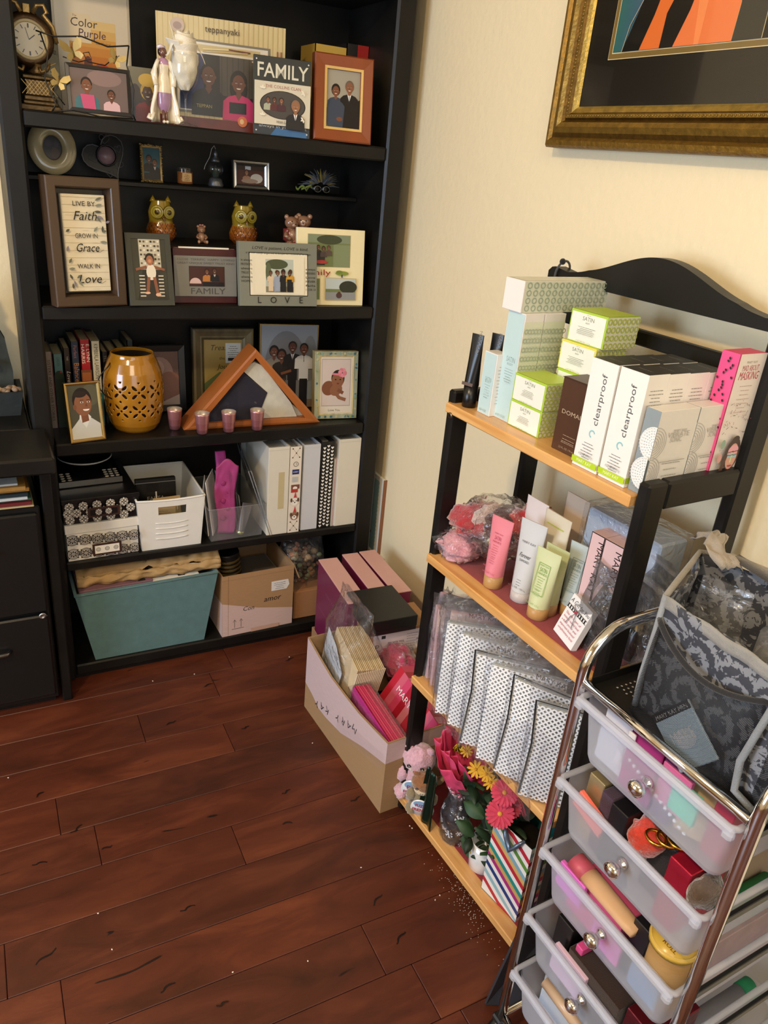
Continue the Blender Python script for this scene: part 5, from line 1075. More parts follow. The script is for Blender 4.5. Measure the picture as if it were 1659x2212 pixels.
b = B(); b.M = TR((ws*.52, .095, .033)); b.lathe([(0, 0), (.02, 0), (.02, .01), (.062, .014), (.072, .02), (.070, .022), (.02, .018), (0, .018)], '#121212', 40, cols=['#111', '#111', '#111', '#c9c9c9', '#c9c9c9', '#141414', '#1c1c1e']); b.make('plate', 'plastic', e)
# white bin
def bin_mesh(b, w, d, h, inset, th=.003, rim=.004, col='#e8e6e0', round_=.0, dip=0, hole=None, nx=40, nz=24):
    """open tapered tub: outer wall, front hole optional; dip lowers the middle of the front rim"""
    def corner(u, v):
        per = [(0, 0), (1, 0), (1, 1), (0, 1), (0, 0)]; q = u*4; i = min(3, int(q)); f = q-i
        x = per[i][0]+(per[i+1][0]-per[i][0])*f; y = per[i][1]+(per[i+1][1]-per[i][1])*f; k = inset*(1-v)
        X = k+(w-2*k)*x; Y = k+(d-2*k)*y; r_ = .012
        zt = h-(dip*sin(pi*x) if i == 0 else 0)+ (0)
        return (X, Y, v*zt)
    keep = (lambda u, v: not (u < .25 and hole[0] < u*4 < hole[1] and hole[2] < v < hole[3])) if hole else None
    b.grid(corner, nx*4, nz, col, cu=True, sm=False, keep=keep)
    b.add([(inset, inset, .001), (w-inset, inset, .001), (w-inset, d-inset, .001), (inset, d-inset, .001)], [(0, 1, 2, 3)], col)
    return corner
M, w_, h_ = stand(301, .004, 443, .004, Ez, 1085, 0); inset = .011
e = thing('storage_bin', 'white plastic bin with a cut-out handle and ribs, on the fourth shelf', 'storage bin', M)
b = B(); cf = bin_mesh(b, w_, .262, h_, inset, dip=.004, hole=(.30, .72, .70, .87)); b.make('body', 'plastic', e, mod=solid(.003))
b = B(); b.tube([Vector(cf(i/80, 1)) for i in range(80)], .0032, '#eeece6', 8, closed=True); b.make('rim', 'plastic', e)
b = B()
for k in range(4): b.tube([(w_*(.26+.48*t), inset*(1-(.36+.075*k))-.0012+0, h_*(.22+.105*k)-.003*sin(pi*t)) for t in [i/8 for i in range(9)]], .0016, '#e4e2dc', 6)
b.make('rib', 'plastic', e)
Mb = M.copy()
b = B(); b.box((0, 0, 0), (.115, .014, .125), '#1a1918', .002); p = front(b); p.rect(.03, .085, .035, .025, '#0c0c0c'); p.text('FAJITA', .03, .058, .013, '#8f8a80', 'l', wfit=.05); p.text('CHICKEN', .03, .036, .013, '#8f8a80', 'l', wfit=.062); p.rect(.055, .03, .004, .055, '#cfd2d6'); p.rect(0, .112, .115, .002, '#77787a')
o = b.make('recipe_box', 'plastic'); o.matrix_world = Mb @ TR((.018, .11, .045), rx=-.12); tag(o, 'black plastic box lettered FAJITA CHICKEN standing in the white bin', 'box')
rnd = random.Random(3)
for i in range(9):
    b = B(); b.box((0, 0, 0), (.078, .0016, .1), ['#cdb184', '#b89a6c', '#d6c092', '#c2a678'][i % 4]); p = front(b); p.smallprint(.039, .09, .06, 2, .006, .001, '#7a5a3a'); o = b.make('recipe_card', 'paper'); o.matrix_world = Mb @ TR((.034+.0035*i, .026+.006*i, .012+.0012*i), rx=-.2, rz=.05*(i % 3)-.04); tag(o, 'tan recipe card packed in the white bin, seen through its handle hole', 'card', 'recipe cards in the white bin')
b = B(); b.box((0, 0, 0), (.10, .15, .02), '#14110f', .002); o = b.make('tin_box', 'plastic'); o.matrix_world = Mb @ TR((.03, .1, .15-.008)); tag(o, 'flat black box resting at the back of the white bin', 'box')
bpy.data.objects.remove(o)
# clear caddy with papers, pink bag and sleeves
M, w_, h_ = stand(452, .006, 572, .01, Ez, 1103, 0)
e = thing('clear_bin', 'low clear plastic bin holding envelopes and a pink tissue packet', 'clear bin', M)
b = B(); cf = bin_mesh(b, w_, .25, h_, .008, nx=8, nz=6); b.make('body', 'clear_plastic', e)
b = B(); b.tube([Vector(cf(i/32, 1)) for i in range(32)], .0016, '#ffffff', 6, closed=True); b.make('rim', 'clear_plastic', e); Mc = M
def card(name, lab, cat, M, w, h, t, col, dr=None, mat='paper', group=None):
    b = B(); b.box((0, 0, 0), (w, t, h), col); dr and dr(front(b), w, h); o = b.make(name, mat); o.matrix_world = M; return tag(o, lab, cat, group)
card('envelope', 'white envelope at the left end of the clear bin', 'envelope', Mc @ TR((.008, .03, .008), rz=1.25, rx=-.1), .11, .15, .002, '#dcd9d6', lambda p, w, h: (p.poly([(0, h), (w, h), (w*.5, h*.62)], '#cfcccb'), p.ell(w*.3, h*.3, .012, .01, '#c8645c')))
card('envelope', 'white envelope leaning with its flap corner up in the clear bin', 'envelope', Mc @ TR((.020, .028, .008), rz=1.1, rx=-.12), .11, .17, .002, '#e6e4e2', lambda p, w, h: p.line([(0, h*.3), (w*.6, h*.5), (w, h*.3)], .001, '#c9c4c0'))
b = B()
def pk(u, v):
    x = (u-.5)*.048*(1+.35*v); return (x+.004*sin(v*8), .006*cos(u*pi)*(1-.5*v)+.003*noise.noise(Vector((u*5, v*9, 1))), v*.225+.012*cos((u-.5)*6)*v)
b.grid(pk, 14, 30, '#a83c7c'); b.grid(lambda u, v: ((u-.5)*.03, .018+.04*sin(v*2.8), .15+.09*sin(v*3.0)), 4, 14, '#b0348a')
for i in range(5): b.ball(((i % 2)*.016-.008, -.002, .05+.028*i), (.007, .0012, .007), '#9d2f70', 10, 6)
o = b.make('pink_tissue_packet', 'tissue', mod=solid(.0012)); o.matrix_world = Mc @ TR((.062, .04, .006)); tag(o, 'crumpled magenta tissue packet standing in the clear bin', 'packet')
for i in range(7):
    b = B(); s_ = .018*i; b.grid(lambda u, v: ((u-.5)*.0+.012*v*(i*.2-.6)*0, u*.15, v*(.2-.004*i)), 1, 1, ['#cfc9c4', '#b9a99a', '#d8d2cf'][i % 3]); o = b.make('plastic_sleeve', 'clear_plastic' if i % 2 else 'grey_film'); o.matrix_world = Mc @ TR((.082+.006*i, .035, .008), ry=.24-.02*i-.3); tag(o, 'clear plastic sleeve fanned at the right of the clear bin', 'plastic sleeve', 'plastic sleeves in the clear bin')
for i in range(5):
    b = B(); b.box((0, 0, 0), (.0016, .12, .15-.01*i), ['#c9c2bc', '#b4937c', '#d6cfc8', '#8d8078', '#b8aca2'][i]); o = b.make('pamphlet', 'paper'); o.matrix_world = Mc @ TR((.085+.008*i, .05, .008), ry=-.12); tag(o, 'folded pamphlet filed among the plastic sleeves', 'pamphlet', 'pamphlets in the clear bin')
e = thing('cream_tube', 'silver-grey cosmetic tube lying upright at the right end of the clear bin', 'tube', Mc @ TR((.098, .02, .008), ry=.25))
def ctube(e, r, h, col, capc, caph=.02, w=None, mat='carton', dr=None, top=None):
    w = w or r*1.35
    b = B(); b.lathe([(r*.93, 0), (r, .001), (r*1.0, caph)], capc, 24); b.make('cap', mat, e)
    def f(u, v):
        a = 2*pi*u; q = min(1, v/.96); x = (r*(1-q)+w*q)*cos(a); y = r*(1-q)*sin(a)+.0012*sin(a); return (x, y, caph+v*(h-caph))
    b = B(); b.grid(f, 24, 12, col, cu=True); b.add([f(i/24, 0) for i in range(24)], [tuple(range(24))[::-1]], col); b.add([f(i/24, 1) for i in range(24)], [tuple(range(24))], col)
    if dr:
        k = atan2(r, h-caph); p = P(b, lambda u, v, l: (u, -r+v*sin(k)-l-.0006, caph+v*cos(k)), r*1.6, h-caph, l0=.0008); dr(p, r*1.6, h-caph)
    b.make('body', mat, e)
ctube(e, .012, .10, '#9a9fa0', '#c8cc9a', .012, mat='metal')
# clear document folder leaning against the binders
b = B(); b.add([(0, 0, 0), (.012, .20, 0), (-.045, .2, .235), (-.07, 0, .215)], [(0, 1, 2, 3)]); b.add([(.006, 0, 0), (.018, .20, 0), (-.038, .2, .235), (-.062, 0, .215)], [(0, 1, 2, 3)]); b.tube([(0, 0, 0), (.006, 0, 0), (-.062, 0, .215), (-.07, 0, .215), (0, 0, 0)], .0012); o = b.make('document_wallet', 'clear_plastic', mod=solid(.0008)); o.matrix_world = TR(at_y(583, .006, Ez)); tag(o, 'clear plastic document wallet leaning between the clear bin and the first binder', 'document wallet')
# binders
def binder(pL, pR, y, top, cov, lab, dr=None, inner='#b9bcc0', top_open=True):
    M, w, h = stand(pL, y, pR, y, Ez, top, 0); w -= .0008; t = .0028; d = .265
    e = thing('ring_binder', lab, 'ring binder', M, 'binders on the fourth shelf')
    b = B(); b.box((0, 0, 0), (w, t, h), cov, .0008); b.box((0, t, 0), (t, d, h), cov); b.box((w-t, t, 0), (w, d, h), cov); p = front(b); dr and dr(p, w, h); b.make('cover', 'carton', e)
    b = B(); b.box((t+.001, .04, .004), (w-t-.001, d-.004, h-.012), '#d9d6cf'); b.make('pages', 'paper', e)
    b = B(); b.box((w*.25, t, .01), (w*.75, t+.003, h-.006), '#8c9092')
    for q in (.25, .5, .93):
        b.tube([(w*.5+.38*w*cos(a), t+.002+.03*sin(a), h*q) for a in [i*pi/8 for i in range(9)]], .0016, '#9aa0a4', 6)
    b.make('rings', 'metal', e); return e
def wr(p, w, h):
    p.rect(w*.02, h*.965, w*.96, h*.006, '#c9c6bc')
binder(576, 620, .006, 968, '#dbd6c8', 'thick white ring binder with yellowed tape on its spine, leftmost of the binders', lambda p, w, h: (wr(p, w, h), p.rect(w*.5, h*.3, w*.28, h*.42, '#c3b48c')))
def pup(p, w, h):
    p.rect(0, 0, w, h, '#e4dbcd')
    for q in (.93, .08):
        for s_ in (-1, 1): p.line([(w*.2, h*q-s_*h*.05), (w*.8, h*q+s_*h*.05)], .0006, '#7a6a5c')
        for x, y in ((.2, -.05), (.8, .05), (.2, .05), (.8, -.05), (.5, 0)): p.ell(w*x, h*(q+y), .0022, .0022, '#5a3a2c', 8)
    p.ring(w*.5, h*.805, w*.22, .0012, '#17150f', 20); p.text('1', w*.5, h*.795, h*.025, '#17150f'); p.rect(w*.2, h*.69, w*.6, h*.055, '#25306b'); p.text('AVERY', w*.5, h*.71, h*.014, '#e8e8f0'); p.rect(w*.22, h*.60, w*.5, h*.06, '#b9bbbd')
    p.rect(w*.15, h*.52, w*.75, h*.05, '#7a4a40'); p.ell(w*.5, h*.53, w*.2, h*.02, '#ece4da'); p.rect(w*.15, h*.48, w*.6, h*.04, '#b03a30')
    for q, c in ((.37, '#e9e2d8'), (.20, '#8c6a54')):
        p.poly([(w*.38, h*(q+.03)), (w*.72, h*(q+.03)), (w*.56, h*(q+.12))], '#c23a44'); p.ell(w*.52, h*q, w*.36, h*.048, c); p.ell(w*.52, h*(q-.015), w*.2, h*.025, '#f0e9df')
        for s_ in (-1, 1): p.ell(w*(.52+s_*.3), h*(q+.02), w*.09, h*.025, '#5a3c2c'); p.ell(w*(.52+s_*.14), h*(q+.01), w*.045, h*.008, '#15100c', 8)
        p.ell(w*.52, h*(q-.008), w*.06, h*.008, '#15100c', 8)
binder(621, 645, .006, 966, '#e4dbcd', 'narrow white binder printed with puppies in red party hats', pup)
binder(649, 684, .01, 962, '#c9cbd2', 'greyish translucent ring binder between the puppy binder and the black one', wr)
def hearts(p, w, h):
    for j in range(24):
        for i in range(3):
            x = w*(.2+.3*i); y = h*(.02+.0415*j)+(h*.02 if i % 2 else 0)
            if y > h*.96: continue
            k = w*.11; p.poly([(x, y-k), (x+k, y+k*.2), (x+k*.9, y+k*.75), (x+k*.4, y+k*.85), (x, y+k*.4), (x-k*.4, y+k*.85), (x-k*.9, y+k*.75), (x-k, y+k*.2)], '#f0eee8')
binder(685, 712, .012, 955, '#101010', 'black ring binder covered in small white hearts', hearts)
for i in range(3):
    b = B(); b.box((0, 0, 0), (.0022, .24, .225), ['#d7cfc0', '#d8b8b4', '#e6e3dc'][i]); o = b.make('paper_folder', 'paper'); o.matrix_world = TR(at_y(714+2.6*i, .012, Ez)); tag(o, 'thin paper folder squeezed between the heart binder and the widest white binder', 'folder', 'paper folders between the binders')
binder(722, 767, .008, 950, '#d9d4c6', 'widest white ring binder at the right end of the fourth shelf', wr)

# ================================================================ SHELF F
Fz = SH['F']+.0004
M, w_, h_ = stand(208, .0, 443, .0, Fz, 1295, 0)
k = .042; wt = w_+2*k; hh = .231
e = thing('fabric_bin', 'large teal fabric storage bin on the bottom shelf', 'storage bin', TR(M.translation-Vector((0, 0, 0))))
b = B(); d = .25
o4 = [(0, .012, 0), (w_, .012, 0), (w_, d, 0), (0, d, 0)]; t4 = [(-k, 0.002, hh), (w_+k, .002, hh+.008), (w_+k, d+.02, hh+.008), (-k, d+.02, hh)]; i4 = [(-k+.006, .008, hh), (w_+k-.006, .008, hh+.008), (w_+k-.006, d+.014, hh+.008), (-k+.006, d+.014, hh)]; j4 = [(.006, .018, .006), (w_-.006, .018, .006), (w_-.006, d-.006, .006), (.006, d-.006, .006)]
def loft(b, rings, col, sub=6):
    for A_, B_ in zip(rings, rings[1:]):
        n = len(A_)
        for i in range(n):
            a0, a1, b1, b0 = map(Vector, (A_[i], A_[(i+1) % n], B_[(i+1) % n], B_[i]))
            b.add([a0, a1, b1, b0], [(0, 1, 2, 3)], col)
loft(b, [o4, t4, i4, j4], '#55787a'); b.add(o4, [(0, 3, 2, 1)], '#55787a'); b.add(j4, [(0, 1, 2, 3)], '#3f5c5e'); b.make('body', 'cloth', e)
b = B(); q4 = [(x*1.0, y-.001 if y < .1 else y+.001, z-.004) for x, y, z in t4]; b.tube([Vector(v) for v in q4], .0022, '#5d8284', 8, closed=True); b.make('hem', 'cloth', e)
Me = e.matrix_world.copy()
for i, (n, c, z, lab) in enumerate((('magazine', '#7c5a66', .192, 'purple-brown magazine lying in the teal bin under the paper bag'), ('magazine', '#c08a7c', .184, 'pinkish magazine below the purple one in the teal bin'), ('mailer', '#e2ddd2', .198, 'long white mailer lying in the teal bin under the paper bag'))):
    b = B(); b.box((0, 0, 0), (.2 if i < 2 else .22, .2, .006), c, .001); p = front(b); topf(b, .006).rect(.16, .005, .02, .02, '#1a1a1c')
    o = b.make(n, 'paper'); o.matrix_world = Me @ TR((-.028 if i < 2 else .085, .012, z+.036-.004*i), rx=.0, ry=-.02); tag(o, lab, n)
b = B()
for L_, z_ in ((.09, .0), (.13, .1)): pass
for zz0 in range(7): b.box((.0, .02, .19-.028*zz0-.02), (.18, .22, .19-.028*zz0), ['#a08a84', '#4c3b3a', '#c8bfae', '#39424a', '#7d6a58', '#b9a69a', '#55484a'][zz0], .001)
o = b.make('paper_stack', 'paper'); o.matrix_world = Me @ TR((0, 0, .024)); tag(o, 'stack of papers filling the left of the teal bin', 'papers', kind='stuff')
b = B()
def kb(u, v):
    x = -.03+.40*u; y = .035+.17*v-.02*u; z = .262+.03*sin(pi*v)**.5+.010*u-.0+.022*noise.noise(Vector((u*7, v*4, 2)))+.014*noise.noise(Vector((u*20, v*9, 5))); return (x, y, z)
b.grid(kb, 60, 16, '#b08f5f'); 
def kb2(u, v):
    x = -.03+.40*u; z = .234+.03*v+.010*u+.006*noise.noise(Vector((u*16, v*6, 3))); y = .035-.02*u+.012*noise.noise(Vector((u*12, v*3, 9)))-.006*sin(pi*v); return (x, y, z)
b.grid(kb2, 60, 6, '#b08f5f'); o = b.make('paper_bag', 'kraft', mod=solid(.001)); o.matrix_world = Me; tag(o, 'crumpled brown paper bag lying across the top of the teal bin', 'paper bag')
# cardboard box con amor
M, w_, h_ = stand(480, .004, 630, .012, Fz, 1246, 0)
e = thing('cardboard_box', 'open cardboard box lettered con amor, pale pink at the bottom, on the bottom shelf', 'cardboard box', M); D_ = .235; t = .004; h_ *= .985
b = B(); cb = '#a9835c'
b.box((0, 0, 0), (w_, t, h_), cb); b.box((0, t, 0), (t, D_, h_), cb); b.box((w_-t, t, 0), (w_, D_, h_), cb); b.box((t, D_-t, 0), (w_-t, D_, h_), cb); b.box((t, t, 0), (w_-t, D_-t, t), cb)
p = front(b); p.poly([(0, 0), (w_, 0), (w_, h_*.28), (w_*.5, h_*.39), (0, h_*.56)], '#cdb0a8'); p.rect(0, h_*.93, w_, h_*.004, '#8f6c48'); p.rect(w_*.08, 0, w_*.004, h_, '#8f6c48')
p.text('Con', w_*.36, h_*.38, h_*.07, '#1c1614', shear=.2); p.text('amor', w_*.70, h_*.47, h_*.085, '#1c1614', shear=.2)
for x in (.17, .26): p.rect(w_*x-.0006, h_*.12, .0012, h_*.14, '#1c1614'); p.line([(w_*x-.005, h_*.22), (w_*x, h_*.26), (w_*x+.005, h_*.22)], .0012, '#1c1614')
p.rect(w_*.13, h_*.1, w_*.17, .0013, '#1c1614'); p.poly([(w_*.68, h_*.63), (w_*.90, h_*.63), (w_*.94, h_*.70), (w_*.92, h_*.79), (w_*.68, h_*.79)], '#e2ddd8'); p.smallprint(w_*.8, h_*.75, w_*.18, 4, h_*.03, .0012, '#3a3634'); p.rect(w_*.4, 0, w_*.4, h_*.06, '#c49a86')
q = leftf(b, D_); q.poly([(0, 0), (D_, 0), (D_, h_*.56), (0, h_*.5)], '#cdb0a8'); b.make('body', 'cardboard', e)
b = B(); b.add([(w_, 0, h_), (w_, D_, h_), (w_+.02, D_, h_-.05), (w_+.02, 0, h_-.05)], [(0, 1, 2, 3)], cb); b.make('flap', 'cardboard', e, mod=solid(.003)); Mx = M
b = B(); b.lathe([(.034, 0), (.035, .01), (.036, .012), (.035, .014), (.036, .10), (.0345, .105), (.03, .10), (0, .10)], '#1c1917', 32)
for i in range(5): b.lathe([(.0362, .02+.014*i), (.037, .024+.014*i), (.0362, .028+.014*i)], '#6a5a30', 32, closed=True)
o = b.make('tin_can', 'antique_metal'); o.matrix_world = Mx @ TR((.045, .055, .168), ry=-.12); tag(o, 'black ribbed tin lying in the open cardboard box', 'tin')
b = B(); b.box((0, 0, 0), (w_-.02, .2, .15), '#3a2a22', .01); o = b.make('cloth_bundle', 'cloth'); o.matrix_world = Mx @ TR((.01, .015, .0045)); tag(o, 'dark reddish cloth filling the bottom of the cardboard box', 'cloth')
# small box and bag of potpourri
a = at_y(633, .03, Fz)
b = B(); b.box((0, 0, 0), (.13, .2, .10), '#a5744e', .001); o = b.make('cardboard_box', 'cardboard'); o.matrix_world = TR(a); tag(o, 'low orange-brown carton under the bag of potpourri', 'cardboard box')
e = thing('potpourri_bag', 'clear plastic bag of brown and green potpourri pods on a low carton', 'bag', TR(a+Vector((.05, .075, .1005))))
rnd = random.Random(11)
b = B(); pouch(b, .125, .19, .12, 3, .006, .1); b.make('plastic_bag', 'cellophane', e)
for i in range(95):
    r = rnd.uniform(.007, .012); x, y, z = rnd.uniform(-.045, .045), rnd.uniform(-.042, .035), rnd.uniform(.01, .125)
    b = B(); b.ball((0, 0, 0), (r, r*.85, r*.8), rnd.choice(['#6a4630', '#8a5f40', '#55402c', '#76785c', '#5d6b52', '#9a7a50', '#4a2f22', '#a0603c']), 9, 6, amp=.15, seed=i); o = b.make('pod', 'matte', e); o.matrix_local = TR((x, y, z), rx=rnd.random()*3, rz=rnd.random()*3)

# ================================================================ BOARD AND BOXES IN THE CORNER
b = B(); b.box((0, 0, 0), (.22, .01, .265), '#e9e6dc', .001); p = front(b); p.rect(.03, .0, .16, .25, '#9fc3c4')
for i in range(18): p.ell(.188, .01+.0138*i, .007, .0072, '#9fc3c4', 12)
p.ell(.16, .06, .004, .006, '#8a4a3c'); p.ell(.15, .1, .003, .004, '#8a4a3c'); b.box((.218, -.0004, 0), (.2205, .0104, .265), '#8a5a3c')
o = b.make('paper_pad', 'paper'); a = onx(.951, 831, 1038); o.matrix_world = TR((.9485, a.y+.218, a.z-.265), rz=-pi/2+.0) ; tag(o, 'tall white card pad with a teal scalloped panel, between the bookcase and the wall', 'paper pad')
b = B(); b.box((.94, -.03, 0), (.9595, .2, a.z-.2655), '#cfc6b4'); o = b.make('poster_board', 'cardboard'); tag(o, 'pale board standing on the floor against the wall under the teal-scalloped pad', 'board')
Zp = .34
for i, (pa, lab) in enumerate((((687, 1207), 'pink and burgundy gift box nearest the bookcase shelf, with a magenta side'), ((738, 1196), 'middle one of the three upright pink gift boxes'), ((775, 1190), 'pink gift box against the wall, rightmost of the three'))):
    a = onz(Zp, *pa); e = thing('gift_box', lab, 'gift box', TR((a.x, a.y-.005, Zp-.25), rz=-radians(4-1*i)), 'pink gift boxes in the corner'); W2 = (.058, .05, .052)[i]; L2 = .255
    b = B(); b.box((0, -L2, 0), (W2, 0, .246), '#6d1743', .001); p = P(b, lambda u, v, l: (-l, -u, v)); p.rect(.02, .10, .2, .0012, '#a0527c'); p.text('MARY KAY', .12, .17, .012, '#8f4a6c'); b.make('body', 'carton', e)
    b = B(); b.box((-.0008, -L2-.0008, .246), (W2+.0008, .0008, .25), '#d3a39c', .001); p = topf(b, .25); rnd = random.Random(i)
    for q in range(30): p.ell(rnd.uniform(.004, W2-.004), -rnd.uniform(.01, L2-.01), .0008, .0006, '#b98a86', 6)
    b.make('lid', 'carton', e)
# shipping carton with a label, black gift box on it
M = TR((.70, -.46, .1), rz=radians(-3)); 
b = B(); b.box((0, 0, 0), (.18, .115, .20), '#a9805a', .001); p = front(b); p.rect(.006, .125, .165, .066, '#dccfd4'); p.text('P', .012, .14, .018, '#2a2426', 'l', rot=0); p.rect(.03, .175, .012, .01, '#2a2426'); p.text('PRIORITY MAIL', .05, .155, .007, '#2a2426', 'l', wfit=.05); p.smallprint(.075, .145, .05, 3, .006, .001, '#3a3436'); p.smallprint(.105, .18, .04, 6, .008, .001, '#3a3436', 'l')
for i in range(12): p.rect(.14+.0022*i, .14, .001+.0006*(i % 3), .04, '#2a2426')
o = b.make('shipping_carton', 'cardboard'); o.matrix_world = M; tag(o, 'brown shipping carton with a pink address label under the black gift box', 'carton')
e = thing('gift_box', 'flat glossy black gift box on top of the shipping carton', 'gift box', TR((.683, -.478, .3008), rz=radians(-2)))
b = B(); b.box((.001, .001, 0), (.139, .165, .03), '#1c0c12', .001); b.make('body', 'carton', e); b = B(); b.box((0, 0, .012), (.14, .166, .045), '#0d0d0d', .0015); b.make('lid', 'carton', e)
b = B(); b.box((0, 0, 0), (.19, .15, .27), '#b08a60', .001); o = b.make('cardboard_box', 'cardboard'); o.matrix_world = TR((.70, -.335, 0.0)); tag(o, 'plain cardboard box hidden behind the shipping carton', 'cardboard box'); bpy.data.objects.remove(o)
b = B(); b.box((0, 0, 0), (.2, .26, .088), '#9a7550', .001); o = b.make('cardboard_box', 'cardboard'); o.matrix_world = TR((.69, -.345, 0)); tag(o, 'low brown carton on the floor carrying the pink gift boxes', 'cardboard box')
b = B(); b.box((0, 0, 0), (.19, .11, .088), '#9a7550', .001); 

# big open carton with the slanted cut, pale pink and kraft
A_ = Vector((.571, -.335, 0)); B_ = Vector((.597, -.773, 0)); L3 = (B_-A_).length; M = TR(A_, rz=rotz_from(A_, B_)); D3 = .245
e = thing('magazine_box', 'large open cardboard box with a slanting cut edge, pale pink over brown', 'cardboard box', M)
hb = .240; hf = .222
prof = [(0, hb), (.02, hb-.004), (L3*.3, hb*.82), (L3*.45, hb*.76), (L3*.6, hb*.76), (L3*.8, hb*.84), (L3, hf)]
e_prof = []
for px, py in ((662, 1372), (690, 1420), (715, 1462), (745, 1502), (775, 1540), (805, 1572), (833, 1600)):
    d_ = ray(px, py); 
    n = (M.to_3x3() @ Vector((0, 1, 0))); t_ = (A_-CP).dot(n)/d_.dot(n); q = M.inverted() @ (CP+d_*t_); e_prof.append((min(max(q.x, 0), L3), q.z))
e_prof[0] = (0, e_prof[0][1]); e_prof[-1] = (L3, e_prof[-1][1]); hf = e_prof[-1][1]; hb = e_prof[0][1]
t = .004
b = B(); b.prism([(0, 0), (L3, 0)]+e_prof[::-1], 0, t, '#a5835c'); b.prism([(0, 0), (L3, 0)]+e_prof[::-1], D3-t, D3, '#a5835c')
b.box((L3-t, t, 0), (L3, D3-t, hf), '#a5835c'); b.box((0, t, 0), (t, D3-t, hb), '#a5835c'); b.box((t, t, 0), (L3-t, D3-t, t), '#a5835c')
p = front(b); pk_ = '#cbb2b2'
def up_at(x):
    for (x0, z0), (x1, z1) in zip(e_prof, e_prof[1:]):
        if x0 <= x <= x1+1e-6: return z0+(z1-z0)*(x-x0)/max(1e-6, x1-x0)
    return hf
low = [(0, .085), (L3*.1, .075), (L3*.2, .058), (L3*.3, .06), (L3*.5, .075), (L3*.75, .12), (L3, .155)]
p.poly(low+[(x, z-.0015) for x, z in e_prof[::-1]], pk_)
for i, ch in enumerate('MARY KAY'): p.text(ch, L3*(.66-.068*i), .150-.0105*i, .021, '#33272a', rot=pi-.28)
for i in range(60): p.rect(L3*(.45+.009*i), .07+.001*i, .0004, .05, '#b9a0a0')
q = rightf(b, L3); q.poly([(0, hf-.062), (D3, hf-.05), (D3, hf-.001), (0, hf-.001)], pk_); b.make('body', 'cardboard', e); Mk = M
def inbox(name, lab, cat, loc, rx=0, ry=0, rz=0, **k): return Mk @ TR(loc, rx, ry, rz)
# paper bags in a clear bag (upper left of the box), magenta folders, striped boxes, fluffy pink
e = thing('paper_bag_bundle', 'bundle of flat brown paper bags in clear plastic, left end of the slanted box', 'paper bags', Mk @ TR((.02, .035, .12), rz=-.08))
for i in range(16):
    b = B(); b.box((0, 0, 0), (.15, .0026, .2-.001*i), ['#d9c19a', '#cdb489', '#e2cda8'][i % 3]); b.add([(.15, 0, .0), (.152, .003, 0), (.152, .003, .19), (.15, 0, .19)], [(0, 1, 2, 3)], '#e6d6b4'); o = b.make('paper_bag', 'kraft', e); o.matrix_local = TR((.01, .006+.0052*i, .0), ry=.28, rx=-.02)
b = B(); b.add([(0, 0, 0), (.12, 0, 0), (.12, 0, .13), (.06, 0, .17), (0, 0, .18)], [(0, 1, 2, 3, 4)], '#dfe2e6'); o = b.make('white_liner', 'paper', e); o.matrix_local = TR((-.006, -.003, .01), ry=.28)
b = B(); b.M = TR((.085, .05, -.04)); pouch(b, .17, .33, .12, 5, .008, .02, flare=1.15); b.make('plastic_bag', 'cellophane', e)
e = thing('folder_bundle', 'bundle of magenta folders in a clear wrapper at the front of the slanted box', 'folders', Mk @ TR((.21, .018, .06), rz=-.04))
for i in range(8):
    c = '#c22a86' if i == 0 else ('#c8305f' if i % 2 else '#d8486f'); b = B(); b.box((0, 0, 0), (.205, .0045 if i else .002, .165-.001*i), c, .0005); o = b.make('folder', 'carton', e); o.matrix_local = TR((.0, .004+.0062*i, 0), ry=.09)
    if i == 0: o['label'] = 'bright magenta front folder'
b = B(); b.M = TR((.1, .035, -.01)); b.box((-.108, -.04, 0), (.108, .022, .17)); b.make('wrapper', 'cellophane', e, mod=None); e.children[-1].matrix_local = TR(ry=.09)
def stripes(b, w, d, h):
    cs = ['#c8263a', '#d9647a', '#d8486f', '#b51f35', '#e2879a', '#cc3a52']
    for p, ww in ((front(b), w), (rightf(b, w), d)):
        n = 9
        for i in range(n): p.rect(ww*i/n, 0, ww/n, h, cs[i % 6])
    p = topf(b, h); n = 9
    for i in range(n): p.rect(w*i/n, 0, w/n, d, cs[(i+2) % 6])
    f = front(b, l0=.002); f.text('MARY KAY', w*.5, h*.72, .018, '#f4ece8')
    f = topf(b, h, l0=.002); f.text('MARY KAY', w*.6, d*.5, .008, '#f4ece8')
carton('striped_box', 'red and pink striped gift box tilted in the right side of the slanted box', 'gift box', Mk @ TR((.195, .085, .085), rx=-.36, ry=.25), .20, .055, .19, '#c8263a', lambda b: stripes(b, .19, .05, .19))
b = B(); b.ball((0, 0, 0), (.085, .04, .042), '#b9345e', 30, 18, amp=.25, seed=4, fq=14); 
rnd = random.Random(12)
o = b.make('fluffy_slippers', 'plush'); o.matrix_world = Mk @ TR((.165, .19, .215)); tag(o, 'fluffy deep pink plush item wrapped in film behind the striped box', 'plush')
b = B(); b.ball((0, 0, 0), (.092, .046, .048), '#ffffff', 30, 18, amp=.22, seed=2, fq=14); o = b.make('film_wrap', 'cellophane'); o.matrix_world = Mk @ TR((.165, .19, .215)); tag(o, 'crinkled clear film around the deep pink plush in the slanted box', 'plastic wrap')
b = B(); b.box((0, 0, 0), (.19, .05, .13), '#8a6648', .001); o = b.make('carton', 'cardboard'); o.matrix_world = Mk @ TR((.235, .185, .005)); tag(o, 'brown carton standing at the wall side of the slanted box', 'carton')
carton('gift_box', 'deep red gift box low at the wall side of the slanted box', 'gift box', Mk @ TR((.255, .172, .136)), .16, .06, .05, '#a01f35', None)
b = B()
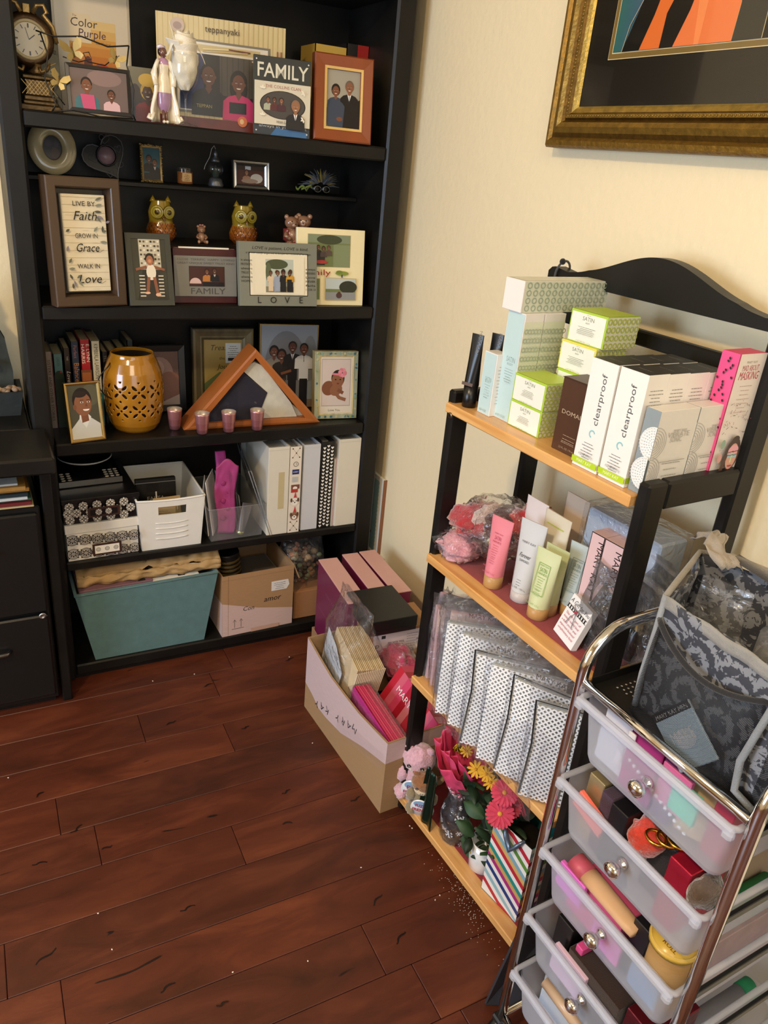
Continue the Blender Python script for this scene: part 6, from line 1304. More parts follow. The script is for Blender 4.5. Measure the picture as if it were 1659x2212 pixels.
b.grid(lambda u, v: (.03+.14*u, .02*sin(u*5)+.05*v, .02*v+.03*noise.noise(Vector((u*4, v*4, 7)))+.04*sin(pi*u)*v), 14, 10); o = b.make('plastic_film', 'cellophane'); o.matrix_world = TR((.78, -.47, .26), rz=-1.2); tag(o, 'loose clear plastic film beside the pink gift boxes by the wall', 'plastic film')
# ================================================================ LADDER SHELF
LA, LB = Vector((.648, -.785, 0)), Vector((.678, -1.235, 0)); LZ = rotz_from(LA, LB); ML = TR(LA, rz=LZ); Wl = (LB-LA).length
MLi = ML.inverted()
def lad_pt(z, px, py): return MLi @ onz(z, px, py)
ld = thing('ladder_shelf', 'folding shelf with black frame, curved crest rail and four honey-coloured wood shelves', 'shelf', ML)
D1 = .225; ZL = [1.035, .71, .40, .055]
def leg(x0, x1, y0, y1, h):
    b = B(); b.box((x0, y0, 0), (x1, y1, h), bev=.004); return b.make('leg', 'black_paint', ld)
leg(-.022, -.002, .0, .042, 1.058); leg(Wl+.001, Wl+.023, .0, .042, 1.058)
leg(-.022, -.002, D1-.02, D1+.022, 1.262); leg(Wl+.001, Wl+.023, D1-.02, D1+.022, 1.262)
for x0, x1 in ((-.022, -.002), (Wl+.001, Wl+.023)):
    b = B(); b.box((x0, .0421, 1.014), (x1, D1-.0201, 1.058), bev=.004); b.make('arm_rail', 'black_paint', ld)
    for z in ZL[1:3]:
        b = B(); b.box((x0, .0421, z-.05), (x1, D1-.0201, z-.014), bev=.003); b.make('side_rail', 'black_paint', ld)
    b = B(); b.box((x0, .0421, .02), (x1, D1-.0201, .04), bev=.003); b.make('side_rail', 'black_paint', ld)
b = B(); n = 60; x0, x1 = -.036, Wl+.036
def ctop(t):
    s_ = abs(t-.5)*2; return 1.288+.046*(.5+.5*cos(pi*min(1, s_/.72)))-.008*max(0, 1-abs(s_-.80)/.2)
pts = [(x0, 1.262), (x1, 1.262)]+[(x0+(x1-x0)*(1-i/n), ctop(1-i/n)-(.012 if i in (0, n) else .003 if i in (1, n-1) else 0)) for i in range(n+1)]
b.prism(pts, D1-.012, D1+.014); b.make('crest_rail', 'black_paint', ld)
b = B(); b.box((-.001, D1-.006, 1.187), (Wl, D1+.012, 1.213), bev=.003); b.make('back_rail', 'black_paint', ld)
b = B(); b.box((-.001, D1-.006, 1.10), (Wl, D1+.012, 1.126), bev=.003); b.make('back_rail', 'black_paint', ld)
for z in ZL:
    b = B(); b.box((-.014, -.009, z-.019), (Wl, D1-.021, z), bev=.002); b.make('shelf_board', 'maple', ld)
    if z < 1:
        b = B(); b.box((-.001, D1-.006, z-.03), (Wl, D1+.012, z+.01), bev=.003); b.make('back_rail', 'black_paint', ld)
b = B(); b.M = TR((.006, -.0092, ZL[0]-.0085-.012), rx=pi/2); b.lathe([(.006, 0), (.006, .002), (.003, .002)], '#8a7a6a', 12, closed=True); d = b.make('screw_eye', 'metal', ld)
for z, nm in ((ZL[1], 'dark red felt mat lying on the second shelf of the ladder shelf'), (ZL[3], 'dark red felt mat lying on the lowest shelf of the ladder shelf')):
    b = B(); b.box((.004, .022, z+.0003), (Wl-.004, D1-.024, z+.0018), '#8c1d24'); o = b.make('felt_mat', 'cloth'); o.matrix_world = ML; tag(o, nm, 'mat')
b = B(); b.tube([(-.01+.004*sin(t), D1+.0+.017*cos(t), 1.275+.022*sin(t)) for t in [i*2*pi/20 for i in range(20)]], .0022, '#44464a', 7, closed=True); b.ball((-.004, D1-.01, 1.296), .006, '#141414', 12, 8); o = b.make('hair_tie', 'cloth'); o.matrix_world = ML; tag(o, 'dark elastic hair tie looped over the left end of the crest rail', 'hair tie')
def grow(name, lab, cat, A, Bp, z, top, d, col, draw, group=None, h=None, z0=None, mat='carton', **k):
    """a carton standing at pixels A..Bp on height z"""
    M, w, hh = footed(A, Bp, z, top); M = TR(M.translation+Vector((0, 0, .0003)), rz=LZ); hh = h or hh
    b = B(); b.box((0, 0, 0), (w, d, hh), col, .0005); draw and draw(b, w, d, hh); o = b.make(name, mat); o.matrix_world = M; tag(o, lab, cat, group); o['_w'] = w; return o, M, w, hh
T1 = ZL[0]
def chain(p, w, h, c, bg, r=.0052, vert=False, gap=.35):
    nx = max(1, int(w/(2*r))); ny = max(1, int(h/(2*r*1.25))); sx, sy = w/nx, h/ny
    for i in range(nx):
        for j in range(ny):
            p.ring(sx*(i+.5), sy*(j+.5), min(sx, sy)*.5, r*.42, c, 8)
def satin(p, w, h, c, small=True):
    p.text('MARY KAY', w*.5, h*.88, h*.025, c); p.text('SATIN', w*.5, h*.72, h*.12, c, wfit=w*.32); p.text('BODY', w*.5, h*.63, h*.045, c)
    p.smallprint(w*.5, h*.5, w*.5, 5, h*.05, h*.012, c); p.text('4 OZ. NET WT. / 113 g', w*.5, h*.06, h*.035, c, wfit=w*.4)
# black tubes
for i, (px, py, top, lab) in enumerate(((1022, 872, 725, 'black tube with a brown band, leftmost on the top shelf'), (1050, 873, 722, 'second black tube from the left, behind the narrow blue box'), (1077, 868, 722, 'third black tube, half hidden behind the tall blue boxes'))):
    o = onz(T1, px, py) if i == 0 else None
    loc = ML @ Vector(((.022, .045, .075)[i], (.018, .045, .05)[i], T1+.0003)); e = thing('cosmetic_tube', lab, 'tube', TR(loc, rz=LZ+.3), 'black tubes on the top shelf')
    ctube(e, .0135, (.135, .14, .145)[i], '#0e0d0d', '#0b0b0b', .042, w=.013, mat='plastic', dr=lambda p, w, h: (p.rect(-.012, .0, .024, .006, '#5a4438'), p.text('MARY KAY', .003, .08, .006, '#7a7672', rot=-pi/2)))
def bluebox(b, w, d, h, big):
    p = front(b); p.rect(.0015, .0015, w-.003, h-.003, '#bcd6d8'); p.text('SATIN', w*.55, h*.55, .009 if big else .007, '#7f9a9c', wfit=w*.5); p.text('BODY', w*.55, h*.52, .004, '#7f9a9c'); p.smallprint(w*.55, h*.48, w*.5, 6, .0045, .0008, '#8aa6a8'); p.smallprint(w*.55, h*.40, w*.6, 3, .004, .0008, '#dceaea'); p.text('6.5 OZ.', w*.5, .006, .004, '#8aa6a8', wfit=w*.6)
    q = rightf(b, w)
    if big:
        q.rect(0, 0, d, h*.93, '#dcdfc9'); q = P(b, q.mp, l0=.0006); 
        ny = 11
        for j in range(ny):
            for i in range(6): q.ring(d*(i+.5)/6, h*.9*(j+.4)/ny, .0045, .0017, '#a3afa0', 10)
    else: q.smallprint(d/2, h*.8, d*.7, 12, .006, .0008, '#8a8f90')
grow('lotion_carton', 'short pale blue lotion carton beside the black tubes', 'carton', (1030, 888), (1060, 900), T1, 757, .028, '#e8e6e4', lambda b, w, d, h: bluebox(b, w, d, h, False))
o, M, w, h = grow('lotion_carton', 'tall pale blue carton with a ring-patterned side, under the lying carton', 'carton', (1064, 898), (1098, 915), T1, 668, .042, '#e8e2e0', lambda b, w, d, h: bluebox(b, w, d, h, True), 'ring-patterned pale blue cartons')
Mt = M; ht = h; wt_ = w
b = B(); b.box((0, 0, 0), (w, .048, h), '#e8e2e0', .0005); bluebox(b, w, .048, h, True); o = b.make('lotion_carton', 'carton'); o.matrix_world = M @ TR((.0, .0435, 0)); tag(o, 'ring-patterned carton directly behind the tall pale blue one', 'carton', 'ring-patterned pale blue cartons')
# lying carton on top
b = B(); wl, dl, hl = .048, .20, .052; b.box((0, 0, 0), (wl, dl, hl), '#e9e3df', .0006); q = rightf(b, wl, l0=.0004); q.rect(.003, 0, dl-.003, hl-.001, '#d6dac6')
q = P(b, q.mp, l0=.0008)
for i in range(13):
    for j in range(4): q.ring(.012+.0145*i, .0075+.0125*j, .0055, .0019, '#9dac9c', 10)
topf(b, hl).rect(.002, .004, wl-.004, dl-.006, '#d9dccb'); o = b.make('lotion_carton', 'carton'); o.matrix_world = Mt @ TR((-.012, -.006, ht+.0004), rz=.02); tag(o, 'ring-patterned carton lying flat across the tall blue cartons, topmost on the shelf', 'carton')
# satin body cubes
def cube(lab, M, w, d, h, edge, grp='green-edged cream cartons'):
    b = B(); b.box((0, 0, 0), (w, d, h), edge, .0006); p = front(b); p.rect(.003, .0015, w-.006, h-.005, '#e9eadf'); satin(p, w, h, '#7a7f6a')
    q = rightf(b, w); q.rect(.001, 0, d-.001, h-.001, '#dde0c4'); q = P(b, q.mp, l0=.0006)
    for j in range(4):
        for i in range(7): q.ring(d*(i+.5)/7, h*(j+.5)/4-.001, .0052, .002, '#b3bf55' if edge != '#cdd47e' else '#c2c060', 10)
    topf(b, h).rect(.002, .002, w-.004, d-.004, '#b9d052' if edge != '#e2dc5a' else '#e6e070')
    o = b.make('cream_carton', 'carton'); o.matrix_world = M; return tag(o, lab, 'carton', grp)
M, w, h = footed((1095, 915), (1163, 957), T1, 863); M = TR(M.translation+Vector((0, 0, .0003)), rz=LZ); w = .082; d_ = .068; h_ = .0465
cube('green-edged white carton at the bottom front, just left of the brown carton', M, w, d_, h_, '#aacb3e')
cube('green-topped white carton stacked on the bottom front one', M @ TR((.001, .0, h_+.0003), rz=-.01), w, d_, h_, '#aacb3e')
M2 = M @ TR((.028, d_+.002, 0), rz=0)
cube('lowest green-edged carton of the rear stack, hidden behind the front pair', M2, w, d_, h_+.006, '#aacb3e')
cube('second carton up in the rear stack, hidden behind the front pair', M2 @ TR((0, 0, h_+.0063)), w, d_, h_+.006, '#aacb3e')
cube('yellow-edged white carton, second from the top of the rear stack', M2 @ TR((-.002, .0, 2*h_+.0126)), w, d_, h_+.003, '#e2dc5a')
cube('green-edged white carton at the very top of the rear stack', M2 @ TR((.004, .004, 3*h_+.0159), rz=.02), w, d_+.008, h_+.006, '#aacb3e')
# brown DOMAIN carton
def dom(b, w, d, h):
    p = front(b); p.text('DOMAIN', w*.5, h*.52, .007, '#b9a48a', wfit=w*.75); p.smallprint(w*.5, h*.24, w*.5, 3, .006, .0009, '#a8907a'); p.smallprint(w*.5, h*.16, w*.4, 1, .006, .0009, '#a8907a'); p.text('2.5 FL. OZ. / 74 mL', w*.5, h*.06, .003, '#a8907a'); p.rect(0, h*.99, w, h*.01, '#3a2214')
grow('cologne_carton', 'dark brown carton lettered DOMAIN, left of the white upright ones', 'carton', (1190, 966), (1237, 1000), T1, 812, .05, '#4a2c1a', dom)
# clearproof cartons, two rows
def clp(b, w, d, h):
    p = front(b); p.text('clearproof', w*.68, h*.42, .0105, '#55595c', 'l', rot=pi/2, wfit=h*.47); p.ring(w*.55, h*.34, .0062, .0022, '#8cc4cf', 18, a0=.3, a1=4.6)
    p.smallprint(w*.5, h*.24, w*.5, 7, .0045, .0008, '#5a5c5e'); p.text('4 OZ. NET WT./113 g', w*.5, h*.12, .0042, '#6a6c6e', wfit=w*.55); p.rect(0, h*.035, w, h*.055, '#b3d226'); p.text('MARY KAY', w*.5, h*.05, .005, '#eef5c8', wfit=w*.6)
    q = rightf(b, w); q.rect(0, h*.035, d, h*.055, '#a8c81e'); q.smallprint(d*.5, h*.86, d*.72, 16, .0052, .0011, '#8c8a86')
    t = topf(b, h); t.rect(.0005, .0005, w-.001, d-.001, '#161414'); t.text('MARY KAY', w*.5, d*.45, .004, '#8a8682')
M, w, h = footed((1235, 1000), (1300, 1023), T1, 768); w = .052; d_ = .043; h = .168; M0 = TR(M.translation+Vector((0, 0, .0003)), rz=LZ); x0 = (MLi @ M0.translation)
for r_ in range(2):
    for k in range(4):
        b = B(); b.box((0, 0, 0), (w, d_, h-.001*k), '#ece9e4', .0004); clp(b, w, d_, h-.001*k); o = b.make('cleanser_carton', 'carton'); o.matrix_world = ML @ TR((x0.x+.0545*r_, x0.y+.002*r_+.0432*k, T1+.0003), rz=.0)
        tag(o, [['white upright carton lettered clearproof, left of the front pair', 'white upright carton lettered clearproof, right of the front pair'], ['black-topped white carton directly behind the left lettered front carton', 'black-topped white carton directly behind the right lettered front carton'], ['black-topped white carton third from the front, left row', 'black-topped white carton third from the front, right row'], ['rearmost black-topped white carton of the left row', 'rearmost black-topped white carton of the right row']][k][r_], 'carton', 'black-topped white cartons')
xs = x0.x+.0545*2
def vib(b, w, d, h):
    p = front(b); p.rect(0, 0, w, h, '#8b969b'); p = P(b, p.mp, l0=.0007); q = rightf(b, w); 
    for cz, in ((h*.62,), (h*.27,)):
        for k in range(9): p.ring(w, cz, .0245-.0027*k, .0016, ['#f0f0ee', '#c9cccc'][k % 2], 26, a0=pi/2, a1=3*pi/2)
        p.ell(w, cz, .0245, .0245, '#eceeed', 24, a0=pi/2, a1=3*pi/2)
        for rr in range(1, 7):
            for k in range(3+rr*2):
                a = pi/2+pi*(k+.5)/(3+rr*2); p.ell(w+.0038*rr*cos(a), cz+.0038*rr*sin(a), .0009, .0009, '#b4b8b8', 6)
        for k in range(6): q.ring(0, cz, .0245-.0038*k, .0012, '#bcbab6', 24, a0=-pi/2, a1=pi/2)
    q.text('MARY KAY', d*.42, h*.74, .004, '#a5a29e', 'l'); q.text('VIBRATE', d*.30, h*.68, .0075, '#b4b1ad', 'l', wfit=d*.55); q.text('SONIC', d*.38, h*.62, .0075, '#b4b1ad', 'l', wfit=d*.3); q.smallprint(d*.55, h*.36, d*.55, 6, .0095, .0009, '#8f8c88'); q.rect(d*.2, h*.395, d*.65, .0009, '#8f8c88')
wv, dv, hv = .026, .082, .125
for k in range(2):
    b = B(); b.box((0, 0, 0), (wv, dv, hv), '#dedbd6', .0005); vib(b, wv, dv, hv); o = b.make('device_carton', 'carton'); o.matrix_world = ML @ TR((xs+.001, x0.y+.008+.0835*k, T1+.0003)); tag(o, ['grey and white carton with printed brush heads, at the right front of the top shelf', 'white carton with printed brush heads, behind the grey-sided one'][k], 'carton', 'brush head cartons')
def mask(b, w, d, h):
    p = front(b); p.rect(0, 0, w, h, '#e0508a'); p = P(b, p.mp, l0=.0006); rnd = random.Random(1)
    for i in range(44): p.ell(w*(.1+.8*rnd.random()), h*(.02+.96*i/44), .0016, .0022, '#2a1420', 8, rot=rnd.random())
    q = rightf(b, w); q.rect(0, 0, d, h, '#e6ddd8'); q.rect(0, 0, .0016, h, '#b02a50'); q.text('MARY KAY', d*.5, h*.93, .0035, '#8a8480'); q.text('MAD ABOUT', d*.5, h*.875, .0085, '#b8505f', wfit=d*.62); q.text('MASKING', d*.5, h*.81, .012, '#c0354f', wfit=d*.74, shear=.2); q.smallprint(d*.5, h*.76, d*.5, 7, .0065, .0008, '#b59a98')
    for i in range(46): x, y = rnd.uniform(.05, .95)*d, rnd.uniform(.40, .66)*h; q.rect(x, y, .0045*rnd.random()+.001, .0009, ['#3a3634', '#7a7470', '#c06a80'][i % 3], rot=rnd.random()*3)
    q.ell(d*.62, h*.24, d*.27, h*.13, '#3c2a26'); q.ell(d*.62, h*.355, d*.13, h*.03, '#3c2a26'); q.ell(d*.62, h*.22, d*.2, h*.105, '#d8a090'); q.ell(d*.62, h*.27, d*.19, h*.04, '#e8a8b4'); q.rect(d*.45, h*.21, d*.34, h*.03, '#9cc4d4'); q.rect(d*.58, h*.17, d*.06, h*.08, '#c8d8a8')
    for x in (.54, .70): q.line([(d*x-.006, h*.235), (d*x, h*.228), (d*x+.006, h*.235)], .0009, '#2a1c18'); q.line([(d*x-.006, h*.255), (d*x+.006, h*.262)], .001, '#3a2a24')
    q.ell(d*.62, h*.15, d*.09, h*.014, '#a83a50', a0=pi, a1=2*pi); q.poly([(d*.4, 0), (d*.9, 0), (d*.78, h*.1), (d*.52, h*.1)], '#e0b09c'); q.line([(d*.38, h*.24), (d*.3, h*.1), (d*.36, h*.0)], .008, '#4a2a22')
    for y, c in ((.33, '#8aa898'), (.22, '#d09a98'), (.04, '#6a9ab8')): q.ell(d*.14, h*y, .005, .0075, c, 12); q.smallprint(d*.14, h*y-.010, .012, 2, .003, .0006, '#8a8480')
wm, dm, hm = .03, .062, .20
b = B(); b.box((0, 0, 0), (wm, dm, hm), '#d8386c', .0005); mask(b, wm, dm, hm); o = b.make('mask_carton', 'carton'); a = MLi @ onz(T1, 1545, 1030); o.matrix_world = ML @ TR((xs-.003, x0.y+.178-.035+.0, T1+.0003)); o.matrix_world = ML @ TR((xs+.001, D1-.022-dm+.002, T1+.0003)); tag(o, 'tall pink-dotted carton lettered MAD ABOUT MASKING at the back right of the top shelf', 'carton')

# ---------------- second shelf
T2 = ZL[1]+.0021
# wrapped plush items, left
e = thing('wrapped_slippers', 'pair of fuzzy red and dark brown striped slippers in crinkled clear film', 'slippers', ML @ TR((.035, .075, T2)))
b = B(); b.ball((0, 0, .082), (.052, .06, .034), '#a81f2c', 26, 16, amp=.2, seed=3, fq=10); b.make('red_toe', 'plush', e)
b = B(); 
for r0, x, c in ((.05, .02, '#4a2226'), (.053, .034, '#d9c4bc'), (.05, .048, '#4a2226')):
    pass
b.ball((.045, .03, .092), (.035, .055, .038), '#4a2528', 24, 14, amp=.2, seed=5, fq=10); b.make('brown_band', 'plush', e)
b = B(); b.ball((.028, .01, .094), (.018, .05, .034), '#cbb3aa', 20, 12, amp=.2, seed=6, fq=10); b.make('cream_band', 'plush', e)
b = B(); b.ball((.10, .06, .105), (.05, .05, .038), '#b0202c', 24, 14, amp=.25, seed=7, fq=12); b.make('red_heel', 'plush', e)
b = B(); b.ball((.05, .02, .085), (.092, .078, .058), '#fff', 48, 30, amp=.17, seed=21, fq=16); b.make('film', 'cellophane', e)
e = thing('wrapped_socks', 'pale pink fuzzy socks in clear film below the red slippers', 'socks', ML @ TR((.028, .045, T2)))
b = B(); b.ball((0, 0, .030), (.042, .045, .026), '#d8929c', 26, 16, amp=.25, seed=8, fq=12); b.ball((.006, -.012, .012), (.034, .03, .011), '#dba0a6', 20, 12, amp=.2, seed=9, fq=10); b.make('socks', 'plush', e)
b = B(); b.ball((0, .0, .033), (.05, .052, .033), '#fff', 40, 24, amp=.2, seed=10, fq=18); b.make('film', 'cellophane', e)
# tubes on the second shelf
def tub(lab, A, top, r, col, cap, cy=.022, capm=None, lean=0, dr=None, rz=0, mat='carton', w=None, dx=None, ry=0, grp='lotion tubes on the second shelf'):
    a = onz(T2, *A); a = (MLi @ a) if dx is None else Vector((dx[0], dx[1], 0)); loc = ML @ Vector((a.x, a.y+(r if dx is None else 0), T2))
    M = TR(loc, rz=LZ+rz) @ Matrix.Rotation(-lean, 4, 'X') @ Matrix.Rotation(ry, 4, 'Y'); h = h_along(loc, M.to_3x3() @ Vector((0, 0, 1)), top)
    e = thing('lotion_tube', lab, 'tube', M, grp); ctube(e, r, h, col, cap, cy, w=w, mat=mat, dr=dr); return e
def lab1(c, box=True):
    def f(p, w, h):
        if box:
            for q in (((-w*.38, h*.25), (w*.38, h*.25)), ((w*.38, h*.25), (w*.38, h*.78)), ((w*.38, h*.78), (-w*.38, h*.78)), ((-w*.38, h*.78), (-w*.38, h*.25))): p.line(q, .0009, c)
        p.text('MARY KAY', 0, h*.735, .0028, c); p.text('SATIN', 0, h*.64, .0078, c, wfit=w*.5); p.text('HANDS', 0, h*.59, .004, c); p.smallprint(0, h*.54, w*.55, 6, .0045, .0007, c); p.smallprint(0, h*.32, w*.5, 3, .0045, .0007, c); p.text('NET WT. 3 OZ.', 0, h*.06, .003, c)
    return f
gold = '#b98f58'
tub('bright pink tube with a gold cap, leftmost tube on the shelf', (1047, 1268), 1120, .0185, '#e0828f', gold, .026, dr=lab1('#b84a64', False), rz=.25)
tub('bright pink tube standing behind the leftmost pink one', (1085, 1262), 1128, .0185, '#e0828f', gold, .026, dr=lab1('#b84a64', False), rz=.25, dx=(.128, .055))
def fd(p, w, h): p.text('MARY KAY', 0, h*.70, .0042, '#6a6a6c'); p.text('Forever', -.001, h*.50, .0085, '#2a2a2c', shear=.4, wfit=w*.75); p.text('DIAMONDS', 0, h*.44, .0045, '#3a3a3c', wfit=w*.62); p.smallprint(0, h*.18, w*.4, 3, .005, .0007, '#5a5a5c'); p.text('4.5 FL. OZ. / 133 mL', 0, h*.06, .0032, '#4a4a4c')
tub('tall pearly white tube lettered Forever Diamonds', (1106, 1298), 1128, .021, '#c9cbce', '#bfb8b6', .022, dr=fd, rz=.25)
tub('pale green tube with a green bordered label, front and centre', (1142, 1335), 1190, .0195, '#cdd4a6', gold, .024, dr=lab1('#7aa63c'), rz=.2)
tub('pale green tube behind and right of the front one', (1188, 1322), 1182, .0195, '#c3cb9c', '#b08c66', .024, dr=lab1('#7aa63c'), rz=.15, dx=(.265, .07))
tub('pale blue-grey tube left of the tall pink cartons', (1222, 1318), 1178, .0195, '#b9c6c6', gold, .024, dr=lab1('#7f9a9a'), rz=.2, dx=(.287, .108))
def sb(p, w, h): p.rect(-w*.5, h*.86, w, .0016, '#b3c845'); p.text('MARY KAY', 0, h*.5, .004, '#7a6a54'); p.text('SATIN', 0, h*.38, .014, '#7a6a54', wfit=w*.55); p.text('BODY', 0, h*.32, .006, '#7a6a54'); p.smallprint(0, h*.25, w*.5, 4, .005, .0008, '#7a6a54')
tub('large white tube with a lime line, behind the green tubes', (1150, 1290), 1112, .027, '#d6cdb8', '#c9bda8', .022, dr=sb, w=.034, dx=(.225, .098))
tub('large white tube with a lime line, rear right of its pair', (1210, 1290), 1110, .027, '#d2cab6', '#c9bda8', .022, dr=sb, w=.034, dx=(.275, .155))
tub('pearly pink-white tube behind the tall white one', (1130, 1230), 1080, .022, '#d8cfd0', '#c9c0bc', .022, dx=(.165, .10))
tub('clear-ended tan and white tube at the back of the group', (1180, 1220), 1073, .022, '#cdb9a6', '#c9bda8', .022, dx=(.215, .15))
# pink cartons
def mk(b, w, d, h):
    p = front(b); p.rect(.0, 0, w, h, '#1a1214'); p = P(b, p.mp, l0=.0006); p.rect(.0016, .0016, w-.0032, h-.0032, '#e0bfc2'); p.text('MARY KAY', w*.62, h*.94, .013, '#1c1214', 'l', rot=-pi/2, wfit=h*.52); p.smallprint(w*.4, h*.22, w*.5, 6, .006, .0008, '#8a6a6c')
    rightf(b, w).smallprint(d*.5, h*.85, d*.6, 8, .006, .0008, '#9a8082'); topf(b, h).smallprint(w*.5, d*.6, w*.6, 4, .006, .0008, '#9a8082')
for k, (x, y, lab) in enumerate(((.318, .082, 'left pink carton lettered MARY KAY lengthwise, beside the blue-grey tube'), (.348, .083, 'right pink carton lettered lengthwise, its neighbour of the same kind at left'))):
    lab = ['left pink black-edged carton with vertical lettering, beside the blue-grey tube', 'right pink black-edged carton with vertical lettering, nearest the black leg'][k]
    b = B(); b.box((0, 0, 0), (.029 if k == 0 else .042, .07, .188), '#e0bfc2', .0005); mk(b, .029 if k == 0 else .042, .07, .188); o = b.make('cosmetic_carton', 'carton'); o.matrix_world = ML @ TR((x, y, T2+.0005), rz=.05, rx=-.02); tag(o, lab, 'carton', 'pink black-edged cartons')
# gift note card
M, w, h = footed((1194, 1357), (1237, 1418), T2, 1300); 
a = onz(T2, 1194, 1360); c_ = onz(T2, 1240, 1418); w = (c_-a).length; M = TR(a, rz=rotz_from(a, c_)) @ Matrix.Rotation(-.35, 4, 'X')
e = thing('gift_card', 'white gift note card with a striped ribbon, leaning at the shelf edge', 'card', M @ TR((0, -.0, .001)))
b = B(); w = .066; b.box((0, 0, 0), (w, .012, .078), '#e9e9ec', .0005); p = front(b); p.text('A Gift', w*.26, .064, .008, '#2a2a2c', shear=.3); p.text('for You', w*.74, .064, .007, '#2a2a2c', shear=.3)
for i in range(9): p.rect(w*(.02+.11*i), .052, w*.05, .007, '#17171a')
p.rect(0, .0585, w, .0008, '#17171a'); p.rect(0, .052, w, .0008, '#17171a')
for i, t in enumerate(('This gift is part of', 'hostess reward level', 'a thank you for your', 'important business!', 'complimentary facial')): p.text(t, w*.5, .042-.0075*i, .0042, '#c0486c', shear=.2, wfit=w*.8)
b.make('card', 'paper', e)
b = B(); 
for s_ in (-1, 1): b.tube([(w*.5, -.002, .056), (w*.5+s_*.008, -.006, .066), (w*.5+s_*.014, -.005, .06), (w*.5, -.002, .056), (w*.5+s_*.006, -.004, .044), (w*.5+s_*.01, -.004, .03)], .0008, '#8c8c92', 5)
b.ball((w*.5, -.003, .056), .003, '#b8304c', 8, 6); b.make('ribbon_bow', 'cloth', e)
# mesh sheet and translucent packets on the right
b = B(); b.grid(lambda u, v: ((.0+.085*u)*(.45+.55*(1-v)) + .03*v, .02*sin(u*4)*(1-v)+.05*v, .145*v), 14, 16, uv=(1.0, 1.6)); o = b.make('mesh_pouch', 'dark_net'); o.matrix_world = ML @ TR((.345, .045, T2)); tag(o, 'black mesh pouch leaning on the pink cartons beside the black leg', 'pouch')
b = B(); b.M = TR((.0, .0, 0)); pouch(b, .08, .15, .05, 31, .005, .1); o = b.make('film_pouch', 'grey_film'); o.matrix_world = ML @ TR((.392, .075, T2)); tag(o, 'glossy clear pouch squeezed against the inside of the right black leg', 'pouch')
b = B(); b.box((0, 0, 0), (.17, .075, .20), '#aab9cc', .004); o = b.make('wrapped_box', 'carton'); o.matrix_world = ML @ TR((.225, .125, T2+.052), rz=.0); 
o.matrix_world = ML @ TR((.26, .125, T2), rz=.0); tag(o, 'pale blue-grey box in plastic at the back of the second shelf', 'box')
b = B(); b.box((0, 0, 0), (.18, .085, .215), '#fff', .006); b2 = b.make('plastic_sleeve', 'cellophane'); b2.matrix_world = ML @ TR((.255, .118, T2)); tag(b2, 'clear plastic sleeve around the pale blue-grey box', 'plastic sleeve')
bpy.data.objects.remove(o); o = None
b = B(); b.box((.008, .008, 0), (.172, .076, .205), '#aab9cc', .004); b3 = b.make('blue_box', 'carton', b2); b2['label'] = 'pale blue-grey box in a clear plastic sleeve at the back of the second shelf'; b2['category'] = 'box'
for i, (x, y, rz, lab) in enumerate(((.41, .13, -.3, 'grey translucent zip bag leaning out at the right end of the second shelf'), (.43, .10, -.15, 'clear zip bag with gold-capped bottles at the right end of the second shelf'))):
    e = thing('zip_bag', lab, 'zip bag', ML @ TR((x, y, T2), rz=rz), 'zip bags on the second shelf'); b = B(); pouch(b, .14, .19-.03*i, .05, 40+i, .005, .2); b.make('bag', 'grey_film' if i == 0 else 'cellophane', e)
    b = B(); b.box((-.07, -.003, .178-.03*i), (.07, .003, .184-.03*i), '#c9ccd0', .001); b.make('zip_strip', 'clear_plastic', e)
    for k in range(2):
        b = B(); b.lathe([(.012, 0), (.014, .01), (.014, .05), (.006, .058), (.006, .075), (.0, .077)], '#1b1b1f', 16, cols=['#15151a']*3+['#c69a4c']*2); o = b.make('bottle', 'plastic', e); o.matrix_local = TR((-.03+.04*k, 0, .006), ry=.1)

